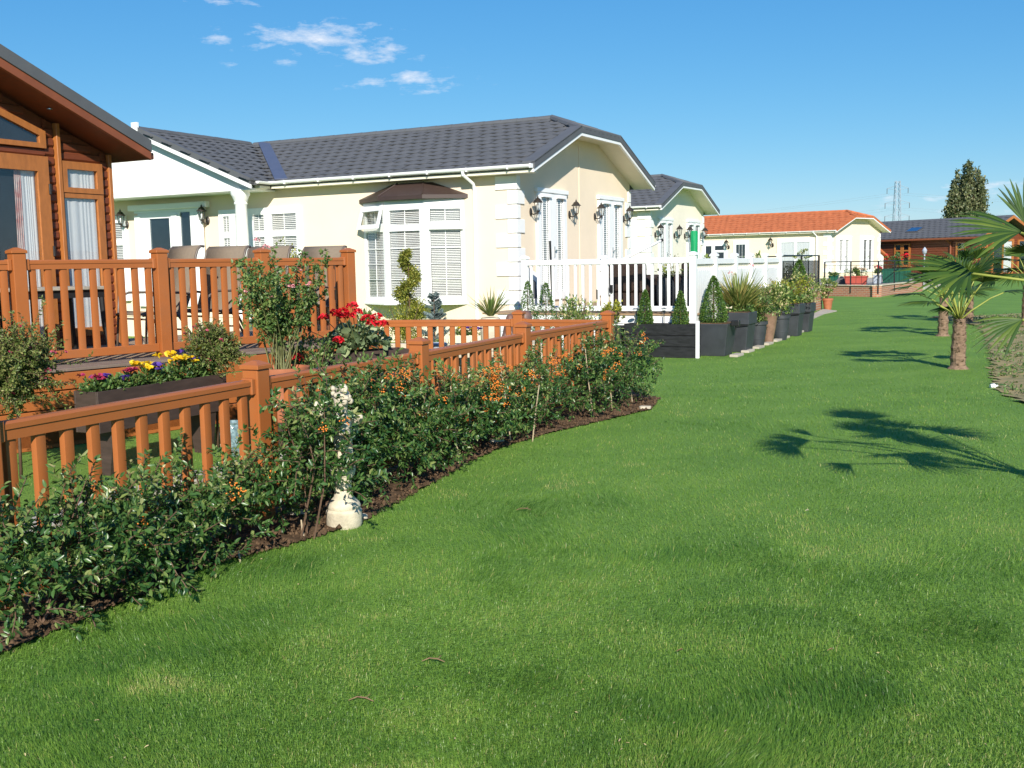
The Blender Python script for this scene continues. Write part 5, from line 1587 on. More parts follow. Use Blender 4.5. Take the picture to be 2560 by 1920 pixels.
def trough(a, b, w, z0, z1, label, legs=True, m=None, nm='planter_trough'):
    a = np.array(a, float); b = np.array(b, float); d = unit(b - a); s = np.array([d[1], -d[0], 0])
    root = empty(nm, ((a + b) / 2 * [1, 1, 0]), label, 'planter'); m = m or M_DARKWOOD
    t = .018
    for sg in (1, -1):
        for k in range(3):
            zz0 = z0 + (z1 - z0) * k / 3; zz1 = z0 + (z1 - z0) * (k + 1) / 3 - .004
            MB().box((a + b) / 2 * [1, 1, 0] + s * sg * (w / 2 - t / 2) + ZV * (zz0 + zz1) / 2, (b - a) * [1, 1, 0] / 2, s * t / 2, ZV * (zz1 - zz0) / 2).build('plank', m, root, bev=.003)
    for e, sg in ((a, 1), (b, -1)):
        MB().box(e * [1, 1, 0] + d * sg * (t / 2 + .001) + ZV * (z0 + z1 - .004) / 2, d * t / 2, s * (w / 2 - t - .001), ZV * (z1 - z0 - .006) / 2).build('end_board', m, root, bev=.003)
    MB().box((a + b) / 2 * [1, 1, 0] + ZV * (z1 - .05), (b - a) * [1, 1, 0] / 2 * .96, s * (w / 2 - t), ZV * .02).build('soil', M_SOIL, root)
    if legs:
        for e, sg in ((a, 1), (b, -1)):
            MB().prism([e * [1, 1, 0] + d * sg * .14 + s * q + ZV * z for q, z in ((-.12, z0 - .002), (.12, z0 - .002), (.06, 0), (-.06, 0))], d * sg * .1).build('foot', m, root)
    return root


TA, TB = np.array((-3.30, 8.05, 0)), np.array((-2.66, 9.35, 0))
trough(TA, TB, .26, .36, .69, 'dark brown wooden trough full of pansies behind the near fence')
pans = [(.08, M_FLOWER_MAG, .7), (.18, M_FLOWER_PUR, .7), (.30, M_FLOWER_MAG, .8), (.45, M_FLOWER_YEL, .95), (.57, M_FLOWER_PUR, .9), (.70, M_FLOWER_YEL, 1.2), (.80, M_FLOWER_PUR, 1.25), (.92, M_FLOWER_YEL, 1.3)]
pnames = ['magenta pansies at the near end of the trough', 'dark purple pansies near the near end of the trough', 'wine red pansies left of the trough middle', 'yellow pansies at the trough middle', 'purple pansies just past the trough middle', 'tall yellow pansies towards the far end of the trough', 'blue purple pansies between the two tall yellow clumps', 'brightest yellow pansies at the far trough end']
for (t, m_, sc), lab in zip(pans, pnames):
    c = TA + (TB - TA) * t + ZV * .67
    root = empty('pansy_plant', c, lab, 'flowers', 'pansies in the brown trough')
    n = 300; d = rand_dirs(n); d[:, 2] = np.abs(d[:, 2])
    leaves('foliage', c + d * np.array([.12, .12, .15 * sc]) * RNG.random((n, 1)) ** .4, d + RNG.normal(size=(n, 3)) * .5 + ZV * .4, RNG.uniform(.03, .055, n), M_LEAF, root, width=.4)
    pts = [c + np.array([RNG.normal() * .07, RNG.normal() * .07 - .02, .13 * sc + RNG.random() * .06 * sc]) for _ in range(10 if m_ is M_FLOWER_YEL else 4)]
    flowers(root, 'flower', pts, .047, m_)

# rose in a wide terracotta bowl
RP = np.array((-2.10, 9.55, 0))
pot = empty('terracotta_bowl', RP, 'wide terracotta bowl behind the first full fence post', 'pot')
MB().lathe(RP, [(.17, 0.22), (.20, .32), (.22, .46), (.235, .62), (.25, .64), (.25, .71), (.22, .71), (.21, .68), (.001, .67)], 28).build('bowl', M_TERRA, pot, smooth='auto')
MB().bx(Frame(RP, LV, GV), (-.18, .18), (-.18, .18), (0, .218)).build('stand', M_DARKWOOD, pot, bev=.01)
rose = empty('rose_bush', RP + ZV * .68, 'tall rose bush with pale pink blooms growing from the terracotta bowl', 'rose')
n = 46
sh = shoots(np.repeat((RP + ZV * .68)[None], n, 0) + RNG.normal(size=(n, 3)) * [.05, .05, 0], unit(np.c_[RNG.normal(size=n) * .20 - .03, RNG.normal(size=n) * .18, np.ones(n)]), RNG.uniform(.6, 1.14, n), .03, .08)
b = MB()
for q in sh: b.tube(q[::4], [.0055 - .003 * i / len(q[::4]) for i in range(len(q[::4]))], 5, cap=False)
b.build('canes', M_GSTEM, rose, recalc=False)['kind'] = 'stuff'
pp = []
for q in sh:
    k = int(len(q) * .42)
    for i in range(k, len(q)):
        pp.append((q[i], (q[i] - q[i - 1])))
tw = shoots([a for a, _ in pp], [unit(e + RNG.normal(size=3) * .03) for _, e in pp], RNG.uniform(.05, .13, len(pp)), .02, .8)
P, D = twig_leaves(tw, per=2, spread=1.0)
leaves('foliage', P, D, RNG.uniform(.024, .045, len(P)), M_LEAF, rose, width=.55)
for p in [AY(643, 601, 9.5), AY(665, 617, 9.5), AY(745, 677, 9.5), AY(618, 729, 9.45), AY(683, 744, 9.35), AY(729, 717, 9.4), AY(772, 710, 9.5)]:
    flower_ball(rose, 'bloom', p, .018, M_FLOWER_PINK, 18, .022)

# geraniums
GA, GB = np.array((-1.95, 10.45, 0)), np.array((-1.12, 10.95, 0))
trough(GA, GB, .30, .45, .76, 'dark brown trough of red geraniums beside the deck corner')
ger = empty('geranium', (GA + GB) / 2 * [1, 1, 0] + ZV * .7, 'red geranium with round pale leaves in the dark trough', 'geranium')
n = 330; c = GA * .55 + GB * .45 + ZV * .80
d = rand_dirs(n); d[:, 2] = np.abs(d[:, 2]) - .1
P = c + d * np.array([.34, .26, .24]) * RNG.random((n, 1)) ** .45
leaves('foliage', P, d + RNG.normal(size=(n, 3)) * .6, RNG.uniform(.05, .10, n), M_GER, ger, width=1.1, fold=.1, droop=.25)
b = MB()
HEADS = [(810, 795), (838, 783), (858, 780), (845, 790), (872, 791), (895, 782), (881, 765), (918, 797), (930, 810), (957, 811), (941, 793), (729, 808), (846, 852), (742, 893)]
for x, y in HEADS:
    Yd = 10.4 if x > 760 else 9.9
    p = AY(x, y, Yd)
    flower_ball(ger, 'flower_head', p, .040, M_FLOWER_RED, 46, .031)
    b.tube([p, p * .6 + (c - ZV * .05) * .4, c - ZV * .08], .004, 5)
b.build('stalks', M_GSTEM, ger)['kind'] = 'stuff'
bush(np.array((-1.95, 10.0, 0)), .98, .30, 'green leafy shrub between the rose and the geraniums', M_LEAF, n=1800, size=.045)
bush(np.array((-1.35, 9.6, 0)), .86, .25, 'dark twiggy shrub in front of the geranium trough', M_LEAF, n=1200, size=.04)
# mosaic pot
mp_ = empty('mosaic_pot', (-2.42, 8.95, 0), 'silvery blue mosaic pot behind the fence near the first full post', 'pot')
MB().lathe((-2.42, 8.95, 0), [(.07, 0), (.10, .08), (.11, .2), (.09, .28), (.10, .30), (.09, .30), (.08, .24), (.001, .23)], 18).build('body', M_MOSAIC, mp_, smooth='auto')
# ---------------------------------------------------------------- deck furniture
def sling_chair(loc, face, label):
    """high-backed sling chair, built facing +X then turned"""
    root = empty('patio_chair', (0, 0, 0), label, 'chair', 'taupe sling chairs on the deck')
    prof = [(.30, .40), (.20, .43), (.0, .40), (-.14, .385), (-.20, .42), (-.27, .60), (-.33, .85), (-.37, 1.04), (-.40, 1.12), (-.44, 1.155), (-.48, 1.15)]
    w = .30
    b = MB(); vs = []
    for x, z in prof: vs += [(x, -w, z), (x, w, z)]
    b.add(vs, [(2 * i, 2 * i + 2, 2 * i + 3, 2 * i + 1) for i in range(len(prof) - 1)])
    s = b.build('sling', M_SLING, root, smooth=True, recalc=False)
    so = s.modifiers.new('t', 'SOLIDIFY'); so.thickness = .012
    for sy in (-1, 1):
        y = sy * (w + .012)
        MB().tube([(x, y, z) for x, z in prof], .015, 8).build('side_rail', M_CHAIRFRAME, root, smooth=True)
        MB().tube([(.30, y + sy * .02, 0), (.27, y + sy * .02, .35), (.24, y + sy * .025, .60), (.12, y + sy * .03, .645), (-.12, y + sy * .03, .64), (-.27, y + sy * .02, .62)], .014, 8).build('arm', M_CHAIRFRAME, root, smooth=True)
        MB().tube([(-.10, y + sy * .02, .40), (-.25, y + sy * .02, .18), (-.36, y + sy * .02, 0)], .014, 8).build('leg', M_CHAIRFRAME, root, smooth=True)
    MB().tube([(.28, -w - .02, .36), (.28, w + .02, .36)], .012, 6).build('cross_bar', M_CHAIRFRAME, root)
    MB().tube([(-.22, -w - .02, .22), (-.22, w + .02, .22)], .012, 6).build('cross_bar', M_CHAIRFRAME, root)
    root.location = loc; root.rotation_euler = (0, 0, face)
    return root


fa = math.atan2(-.80, -.45)
ch = sling_chair((-4.02, 11.85, DZ), fa - .25, 'taupe high-backed chair nearest the timber lodge')
for (x, y, f, lab) in ((-3.60, 12.35, fa, 'second taupe high-backed chair from the timber lodge'), (-3.17, 12.85, fa + .1, 'third taupe high-backed chair, half behind the rose bush'), (-2.60, 13.35, fa + .05, 'taupe high-backed chair nearest the deck corner post')):
    copy_tree(ch, (x, y, DZ), f, label=lab)
tb = empty('patio_table', (-4.95, 10.95, DZ), 'stone-topped dark patio table on the deck by the lodge', 'table')
TF = Frame((-4.95, 10.95, 0), dd, -ds)
MB().bx(TF, (-.62, .62), (-.40, .40), (DZ + .70, DZ + .735)).build('table_top', M_TABLE, tb, bev=.006)
MB().bx(TF, (-.58, .58), (-.36, .36), (DZ + .62, DZ + .698)).build('apron', M_BLACK, tb)
for su in (-.55, .55):
    for sv in (-.34, .34):
        MB().tube([TF(su, sv, DZ + .62), TF(su * 1.02, sv * 1.02, DZ + .3), TF(su * 1.1, sv * 1.12, DZ)], [.03, .025, .02], 8).build('leg', M_BLACK, tb)
bb = empty('ornament', (-4.05, 11.45, DZ), 'small cream ornament on the deck floor under the chairs', 'ornament')
MB().lathe((-4.05, 11.45, DZ), [(.05, 0), (.06, .05), (.045, .10), (.025, .14), (.03, .17), (.005, .20)], 12).build('body', M_STONE, bb, smooth=True)

# ================================================================== WHITE DECK OF THE MAIN BUNGALOW
KU, KV = 4.11, -1.46
WZ = .72
wd_ = empty('white_deck', H1(2, 1, 0), 'raised deck with white skirting beside the big cream gable', 'deck')
nb_ = 34
for k in range(nb_):
    v0 = KV - .05 + k * 6.2 / nb_
    MB().bx(H1, (.03, KU + .05), (v0, v0 + 6.2 / nb_ - .008), (WZ - .03, WZ)).build('plank', M_DECK, wd_)
for k in range(4):
    z0 = .05 + k * .165
    MB().bx(H1, (.35, KU + .03), (KV - .03, KV - .012), (z0, z0 + .155)).build('skirt_board', M_WHITE, wd_, bev=.004)
    MB().bx(H1, (KU + .012, KU + .03), (KV - .01, 4.7), (z0, z0 + .155)).build('skirt_board', M_WHITE, wd_, bev=.004)
for v in (KV + .3, 1.5, 4.2):
    for u in (.4, 2.2, 3.9):
        MB().bx(H1, (u - .05, u + .05), (v - .05, v + .05), (0, WZ - .031)).build('support_post', M_DECKDARK, wd_)


def white_post(root, u, v, z0, z1, w=.055):
    b = MB().bx(H1, (u - w, u + w), (v - w, v + w), (z0, z1)).build('post', M_WHITE, root, bev=.006)
    c = MB(); a = w + .014
    c.hexa([H1(u + i, v + j, z1) for i, j in ((-a, -a), (a, -a), (a, a), (-a, a))] + [H1(u + i * .95, v + j * .95, z1 + .035) for i, j in ((-a, -a), (a, -a), (a, a), (-a, a))])
    c.hexa([H1(u + i * .95, v + j * .95, z1 + .035) for i, j in ((-a, -a), (a, -a), (a, a), (-a, a))] + [H1(u + i * .4, v + j * .4, z1 + .06) for i, j in ((-a, -a), (a, -a), (a, a), (-a, a))])
    c.build('post_cap', M_WHITE, b)


wf = empty('white_balustrade', H1(2.2, KV, WZ), 'white picket balustrade with a gate along the front of the white deck', 'fence')
U0 = .92
white_post(wf, U0, KV, WZ - .1, WZ + .98); white_post(wf, 2.50, KV, WZ - .1, WZ + .96); white_post(wf, KU, KV, WZ - .65, WZ + .99)
for a, b_, nbl in ((U0, 2.50, 10), (2.50, KU, 10)):
    MB().bx(H1, (a + .056, b_ - .056), (KV - .035, KV + .035), (WZ + .86, WZ + .955)).build('top_rail', M_WHITE, wf, bev=.008)
    MB().bx(H1, (a + .056, b_ - .056), (KV - .025, KV + .025), (WZ + .04, WZ + .13)).build('bottom_rail', M_WHITE, wf, bev=.006)
    for k in range(nbl):
        u = a + .056 + (b_ - a - .112) * (k + .5) / nbl
        MB().bx(H1, (u - .021, u + .021), (KV - .018, KV + .018), (WZ + .13, WZ + .86)).build('baluster', M_WHITE, wf)
MB().bx(H1, (2.60, 2.66), (KV - .06, KV - .026), (WZ + .36, WZ + .5)).build('gate_latch', M_BLACK, wf, bev=.004)
MB().bx(H1, (2.35, 2.37), (KV - .05, KV - .026), (WZ + .25, WZ + .42)).build('gate_hinge', M_BLACK, wf)
MB().bx(H1, (U0 - .03, U0 + .03), (KV + .06, -.03), (WZ + .86, WZ + .955)).build('side_rail', M_WHITE, wf)
bfz = empty('white_board_fence', H1(KU, 1.5, WZ), 'solid white boarded fence with capped posts along the deck side', 'fence')
pv = [0, 1.2, 2.5, 3.6, 4.75, 6.0]
for k, s in enumerate(pv[1:]):
    white_post(bfz, KU, KV + s, WZ - .65, WZ + .97)
for a, b_ in zip(pv[:-1], pv[1:]):
    v0, v1 = KV + a + .056, KV + b_ - .056
    MB().bx(H1, (KU - .03, KU + .03), (v0, v1), (WZ + .83, WZ + .93)).build('top_rail', M_WHITE, bfz, bev=.006)
    n = int((v1 - v0) / .105)
    for j in range(n):
        x0 = v0 + (v1 - v0) * j / n; x1 = v0 + (v1 - v0) * (j + 1) / n - .003; xm = (x0 + x1) / 2
        MB().prism([H1(KU - .012, x0, WZ - .6), H1(KU - .012, x1, WZ - .6), H1(KU - .012, x1, WZ + .72), H1(KU - .012, xm, WZ + .775), H1(KU - .012, x0, WZ + .72)], LV * .02).build('board', M_WHITE, bfz)
    MB().bx(H1, (KU - .008, KU - .002), (v0, v1), (WZ + .70, WZ + .828)).build('back_strip', M_SOFFIT, bfz)

# things on the white deck
def rattan_chair(u, v, rot, label):
    r = empty('rattan_armchair', H1(u, v, WZ), label, 'armchair', 'dark rattan chairs on the white deck')
    c, s = math.cos(rot), math.sin(rot)
    fr = Frame(H1(u, v, WZ), LV * c + GV * s, -LV * s + GV * c)
    MB().bx(fr, (-.36, .36), (-.36, .36), (.06, .36)).build('seat', M_RATTAN, r, bev=.02)
    MB().bx(fr, (-.40, -.28), (-.38, .38), (.362, .86)).build('backrest', M_RATTAN, r, bev=.04, seg=2)
    for sg in (-1, 1):
        MB().bx(fr, (-.278, .36), (sg * .38 - .07 * (sg > 0) - .0, sg * .38 + .07 * (sg < 0)), (.362, .62)).build('arm', M_RATTAN, r, bev=.03, seg=2)
        for q in (-.32, .32):
            MB().bx(fr, (q - .03, q + .03), (sg * .3 - .03, sg * .3 + .03), (0, .058)).build('leg', M_BLACK, r)
    MB().bx(fr, (-.26, .34), (-.29, .29), (.363, .45)).build('cushion', M_CUSH, r, bev=.03, seg=2)
    return r


rattan_chair(2.75, -.55, R(80), 'dark rattan armchair right behind the white gate')
rattan_chair(3.45, .15, R(150), 'dark rattan armchair behind the middle of the white pickets')
rattan_chair(3.4, 1.4, R(200), 'dark rattan armchair farther back on the white deck')
rt = empty('rattan_table', H1(2.6, .7, WZ), 'dark rattan table with dark pots on the white deck', 'table')
TFR = Frame(H1(2.6, .8, WZ), LV, GV)
MB().bx(TFR, (-.5, .5), (-.4, .4), (.58, .64)).build('table_top', M_RATTAN, rt, bev=.01)
for a in (-.42, .42):
    for e in (-.32, .32):
        MB().bx(TFR, (a - .04, a + .04), (e - .04, e + .04), (0, .579)).build('leg', M_RATTAN, rt)
for u, v, lab in ((3.85, -.9, 'black glazed pot with red leaves behind the white corner post'), (3.45, -.98, 'black glazed pot of mixed flowers beside the corner post')):
    p = empty('glazed_pot', H1(u, v, WZ), lab, 'pot')
    MB().lathe(H1(u, v, WZ), [(.10, 0), (.16, .2), (.17, .42), (.14, .6), (.16, .63), (.13, .63), (.001, .58)], 18).build('body', M_BLKPOT, p, smooth='auto')
    n = 120; d = rand_dirs(n); d[:, 2] = np.abs(d[:, 2])
    leaves('foliage', H1(u, v, WZ + .62) + d * np.array([.16, .16, .22]) * RNG.random((n, 1)), d, .06, M_VARIEG, p, width=.5)
pb = AY(1381, 762, 20.2); pb[2] = WZ
par = empty('closed_parasol', pb, 'thin black parasol pole standing before the first glazed door', 'parasol')
MB().tube([pb + ZV * .06, AY(1375, 602, 20.2)], .022, 8).build('pole', M_BLACK, par)
MB().lathe(pb, [(.2, 0), (.2, .04), (.04, .07), (.03, .3)], 16).build('base', M_BLACK, par)
gp = AY(1735, 640, 22.2); gp[2] = WZ
gr_ = empty('green_parasol', gp, 'rolled bright green parasol standing behind the white corner post', 'parasol')
b = MB(); top = AY(1736, 577, 22.2)
pr_ = []
for k in range(9):
    t = k / 8; pr_.append((.075 + .006 * math.sin(k * 2.1), .45 + (top[2] - WZ - .45) * t))
b.lathe(gp, pr_, 14); b.build('canopy', M_GREEN, gr_, smooth='auto')
MB().tube([gp + ZV * .05, gp + ZV * .5], .02, 8).build('pole', M_WHITE, gr_)
MB().lathe(gp, [(.2, 0), (.2, .05), (.03, .07)], 16).build('base', M_BLACK, gr_)
fo = MB()
for k in range(6):
    t = k * 6.28 / 6; fo.tube([gp + np.array([.076 * math.cos(t), .076 * math.sin(t), .5]), gp + np.array([.077 * math.cos(t + .5), .077 * math.sin(t + .5), top[2] - WZ - .02])], .008, 5)
fo.build('folds', M_GREEN, gr_)
aw = empty('white_pole', AY(1560, 646, 20.6), 'white pole with black tip slanting over the white railing', 'pole')
pA, pB = AY(1500, 677, 20.4), AY(1652, 602, 20.9)
MB().tube([pA, pB], .026, 10).build('shaft', M_WHITE, aw, smooth=True); MB().tube([pB, pB + unit(pB - pA) * .05], .03, 10).build('tip', M_BLACK, aw)
# angular dark-framed board near the gate
bd = empty('leaning_board', AY(1330, 765, 19.6), 'grey and white board leaning behind the first white pickets', 'board')
BB = [AY(1318, 668, 19.6), AY(1345, 690, 19.8), AY(1352, 765, 19.8), AY(1318, 765, 19.6)]
MB().prism(BB, np.array([.03, .05, 0])).build('panel', M_WHITE, bd)
cb = sum(BB) / 4
MB().prism([cb + (q - cb) * .55 - np.array([.0, .012, 0]) for q in BB], np.array([.0, .008, 0])).build('inset', M_SLATE2, bd)

# black plank planter with two cones
PU1 = KU + .16; PU0 = PU1 - 1.25
pv0, pv1 = KV - .42, KV - .08
bp_ = empty('plank_planter', H1((PU0 + PU1) / 2, pv0, 0), 'long black plank planter holding two clipped cones', 'planter')
for k in range(3):
    z0 = k * .19; z1 = z0 + .184
    MB().bx(H1, (PU0, PU1), (pv0, pv0 + .025), (z0, z1)).build('plank', M_BLKPLANK, bp_, bev=.004)
    MB().bx(H1, (PU0, PU1), (pv1 - .025, pv1), (z0, z1)).build('plank', M_BLKPLANK, bp_, bev=.004)
    MB().bx(H1, (PU0, PU0 + .025), (pv0 + .026, pv1 - .026), (z0, z1)).build('plank', M_BLKPLANK, bp_, bev=.004)
    MB().bx(H1, (PU1 - .025, PU1), (pv0 + .026, pv1 - .026), (z0, z1)).build('plank', M_BLKPLANK, bp_, bev=.004)
MB().bx(H1, (PU0 + .03, PU1 - .03), (pv0 + .03, pv1 - .03), (.0, .52)).build('soil', M_SOIL, bp_)
tr_ = MB().bx(H1, (PU1 + .015, PU1 + .075), (pv0 + .01, pv0 + .05), (0, .62)).build('corner_board', M_WHITE, None, bev=.004)
tag(tr_, 'upright white board between the plank planter and the square pots', 'board')
cone_tree(H1(PU0 + .32, (pv0 + pv1) / 2, .52), .60, .145, 'clipped cone in the black plank planter, nearer the orange fence', n=4200)
cone_tree(H1(PU1 - .30, (pv0 + pv1) / 2, .52), .58, .145, 'clipped cone in the black plank planter, nearer the white post', n=4200)
b2 = MB().bx(H1, (PU0 - .5, PU0 - .1), (pv0 + .1, pv1), (0, .52)).build('dark_planter', M_BLKPLANK, None, bev=.01)
tag(b2, 'small black planter box behind the end of the orange fence', 'planter')
bush(H1(PU0 - .3, pv0 + .25, .5), .42, .24, 'yellow green spotted shrub in the small black box', M_YELBOX, n=500, size=.06, z0=.0)


def solar_light(p, h, label):
    r = empty('solar_light', p, label, 'garden light', 'steel solar lights by the white deck'); p = np.array(p, float)
    MB().tube([p, p + ZV * (h - .1)], .008, 8).build('stake', M_STEEL, r)
    MB().lathe(p + ZV * (h - .1), [(.012, 0), (.028, .03), (.04, .07), (.04, .075)], 12).build('glass', M_GLASS, r)
    MB().lathe(p + ZV * (h - .1), [(.055, .076), (.055, .084), (.03, .098), (.001, .102)], 14).build('cap', M_STEEL, r, smooth='auto')


for x, y, Y, lab in ((1391, 765, 16.8, 'steel solar light beside the garden cones'), (1588, 770, 17.9, 'steel solar light at the near end of the plank planter'), (1600, 769, 18.0, 'steel solar light half behind the nearer clipped cone'), (1660, 769, 17.9, 'steel solar light between the two clipped cones')):
    p = AY(x, y, Y); solar_light(p * [1, 1, 0], p[2], lab)


# ---------------------------------------------------------------- row of pots along the white fence
def square_pot(c, wt, wb, h, label, band=False):
    r = empty('square_planter', c, label, 'planter', 'charcoal planters along the white fence')
    fr = Frame(c, LV, GV)
    b = MB().hexa([fr(i * wb, j * wb, 0) for i, j in ((-1, -1), (1, -1), (1, 1), (-1, 1))] + [fr(i * wt, j * wt, h) for i, j in ((-1, -1), (1, -1), (1, 1), (-1, 1))])
    b.build('body', M_BLKPOT, r, bev=.012, seg=2)
    MB().bx(fr, (-wt * .9, wt * .9), (-wt * .9, wt * .9), (h - .001, h + .012)).build('soil', M_SOIL, r)
    if band:
        MB().bx(fr, (-wt * 1.0 - .004, wt * 1.0 + .004), (-wt - .004, wt + .004), (h * .70, h * .995)).build('collar', M_BLKPOT, r, bev=.008)
        MB().tube([fr(wt * 1.02, -wt * 1.05, h * .69), fr(0, -wt * 1.08, h * .66), fr(-wt * 1.02, -wt * 1.05, h * .69)], .008, 5).build('strap', M_BLACK, r)
    return r


def round_pot(c, rt_, h, label, m=None, vase=False):
    r = empty('round_planter' if not vase else 'tall_vase', c, label, 'planter')
    prof = [(rt_ * .68, 0), (rt_ * .9, h * .55), (rt_ * .95, h * .86), (rt_ * 1.08, h * .87), (rt_ * 1.08, h), (rt_ * .9, h), (.001, h * .93)]
    if vase: prof = [(rt_ * .55, 0), (rt_ * .6, h * .2), (rt_ * .85, h * .6), (rt_ * 1.0, h * .97), (rt_ * 1.05, h), (rt_ * .9, h), (.001, h * .93)]
    MB().lathe(c, prof, 20).build('body', m or M_BLKPOT, r, smooth='auto')
    if not vase: MB().lathe(np.array(c) + ZV * h * .32, [(rt_ * .82, 0), (rt_ * .84, .006), (rt_ * .82, .012)], 20).build('ring', m or M_BLKPOT, r)
    return r


def strap_plant(c, n, length, label, m, width=.028, spread=.5, droop=(.1, .45), name='strap_leaved_plant', cat='plant', leafy=0, fl=None):
    c = np.array(c, float); r = empty(name, c, label, cat)
    a = RNG.random(n) * 6.283; e = RNG.random(n) ** .7 * spread
    D = np.c_[np.cos(a) * e, np.sin(a) * e, np.ones(n)]
    V, T, q = strap_arrays(c + np.c_[np.cos(a), np.sin(a), np.zeros(n)] * .05 * RNG.random((n, 1)), D, length * RNG.uniform(.6, 1.1, n), width, RNG.uniform(*droop, n))
    fast_mesh('leaves', V, T, q, m, r, kind='stuff')
    if leafy:
        d = rand_dirs(leafy)
        leaves('foliage', c + d * np.array([.28, .28, .14]) * RNG.random((leafy, 1)) ** .4 + ZV * .04, d + RNG.normal(size=(leafy, 3)) * .5, RNG.uniform(.03, .06, leafy), M_LEAF, r, width=.6)
    if fl:
        for _ in range(fl[1]):
            flower_ball(r, 'flower', c + np.array([RNG.normal() * .18, RNG.normal() * .18, RNG.uniform(.05, length * .9)]), .02, fl[0], 8, .03)
    return r


square_pot(np.array((3.50, 17.92, 0)), .30, .225, .55, 'large square charcoal planter holding a clipped cone')
cone_tree((3.47, 17.95, .54), .80, .26, 'biggest clipped cone, in the first square charcoal planter', n=7000)
square_pot(np.array((4.02, 18.62, 0)), .28, .22, .70, 'tall square charcoal planter under the strappy flowers', True)
strap_plant((4.05, 18.65, .70), 420, .92, 'tall tuft of strappy yellow green leaves and seed stalks in the charcoal planters', M_STRAP, leafy=1100, spread=.95, fl=(M_FLOWER_PINK, 6))
round_pot((4.58, 19.5, 0), .185, .48, 'round black ribbed pot in front of the brown vase')
bush((4.58, 19.55, .42), .55, .42, 'green leafy plant in the round black ribbed pot', M_LEAF, 'plant', n=900, size=.06, z0=0, name='potted_plant')
strap_plant((4.45, 19.45, .62), 140, .75, 'arching yellowing tuft hanging over the pots', M_STRAP, leafy=200, spread=1.1, droop=(.3, .8))
round_pot((4.98, 20.25, 0), .17, .60, 'tall brown vase among the black pots', M_BRNPOT, True)
bush((4.98, 20.25, .52), .70, .46, 'pale pink variegated shrub in the tall brown vase', M_VARIEG, 'plant', n=1400, size=.065, z0=0, name='potted_plant')
round_pot((5.42, 21.1, 0), .19, .50, 'round black pot behind the brown vase')
bush((5.42, 21.15, .44), .70, .48, 'low mixed leafy plant in the farther round black pot', M_LEAF, 'plant', n=1200, size=.065, z0=0, name='potted_plant')
square_pot(np.array((5.92, 22.25, 0)), .26, .21, .68, 'tall square charcoal planter with a collar far along the row', True)
bush((5.85, 22.2, .58), .72, .55, 'bright green leafy plant overflowing the far square planter', M_YELBOX, 'plant', n=1600, size=.06, z0=0, name='potted_plant')
square_pot(np.array((6.50, 23.5, 0)), .27, .21, .64, 'last square charcoal planter at the end of the row', True)
cone_tree((6.45, 23.5, .58), 1.0, .32, 'clipped cone at the far end of the pots, in front of black railings', n=4800, size=.035)
bush((6.25, 23.0, .5), .80, .5, 'flowering leafy plant between the far pots', M_VARIEG, 'plant', n=600, size=.055, z0=0, name='potted_plant')
bush((7.6, 26.8, 0), 1.15, .5, 'pink flowered climber on the far end of the white fence', M_VARIEG, n=800, size=.06)
for k in range(8):
    c = np.array((3.80, 17.62, 0)) + unit(np.array([.42, .9, 0])) * k * .86
    o = MB().box(c + ZV * .02, GV * .2, LV * .07, ZV * .022).build('edging_slab', M_PATH, None, bev=.006)
    tag(o, 'grey edging slab under the row of charcoal pots', 'slab', 'edging slabs under the pots')
for c, lab in (((3.78, 17.62, .56), 'black spotlight on the rim of the first square planter'), ((6.55, 23.45, .66), 'black spotlight on the last square planter')):
    o = MB().box(np.array(c), LV * .07, GV * .05, ZV * .05).build('head', M_BLACK, empty('spot_light', np.array(c) - ZV * .06, lab, 'garden light'), bev=.015, seg=2)
    MB().tube([np.array(c) - ZV * .12, np.array(c) - ZV * .04], .012, 6).build('stem', M_BLACK, o.parent)
# small wind spinners in the pots
for x, y, Y, m_, lab in ((1767, 748, 18.0, M_STONE, 'cream butterfly stake in the biggest clipped cone'), (1822, 770, 18.2, M_FLOWER_PALE, 'pale butterfly stake beside the strappy flowers')):
    p = AY(x, y, Y); r = empty('garden_stake', p, lab, 'ornament')
    for sg in (-1, 1):
        MB().prism([p, p + np.array([sg * .06, 0, .035]), p + np.array([sg * .05, 0, -.01])], np.array([0, .004, 0])).build('wing', M_STONE, r)
    MB().tube([p, p - ZV * .25], .003, 5).build('stick', M_STEEL, r)

# ---------------------------------------------------------------- planting in front of the main bungalow
sp_ = empty('spiral_topiary', AY(1025, 700, 17.0) * [1, 1, 0], 'golden green spiral topiary before the bay window', 'topiary')
sb = AY(1022, 700, 17.0) * [1, 1, 0]
MB().tube([sb, sb + ZV * 1.75], [.02, .008], 6).build('trunk', M_STEM, sp_)
n = 9500; t = RNG.random(n) ** .8
a = 2 * np.pi * 2.6 * t + 1.0
rr = .22 * (1 - t) + .10
c = sb + np.c_[rr * .62 * np.cos(a), rr * .62 * np.sin(a), .45 + 1.38 * t]
P = c + RNG.normal(size=(n, 3)) * (.034 + .075 * (1 - t) ** 1.4)[:, None] * np.array([.8, .8, .7])
leaves('crown', P, P - c + RNG.normal(size=(n, 3)) * .03, RNG.uniform(.028, .048, n), leafmat('spiral_leaf', [(0, (.12, .16, .025)), (.6, (.27, .29, .05)), (1, (.45, .40, .08))]), sp_, width=.5)
bush(AY(1010, 760, 16.6) * [1, 1, 0], 1.12, .34, 'rounded golden green shrub at the foot of the spiral topiary', M_YELBOX, n=1500, size=.035)
bsb = AY(1085, 760, 16.5) * [1, 1, 0]
bs = empty('blue_spruce', bsb, 'small silvery blue spruce under the bay window', 'conifer')
MB().tube([bsb, bsb + ZV * 1.1], [.02, .006], 6).build('trunk', M_STEM, bs)
st = []; di = []; le = []
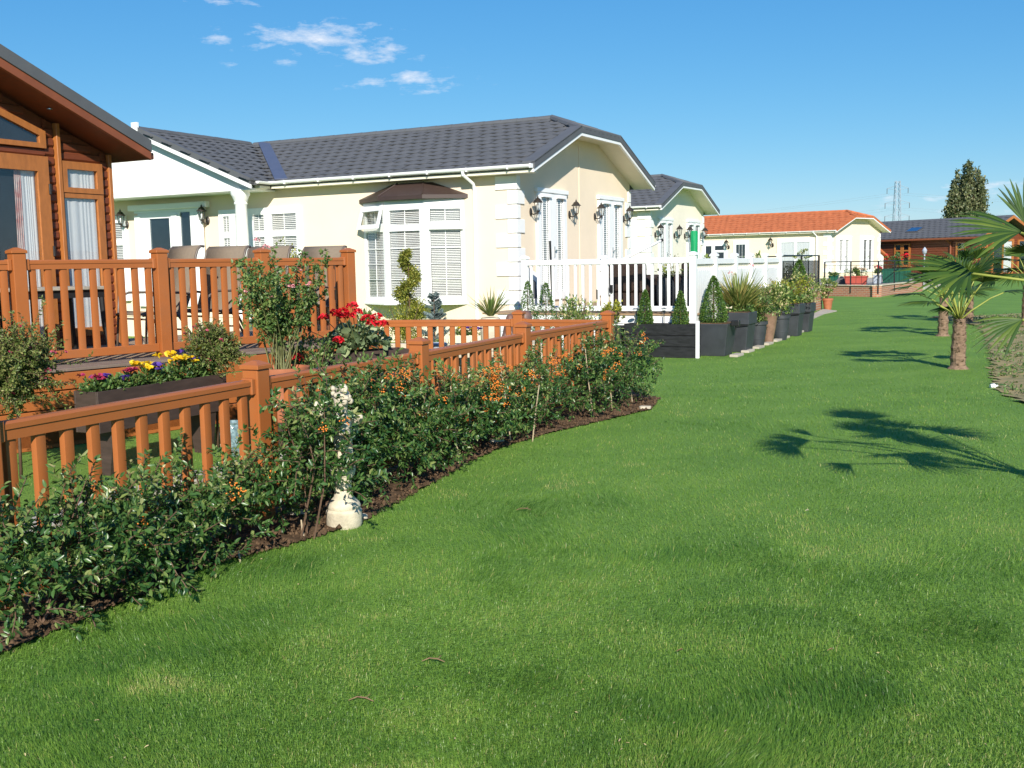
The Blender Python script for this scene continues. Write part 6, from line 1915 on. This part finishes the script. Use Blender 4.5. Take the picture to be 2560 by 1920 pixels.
for k in range(70):
    z = .35 + .8 * RNG.random(); a = RNG.random() * 6.283; st.append(bsb + ZV * z); di.append(unit(np.array([math.cos(a), math.sin(a), .55]))); le.append(.30 * (1.25 - z) + .06)
pl = shoots(st, di, le, .014, .12)
P, D = twig_leaves(pl, per=16, spread=.8); leaves('crown', P, D, .032, M_BLUE, bs, width=.3)
strap_plant(AY(1226, 790, 16.8), 90, .52, 'spiky yucca with long narrow leaves near the gable corner', M_STRAP, width=.022, spread=1.6, droop=(0, .12), name='yucca', cat='yucca')
yu = AY(1226, 790, 16.8); yr = MB().lathe(yu * [1, 1, 0], [(.12, 0), (.16, .35), (.17, yu[2] - .06), (.14, yu[2] - .02), (.001, yu[2] - .05)], 14).build('stone_urn', M_STONE, None, smooth='auto'); tag(yr, 'pale urn under the spiky yucca', 'urn')
cone_tree(AY(1320, 790, 17.2) * [1, 1, 0], 1.32, .26, 'slim clipped cone behind the brown stone ornament', n=4200)
cone_tree(AY(1365, 792, 16.8) * [1, 1, 0], 1.30, .30, 'broad clipped cone in the bed beside the white deck', n=4800)
bush(AY(1450, 790, 16.9) * [1, 1, 0], 1.16, .42, 'green and yellow flowering shrub in front of the white gate', M_VARIEG, n=1500, size=.05)
bush(AY(1425, 790, 17.0) * [1, 1, 0], 1.05, .36, 'dark green shrub beside the clipped cones', M_LEAF, n=1200, size=.05)
bush(AY(920, 790, 15.6) * [1, 1, 0], 1.12, .26, 'glossy large-leaved shrub beside the deck corner post', M_LEAF, n=420, size=.09)
bush(AY(1130, 850, 14.8) * [1, 1, 0], .62, .40, 'low leafy plants behind the crossing fence', M_LEAF, n=700, size=.05)
bush(AY(712, 640, 16.8) * [1, 1, 0], 2.02, .30, 'tall rounded golden shrub behind the chairs', M_YELBOX, n=1800, size=.045, z0=.6)
lc = AY(1300, 792, 14.6) * [1, 1, 0]
ln = empty('stone_ornament', lc, 'brown weathered reclining beast ornament behind the crossing fence', 'ornament')
zt_ = AY(1300, 757, 14.6)[2]
MB().bx(Frame(lc, LV, GV), (-.24, .24), (-.14, .14), (0, .55)).build('pedestal', M_STONE, ln, bev=.01)
lp = lambda a, e, z: lc + LV * a + GV * e + ZV * z
skin_mesh('figure', [lp(-.15, 0, .72), lp(0, 0, .78), lp(.12, 0, .82), lp(.15, -.04, .98), lp(-.19, -.05, .62), lp(-.05, -.10, .60), lp(.12, -.08, .66), lp(.20, -.16, .60), lp(-.12, .06, .93), lp(-.20, -.12, .58)], [(0, 1), (1, 2), (2, 3), (0, 4), (4, 9), (1, 5), (2, 6), (6, 7), (0, 8)], [.13, .14, .12, .085, .07, .06, .06, .05, .10, .05], M_LION, ln)
# cream block wall of the raised bed
rw = empty('raised_bed_wall', (-.8, 14.6, 0), 'low wall of cream blocks round the bungalow planting', 'wall')
a = np.array((-1.9, 15.0, 0)); b_ = np.array((.5, 14.35, 0)); d = unit(b_ - a); L_ = np.linalg.norm(b_ - a); s = np.array([d[1], -d[0], 0])
for k in range(5):
    for j in range(8):
        x0 = j * .31 + (.15 if k % 2 else 0)
        MB().box(a + d * (x0 + .15) + ZV * (.052 + k * .104), d * .150, s * .08, ZV * .049).build('block', M_STONE, rw, bev=.006)
for x, lab in ((1150, 'yellow pansies on the cream block wall'), (1175, 'yellow and purple pansies beyond the crossing fence')):
    c = AY(x, 838, 14.3); r = empty('pansy_plant', c, lab, 'flowers')
    n = 160; dq = rand_dirs(n); dq[:, 2] = np.abs(dq[:, 2])
    leaves('foliage', c + dq * .12 * RNG.random((n, 1)), dq, .045, M_LEAF, r, width=.4)
    flowers(r, 'flower', [c + np.array([RNG.normal() * .08, -.05, .08 + RNG.random() * .06]) for _ in range(5)], .045, M_FLOWER_YEL if x < 1160 else M_FLOWER_PUR)
gpz = AY(1097, 855, 14.2) * [1, 1, 0]
o = MB().lathe(gpz, [(.08, 0), (.11, .40), (.12, .55), (.10, .57), (.001, .52)], 16).build('grey_pot', M_PYLON, None, smooth='auto'); tag(o, 'plain grey pot behind the crossing fence', 'pot')


# ================================================================== PALMS
def frond(par, base, hub, axis, normal, radius, n=26, spread=2.6, width=.035, droop=.28, m=None, split=.35):
    base = np.array(base, float); hub = np.array(hub, float); axis = unit(np.array(axis, float)); normal = np.array(normal, float); normal = unit(normal - axis * np.dot(normal, axis)); side = np.cross(axis, normal)
    mid = (base + hub) / 2 + ZV * np.linalg.norm(hub - base) * .10
    pet = MB().tube([base, mid * .55 + base * .45, mid * .6 + hub * .4, hub], [.013, .011, .009, .008], 6).build('frond', M_PETIOLE, par, smooth=True)
    V = []; T = []; rnd = []; q0 = 0
    for k in range(n):
        f = (k + .5) / n * 2 - 1; an = f * spread / 2 + RNG.normal() * .015
        d = math.cos(an) * axis + math.sin(an) * side
        L_ = radius * (1 - .22 * f * f) * RNG.uniform(.93, 1.05)
        sdv = np.cross(d, normal); dr_ = droop * RNG.uniform(.7, 1.35)
        sg = 1 if k % 2 else -1
        wmax = max(width * radius / .5, radius * spread / n * .36)
        for i, t in enumerate((0.02, .28, .55, .8, 1.0)):
            p = hub + d * L_ * t + normal * (.03 * radius * abs(f)) - ZV * dr_ * L_ * max(0, t - .25) ** 1.8
            w = (min(t * radius * spread / n * .56, wmax * .5) if t < .5 else wmax * .5 * (1 - ((t - .5) / .5) ** 1.6)) + .0012
            V += [p - sdv * w, p + normal * w * .5, p + sdv * w]
        for i in range(4):
            a = q0 + 3 * i
            T += [[a, a + 1, a + 4], [a, a + 4, a + 3], [a + 1, a + 2, a + 5], [a + 1, a + 5, a + 4]]
        rnd += [RNG.random() * .6 + .12] * 16; q0 += 15
    fast_mesh('leaf_fan', V, T, rnd, m or M_PALM, pet)
    return pet


def trunk(par, base, h, r0, r1):
    base = np.array(base, float); n = 14; m = max(8, int(h / .05)); vs = []; fs = []
    b = MB()
    for i in range(m + 1):
        t = i / m
        for k in range(n):
            a = 2 * math.pi * k / n
            rr = (r0 + (r1 - r0) * t) * (1 + .10 * noise.noise((a * 1.5, t * h * 9, base[0]))) * (1 + .12 * ((i % 3) == 0)) * (1.25 if i == 0 else 1)
            vs.append(base + np.array([rr * math.cos(a), rr * math.sin(a), h * t]))
    for i in range(m):
        for k in range(n):
            fs.append((i * n + k, i * n + (k + 1) % n, (i + 1) * n + (k + 1) % n, (i + 1) * n + k))
    fs.append(tuple(range(m * n, m * n + n)))
    b.add(vs, fs); tk = b.build('trunk', M_TRUNK, par)
    # old leaf bases and fibre
    f = MB()
    for _ in range(int(120 * h)):
        a = RNG.random() * 6.283; z = RNG.random() * h; t = z / h; rr = r0 + (r1 - r0) * t
        p = base + np.array([rr * math.cos(a), rr * math.sin(a), z]); o_ = np.array([math.cos(a), math.sin(a), .9 + RNG.normal() * .5])
        sd_ = np.array([-math.sin(a), math.cos(a), 0]) * RNG.uniform(.006, .02)
        q = p + unit(o_) * RNG.uniform(.03, .075)
        f.add([p - sd_, p + sd_, q + sd_ * .3, q - sd_ * .3], [(0, 1, 2, 3)])
    f.build('fibre', M_TRUNK, tk, recalc=False)['kind'] = 'stuff'
    return tk


def palm(base, h, r, label, nfr=14, petiole=.6, rad=.62, elev=(.1, 1.2), lean=(0, 0), seed=0, leaf_n=24, droop=.3):
    base = np.array(base, float); root = empty('fan_palm', base, label, 'palm', 'young fan palms on the lawn')
    trunk(root, base, h, r, r * .8)
    top = base + ZV * (h - .03)
    for k in range(nfr):
        a = 2.399 * k + seed; e = elev[0] + (elev[1] - elev[0]) * ((k + .5) / nfr) + RNG.normal() * .08
        d = np.array([math.cos(a) * math.cos(e), math.sin(a) * math.cos(e), math.sin(e)]) + np.array([lean[0], lean[1], 0])
        d = unit(d); hub = top + d * petiole * RNG.uniform(.85, 1.1)
        ax = unit(d + np.array([0, 0, -.45]))
        frond(root, top, hub, ax, ZV + d * .2, rad * RNG.uniform(.88, 1.08), n=leaf_n, droop=droop)
    return root


palm(G0(2395, 922), .72, .105, 'nearest whole fan palm on the lawn with a shaggy short trunk', 15, .66, .46, elev=(.35, 1.4), lean=(-.12, 0), seed=1.2, droop=.2)
palm(G0(2357, 840), .78, .10, 'fan palm standing just behind the nearest whole one', 13, .62, .5, elev=(.3, 1.35), seed=.4, droop=.25)
palm(G0(2422, 806), .95, .10, 'farther fan palm by the edge of the dry strip', 13, .65, .5, elev=(.3, 1.35), seed=2.2, droop=.25)
palm(G0(2566, 815), 1.05, .11, 'fan palm at the picture edge beyond the dry strip', 13, .7, .7, seed=3.0)
# the big palm just outside the frame, its fronds reach in
NB = np.array((3.92, 5.70, 0))
npm = empty('fan_palm', NB, 'big fan palm whose trunk is out of view, fronds reaching in at the edge', 'palm', 'young fan palms on the lawn')
trunk(npm, NB, 1.05, .11, .085)
NT = NB + ZV * 1.02
CL = -CM[2]
for x, y, Y, ax, rad, nm, spr, nl in ((2552, 582, 5.95, (-.95, .05, .16), .42, (.05, -.60, .7), 1.6, 16), (2424, 683, 6.05, (-.95, -.05, .06), .42, (.1, -.45, .8), 2.4, 20), (2556, 800, 5.75, (-.85, -.1, -.30), .30, (-.3, -.75, .5), 1.3, 9), (2562, 560, 6.1, (-.22, .1, 1.0), .30, (-.2, -.95, .1), 1.0, 8), (2795, 560, 6.2, (.2, .3, .9), .45, (0, -.9, .2), 2.4, 20), (2845, 700, 5.6, (.6, -.4, -.2), .48, (0, -.3, .95), 2.6, 20), (2895, 480, 5.9, (.4, .1, .9), .48, (0, -.9, .2), 2.4, 20), (3005, 600, 6.3, (.8, .3, .2), .5, (0, -.2, .95), 2.6, 20), (2955, 560, 5.2, (.3, -.7, .3), .5, (0, .3, .95), 2.6, 20), (2875, 420, 6.4, (0, .5, .9), .5, (0, -.8, .4), 2.4, 20), (2795, 470, 6.6, (-.1, .6, .7), .45, (0, -.6, .7), 2.0, 16), (2855, 520, 5.5, (-.2, -.6, .6), .5, (.2, .5, .8), 2.6, 22), (2935, 640, 5.9, (.3, .1, .3), .5, (.3, -.3, .9), 2.8, 22), (2845, 610, 6.2, (-.3, .7, .1), .5, (0, -.2, .95), 2.8, 22), (2915, 520, 6.3, (.1, .8, .4), .5, (.6, -.4, .6), 2.8, 22), (2985, 500, 5.6, (.7, .0, .6), .5, (-.7, .1, .7), 2.6, 22)):
    frond(npm, NT, AY(x, y, Y), ax, nm, rad, n=nl, spread=spr, width=.028, droop=.24)


# ================================================================== FAR TERRACE, RAILINGS
def brick_wall(a, b, z, label, thick=.22, cap=True):
    a = np.array((*a, 0.0)); b = np.array((*b, 0.0)); d = unit(b - a); s = np.array([-d[1], d[0], 0])
    r = empty('brick_wall', (a + b) / 2, label, 'wall')
    MB().hexa([a, b, b + s * thick, a + s * thick] + [q + ZV * z for q in (a, b, b + s * thick, a + s * thick)]).build('brickwork', M_BRICKM, r)
    if cap:
        L_ = np.linalg.norm(b - a); n = max(1, int(L_ / .6))
        for i in range(n):
            p = a + (b - a) * i / n + d * .004; q = a + (b - a) * (i + 1) / n - d * .004; o_ = s * -.04; e = s * (thick + .04)
            MB().hexa([p + o_ + ZV * z, q + o_ + ZV * z, q + e + ZV * z, p + e + ZV * z] + [x + ZV * (z + .05) for x in (p + o_, q + o_, q + e, p + e)]).build('coping_slab', M_STONE, r, bev=.005)
    return r


def railing(pts, z0, z1, label, step=.14, posts=None, bar=.008, zpost=None):
    pts = [np.array((*p, 0.0)) for p in pts]
    r = empty('black_railing', pts[0] + ZV * z0, label, 'railing')
    for a, b in zip(pts[:-1], pts[1:]):
        d = unit(b - a); L_ = np.linalg.norm(b - a)
        MB().tube([a + ZV * z1, b + ZV * z1], .022, 6).build('top_rail', M_BLACK, r); MB().tube([a + ZV * (z0 + .1), b + ZV * (z0 + .1)], .012, 6).build('bottom_rail', M_BLACK, r); MB().tube([a + ZV * (z1 - .16), b + ZV * (z1 - .16)], .01, 6).build('mid_rail', M_BLACK, r)
        n = int(L_ / step)
        for i in range(1, n):
            p = a + (b - a) * i / n; MB().tube([p + ZV * (z0 + .1), p + ZV * (z1 - .16)], bar, 4, cap=False).build('bar', M_BLACK, r)
    for p in pts:
        MB().tube([p + ZV * (zpost if zpost is not None else z0), p + ZV * (z1 + .01)], .032, 6).build('post', M_BLACK, r)
    return r


brick_wall((7.35, 28.3), (10.04, 33.85), .62, 'low brick wall with pale coping just beyond the pots')
brick_wall((10.04, 33.85), (8.4, 35.0), .62, 'short return of the low brick wall beyond the pots')
railing([(7.25, 28.3), (8.6, 31.1), (9.92, 33.85), (8.4, 34.9)], .67, 1.72, 'black metal railing on the brick wall just beyond the pots', .16, bar=.012)
bush((8.6, 32.6, .62), .85, .55, 'dark flowering shrub behind the near black railing', M_OLIVE, n=900, size=.07, z0=.0)
bush((9.2, 33.2, 1.55), .38, .30, 'hanging basket of dry flowers on the near black railing', M_VARIEG, n=300, size=.06, z0=.0, stem=False)
o = MB().lathe((10.12, 33.5, 0), [(.11, 0), (.15, .28), (.17, .29), (.17, .36), (.15, .36), (.001, .33)], 16).build('terracotta_pot', M_TERRA, None, smooth='auto'); tag(o, 'terracotta pot at the end of the low brick wall', 'pot')
bush((10.12, 33.5, .33), .75, .26, 'pink and cream plant in the terracotta pot by the brick wall', M_VARIEG, 'plant', n=500, size=.08, z0=0, name='potted_plant')
ps = MB().prism([np.array(G0(*q_)) + ZV * .004 for q_ in ((2012, 797), (2057, 775), (2092, 779), (2060, 786), (2016, 806))], ZV * .03).build('paving_slab', M_PATH, None); tag(ps, 'pale paving slab on the lawn at the foot of the brick wall', 'slab')
WA = [(12.5, 47.2), (13.74, 46.0), (15.21, 43.5), (16.9, 46.3), (19.6, 50.0)]
brick_wall(WA[1], WA[2], .45, 'far brick terrace wall below the terracotta trough')
brick_wall(WA[2], WA[3], .45, 'far brick terrace wall turning past the corner')
brick_wall(WA[3], WA[4], .45, 'far brick terrace wall running behind the palms')
brick_wall((12.2, 48.6), WA[1], .45, 'short end of the far brick terrace wall')
te = MB().prism([np.array((*p, .0)) for p in ((13.85, 46.1), (15.22, 43.85), (16.8, 46.5), (19.45, 50.2), (26, 62), (20, 66), (12, 56), (12.3, 48.7))], ZV * .44).build('terrace', M_PATH, None); te['kind'] = 'structure'
railing([WA[1], ((WA[1][0] + WA[2][0]) / 2, (WA[1][1] + WA[2][1]) / 2), WA[2], WA[3], WA[4]], .45, 1.48, 'black metal railing along the far brick terrace', .28, bar=.008, zpost=.15)
def terrace_pot(x, Y, w, h, m, lab, plant, pl_lab, fl=None, long=1.0, pm=M_LEAF):
    p = AY(x, 700, Y) * [1, 1, 0] + ZV * .44
    r = empty('trough_pot' if long > 1 else 'flower_pot', p, lab, 'pot')
    fr = Frame(p, (.9, -.43, 0), (.43, .9, 0))
    MB().hexa([fr(i * w * long * .85, j * w * .8, 0) for i, j in ((-1, -1), (1, -1), (1, 1), (-1, 1))] + [fr(i * w * long, j * w, h) for i, j in ((-1, -1), (1, -1), (1, 1), (-1, 1))]).build('body', m, r, bev=.02)
    MB().bx(fr, (-w * long - .02, w * long + .02), (-w - .02, w + .02), (h, h + .05)).build('rim', m, r, bev=.01)
    b = bush(p + ZV * (h), plant, w * (1.3 if long == 1 else 1.0), pl_lab, pm, 'plant', n=350, size=.09, z0=0, name='potted_plant')
    if long > 1:
        n = 300; d = rand_dirs(n)
        leaves('foliage', p + ZV * (h + plant * .4) + (RNG.uniform(-1, 1, (n, 1)) * w * long * .8) * np.array([[.9, -.43, 0]]) + d * np.array([.15, .15, plant * .4]), d + ZV * .5, .09, pm, b)
    if fl:
        for _ in range(fl[1]):
            q = p + ZV * (h + plant * RNG.uniform(.55, 1.0)) + np.array([.9, -.43, 0]) * RNG.uniform(-.8, .8) * w * long
            flower_ball(b, 'flower', q, .06, fl[0], 10, .08)
terrace_pot(2084, 47.2, .20, .38, M_GREENPLAST, 'dark green pot on the far brick terrace', .22, 'small plant in the dark green pot on the terrace')
terrace_pot(2140, 46.0, .20, .36, M_REDPLAST, 'long terracotta trough on the far brick terrace', .40, 'peach flowered plants in the terracotta trough', (M_FLOWER_PALE, 9), 2.4)
terrace_pot(2194, 46.6, .17, .38, M_PYLON, 'grey pot near the terrace corner', .42, 'red flowered plant in the grey pot', (M_FLOWER_RED, 5))
terrace_pot(2240, 48.6, .25, .62, M_GREENPLAST, 'long green slatted trough on the far terrace', .75, 'red and green bedding plants in the green slatted trough', (M_FLOWER_RED, 9), 2.6)
c = AY(2104, 700, 46.6) * [1, 1, 0] + ZV * .44
o = MB().prism([c + np.array([a, 0, z]) for a, z in ((-.3, 0), (-.28, .18), (-.12, .34), (.0, .42), (.14, .34), (.3, .16), (.28, 0))], np.array([.05, .18, 0])).build('dark_boulder', M_SLATE, None, bev=.03, seg=2); tag(o, 'dark grey rounded stone beside the green pot on the terrace', 'stone')
lp_ = AY(2310, 690, 52) * [1, 1, 0]
ga = empty('garden_lamp_post', lp_, 'silvery lamp post between the terrace and the far lodge', 'lamp post')
MB().tube([lp_, lp_ + ZV * 1.75], .035, 8).build('post', M_PYLON, ga); MB().lathe(lp_ + ZV * 1.75, [(.035, 0), (.09, .05), (.12, .2), (.06, .3), (.01, .36)], 10).build('head', M_PYLON, ga, smooth='auto')
for x, y, Y, h_, r_, m_, lab in ((1880, 660, 27.5, 1.75, .45, M_VARIEG, 'big bronze-leaved plant standing behind the white boarded fence'), (1690, 655, 24.0, 1.62, .3, M_OLIVE, 'twiggy plant behind the white pickets by the second bungalow'), (1780, 655, 27.0, 1.6, .3, M_VARIEG, 'small flowering plant behind the white boarded fence')):
    bush(AY(x, y, Y) * [1, 1, 0], h_ + .12, r_, lab, m_, n=500, size=.10 if m_ == M_VARIEG else .05, z0=.7)

# ================================================================== FAR BACKGROUND
def poplar(base, h, r, label):
    base = np.array(base, float); root = empty('poplar_tree', base, label, 'tree')
    MB().tube([base, base + ZV * h * .45, base + ZV * h * .92], [.35, .22, .04], 8).build('trunk', M_STEM, root)
    b = MB(); P = []; D = []
    for k in range(54):
        a = RNG.random() * 6.283; z0 = h * RNG.uniform(.08, .4); sp_r = r * RNG.uniform(.1, 1.0); top = h * RNG.uniform(.62, 1.0) * (1 - .22 * (sp_r / r) ** 2)
        p0 = base + ZV * z0; p1 = base + np.array([math.cos(a) * sp_r, math.sin(a) * sp_r, (z0 + top) / 2]); p2 = base + np.array([math.cos(a) * sp_r * .92, math.sin(a) * sp_r * .92, top])
        b.tube([p0, p1, p2], [.08, .05, .015], 5)
        n = 620; t = RNG.random(n)
        q = np.where((t < .4)[:, None], p0 + (p1 - p0) * (t / .4)[:, None], p1 + (p2 - p1) * ((t - .4) / .6)[:, None])
        q = q[t > .15]; t = t[t > .15]
        w = .36 * (1.12 - t) + .07
        q = q + RNG.normal(size=q.shape) * np.c_[w, w, w * 1.2]
        P.append(q); D.append(RNG.normal(size=q.shape) * .6 + np.array([math.cos(a) * .3, math.sin(a) * .3, .7]))
    b.build('limbs', M_STEM, root)['kind'] = 'stuff'
    P = np.concatenate(P); D = np.concatenate(D)
    leaves('crown', P, D, RNG.uniform(.16, .32, len(P)), M_POPLAR, root, width=.7)


poplar(AY(2418, 600, 118) * [1, 1, 0], 12.2, 2.55, 'dense upright poplar rising behind the far lodge roof')
py = AY(2240, 640, 380) * [1, 1, 0]
pyl = empty('pylon', py, 'lattice electricity pylon on the horizon', 'pylon')
hp = AY(2241, 452, 380)[2]
def pyp(t, i, j):
    w = 1.5 - .8 * t
    return py + np.array([i * w, j * w, hp * t])
b = MB()
lv = [0, .14, .27, .39, .5, .6, .69, .77, .84, .9, .96, 1.0]
for i, j in ((-1, -1), (1, -1), (1, 1), (-1, 1)):
    for t0, t1 in zip(lv[:-1], lv[1:]): b.tube([pyp(t0, i, j), pyp(t1, i, j)], .11, 4, cap=False)
for t0, t1 in zip(lv[:-1], lv[1:]):
    for (a, c) in (((-1, -1), (1, -1)), ((1, -1), (1, 1)), ((1, 1), (-1, 1)), ((-1, 1), (-1, -1))):
        b.tube([pyp(t0, *a), pyp(t1, *c)], .045, 3, cap=False); b.tube([pyp(t0, *c), pyp(t1, *a)], .045, 3, cap=False)
b.build('lattice', M_PYLON, pyl, recalc=False)['kind'] = 'stuff'
wires = []
for t, wd2 in ((.94, 3.4), (.76, 4.0), (.60, 4.0)):
    for sg in (-1, 1):
        a = MB(); tip = py + np.array([sg * wd2, sg * -1.0, hp * (t - .03)])
        a.tube([pyp(t, sg, -1), tip], .06, 4); a.tube([pyp(t - .05, sg, -1), tip], .05, 4); a.build('cross_arm', M_PYLON, pyl, recalc=False)
        MB().tube([tip, tip - ZV * 1.9], .12, 5).build('insulator', M_SLATE, pyl)
        wires.append(tip - ZV * 1.9)
for k, tip in enumerate(wires):
    pts = []
    for q_, e in ((-1, np.array([-290, 170, 1.5])), (1, np.array([310, -60, 0]))):
        seg_ = [tip + e * t - ZV * 9 * 4 * (t * (1 - t)) for t in np.linspace(0, 1, 14)]
        pts = seg_[::-1] + pts if q_ < 0 else pts + seg_[1:]
    o = MB().tube(pts, .022, 3, cap=False).build('power_line', M_PYLON, None, recalc=False)
    lv_n = ('top', 'middle', 'lower')[k // 2]
    tag(o, f'thin overhead wire from the {lv_n} {"near" if k % 2 else "far"} arm of the pylon', 'wire', 'overhead wires')
# distant hedge line beyond the homes
for k, (x, Y, w) in enumerate(((2500, 150, 26), (2300, 190, 30), (2700, 140, 30), (1000, 260, 60), (300, 220, 70), (-300, 200, 70), (3000, 150, 40))):
    c = AY(x, 640, Y) * [1, 1, 0]; n = 2600
    P = c + np.c_[RNG.uniform(-w / 2, w / 2, n), RNG.normal(size=n) * 1.0, np.abs(RNG.normal(size=n)) * .8 + .2]
    P[:, 2] *= .8 + .5 * np.abs(np.sin(P[:, 0] * .35))
    o = leaves('distant_hedge', P, rand_dirs(n), RNG.uniform(.4, .8, n), M_POPLAR, None, width=.8)
    o['label'] = 'dark hedge line far beyond the homes'
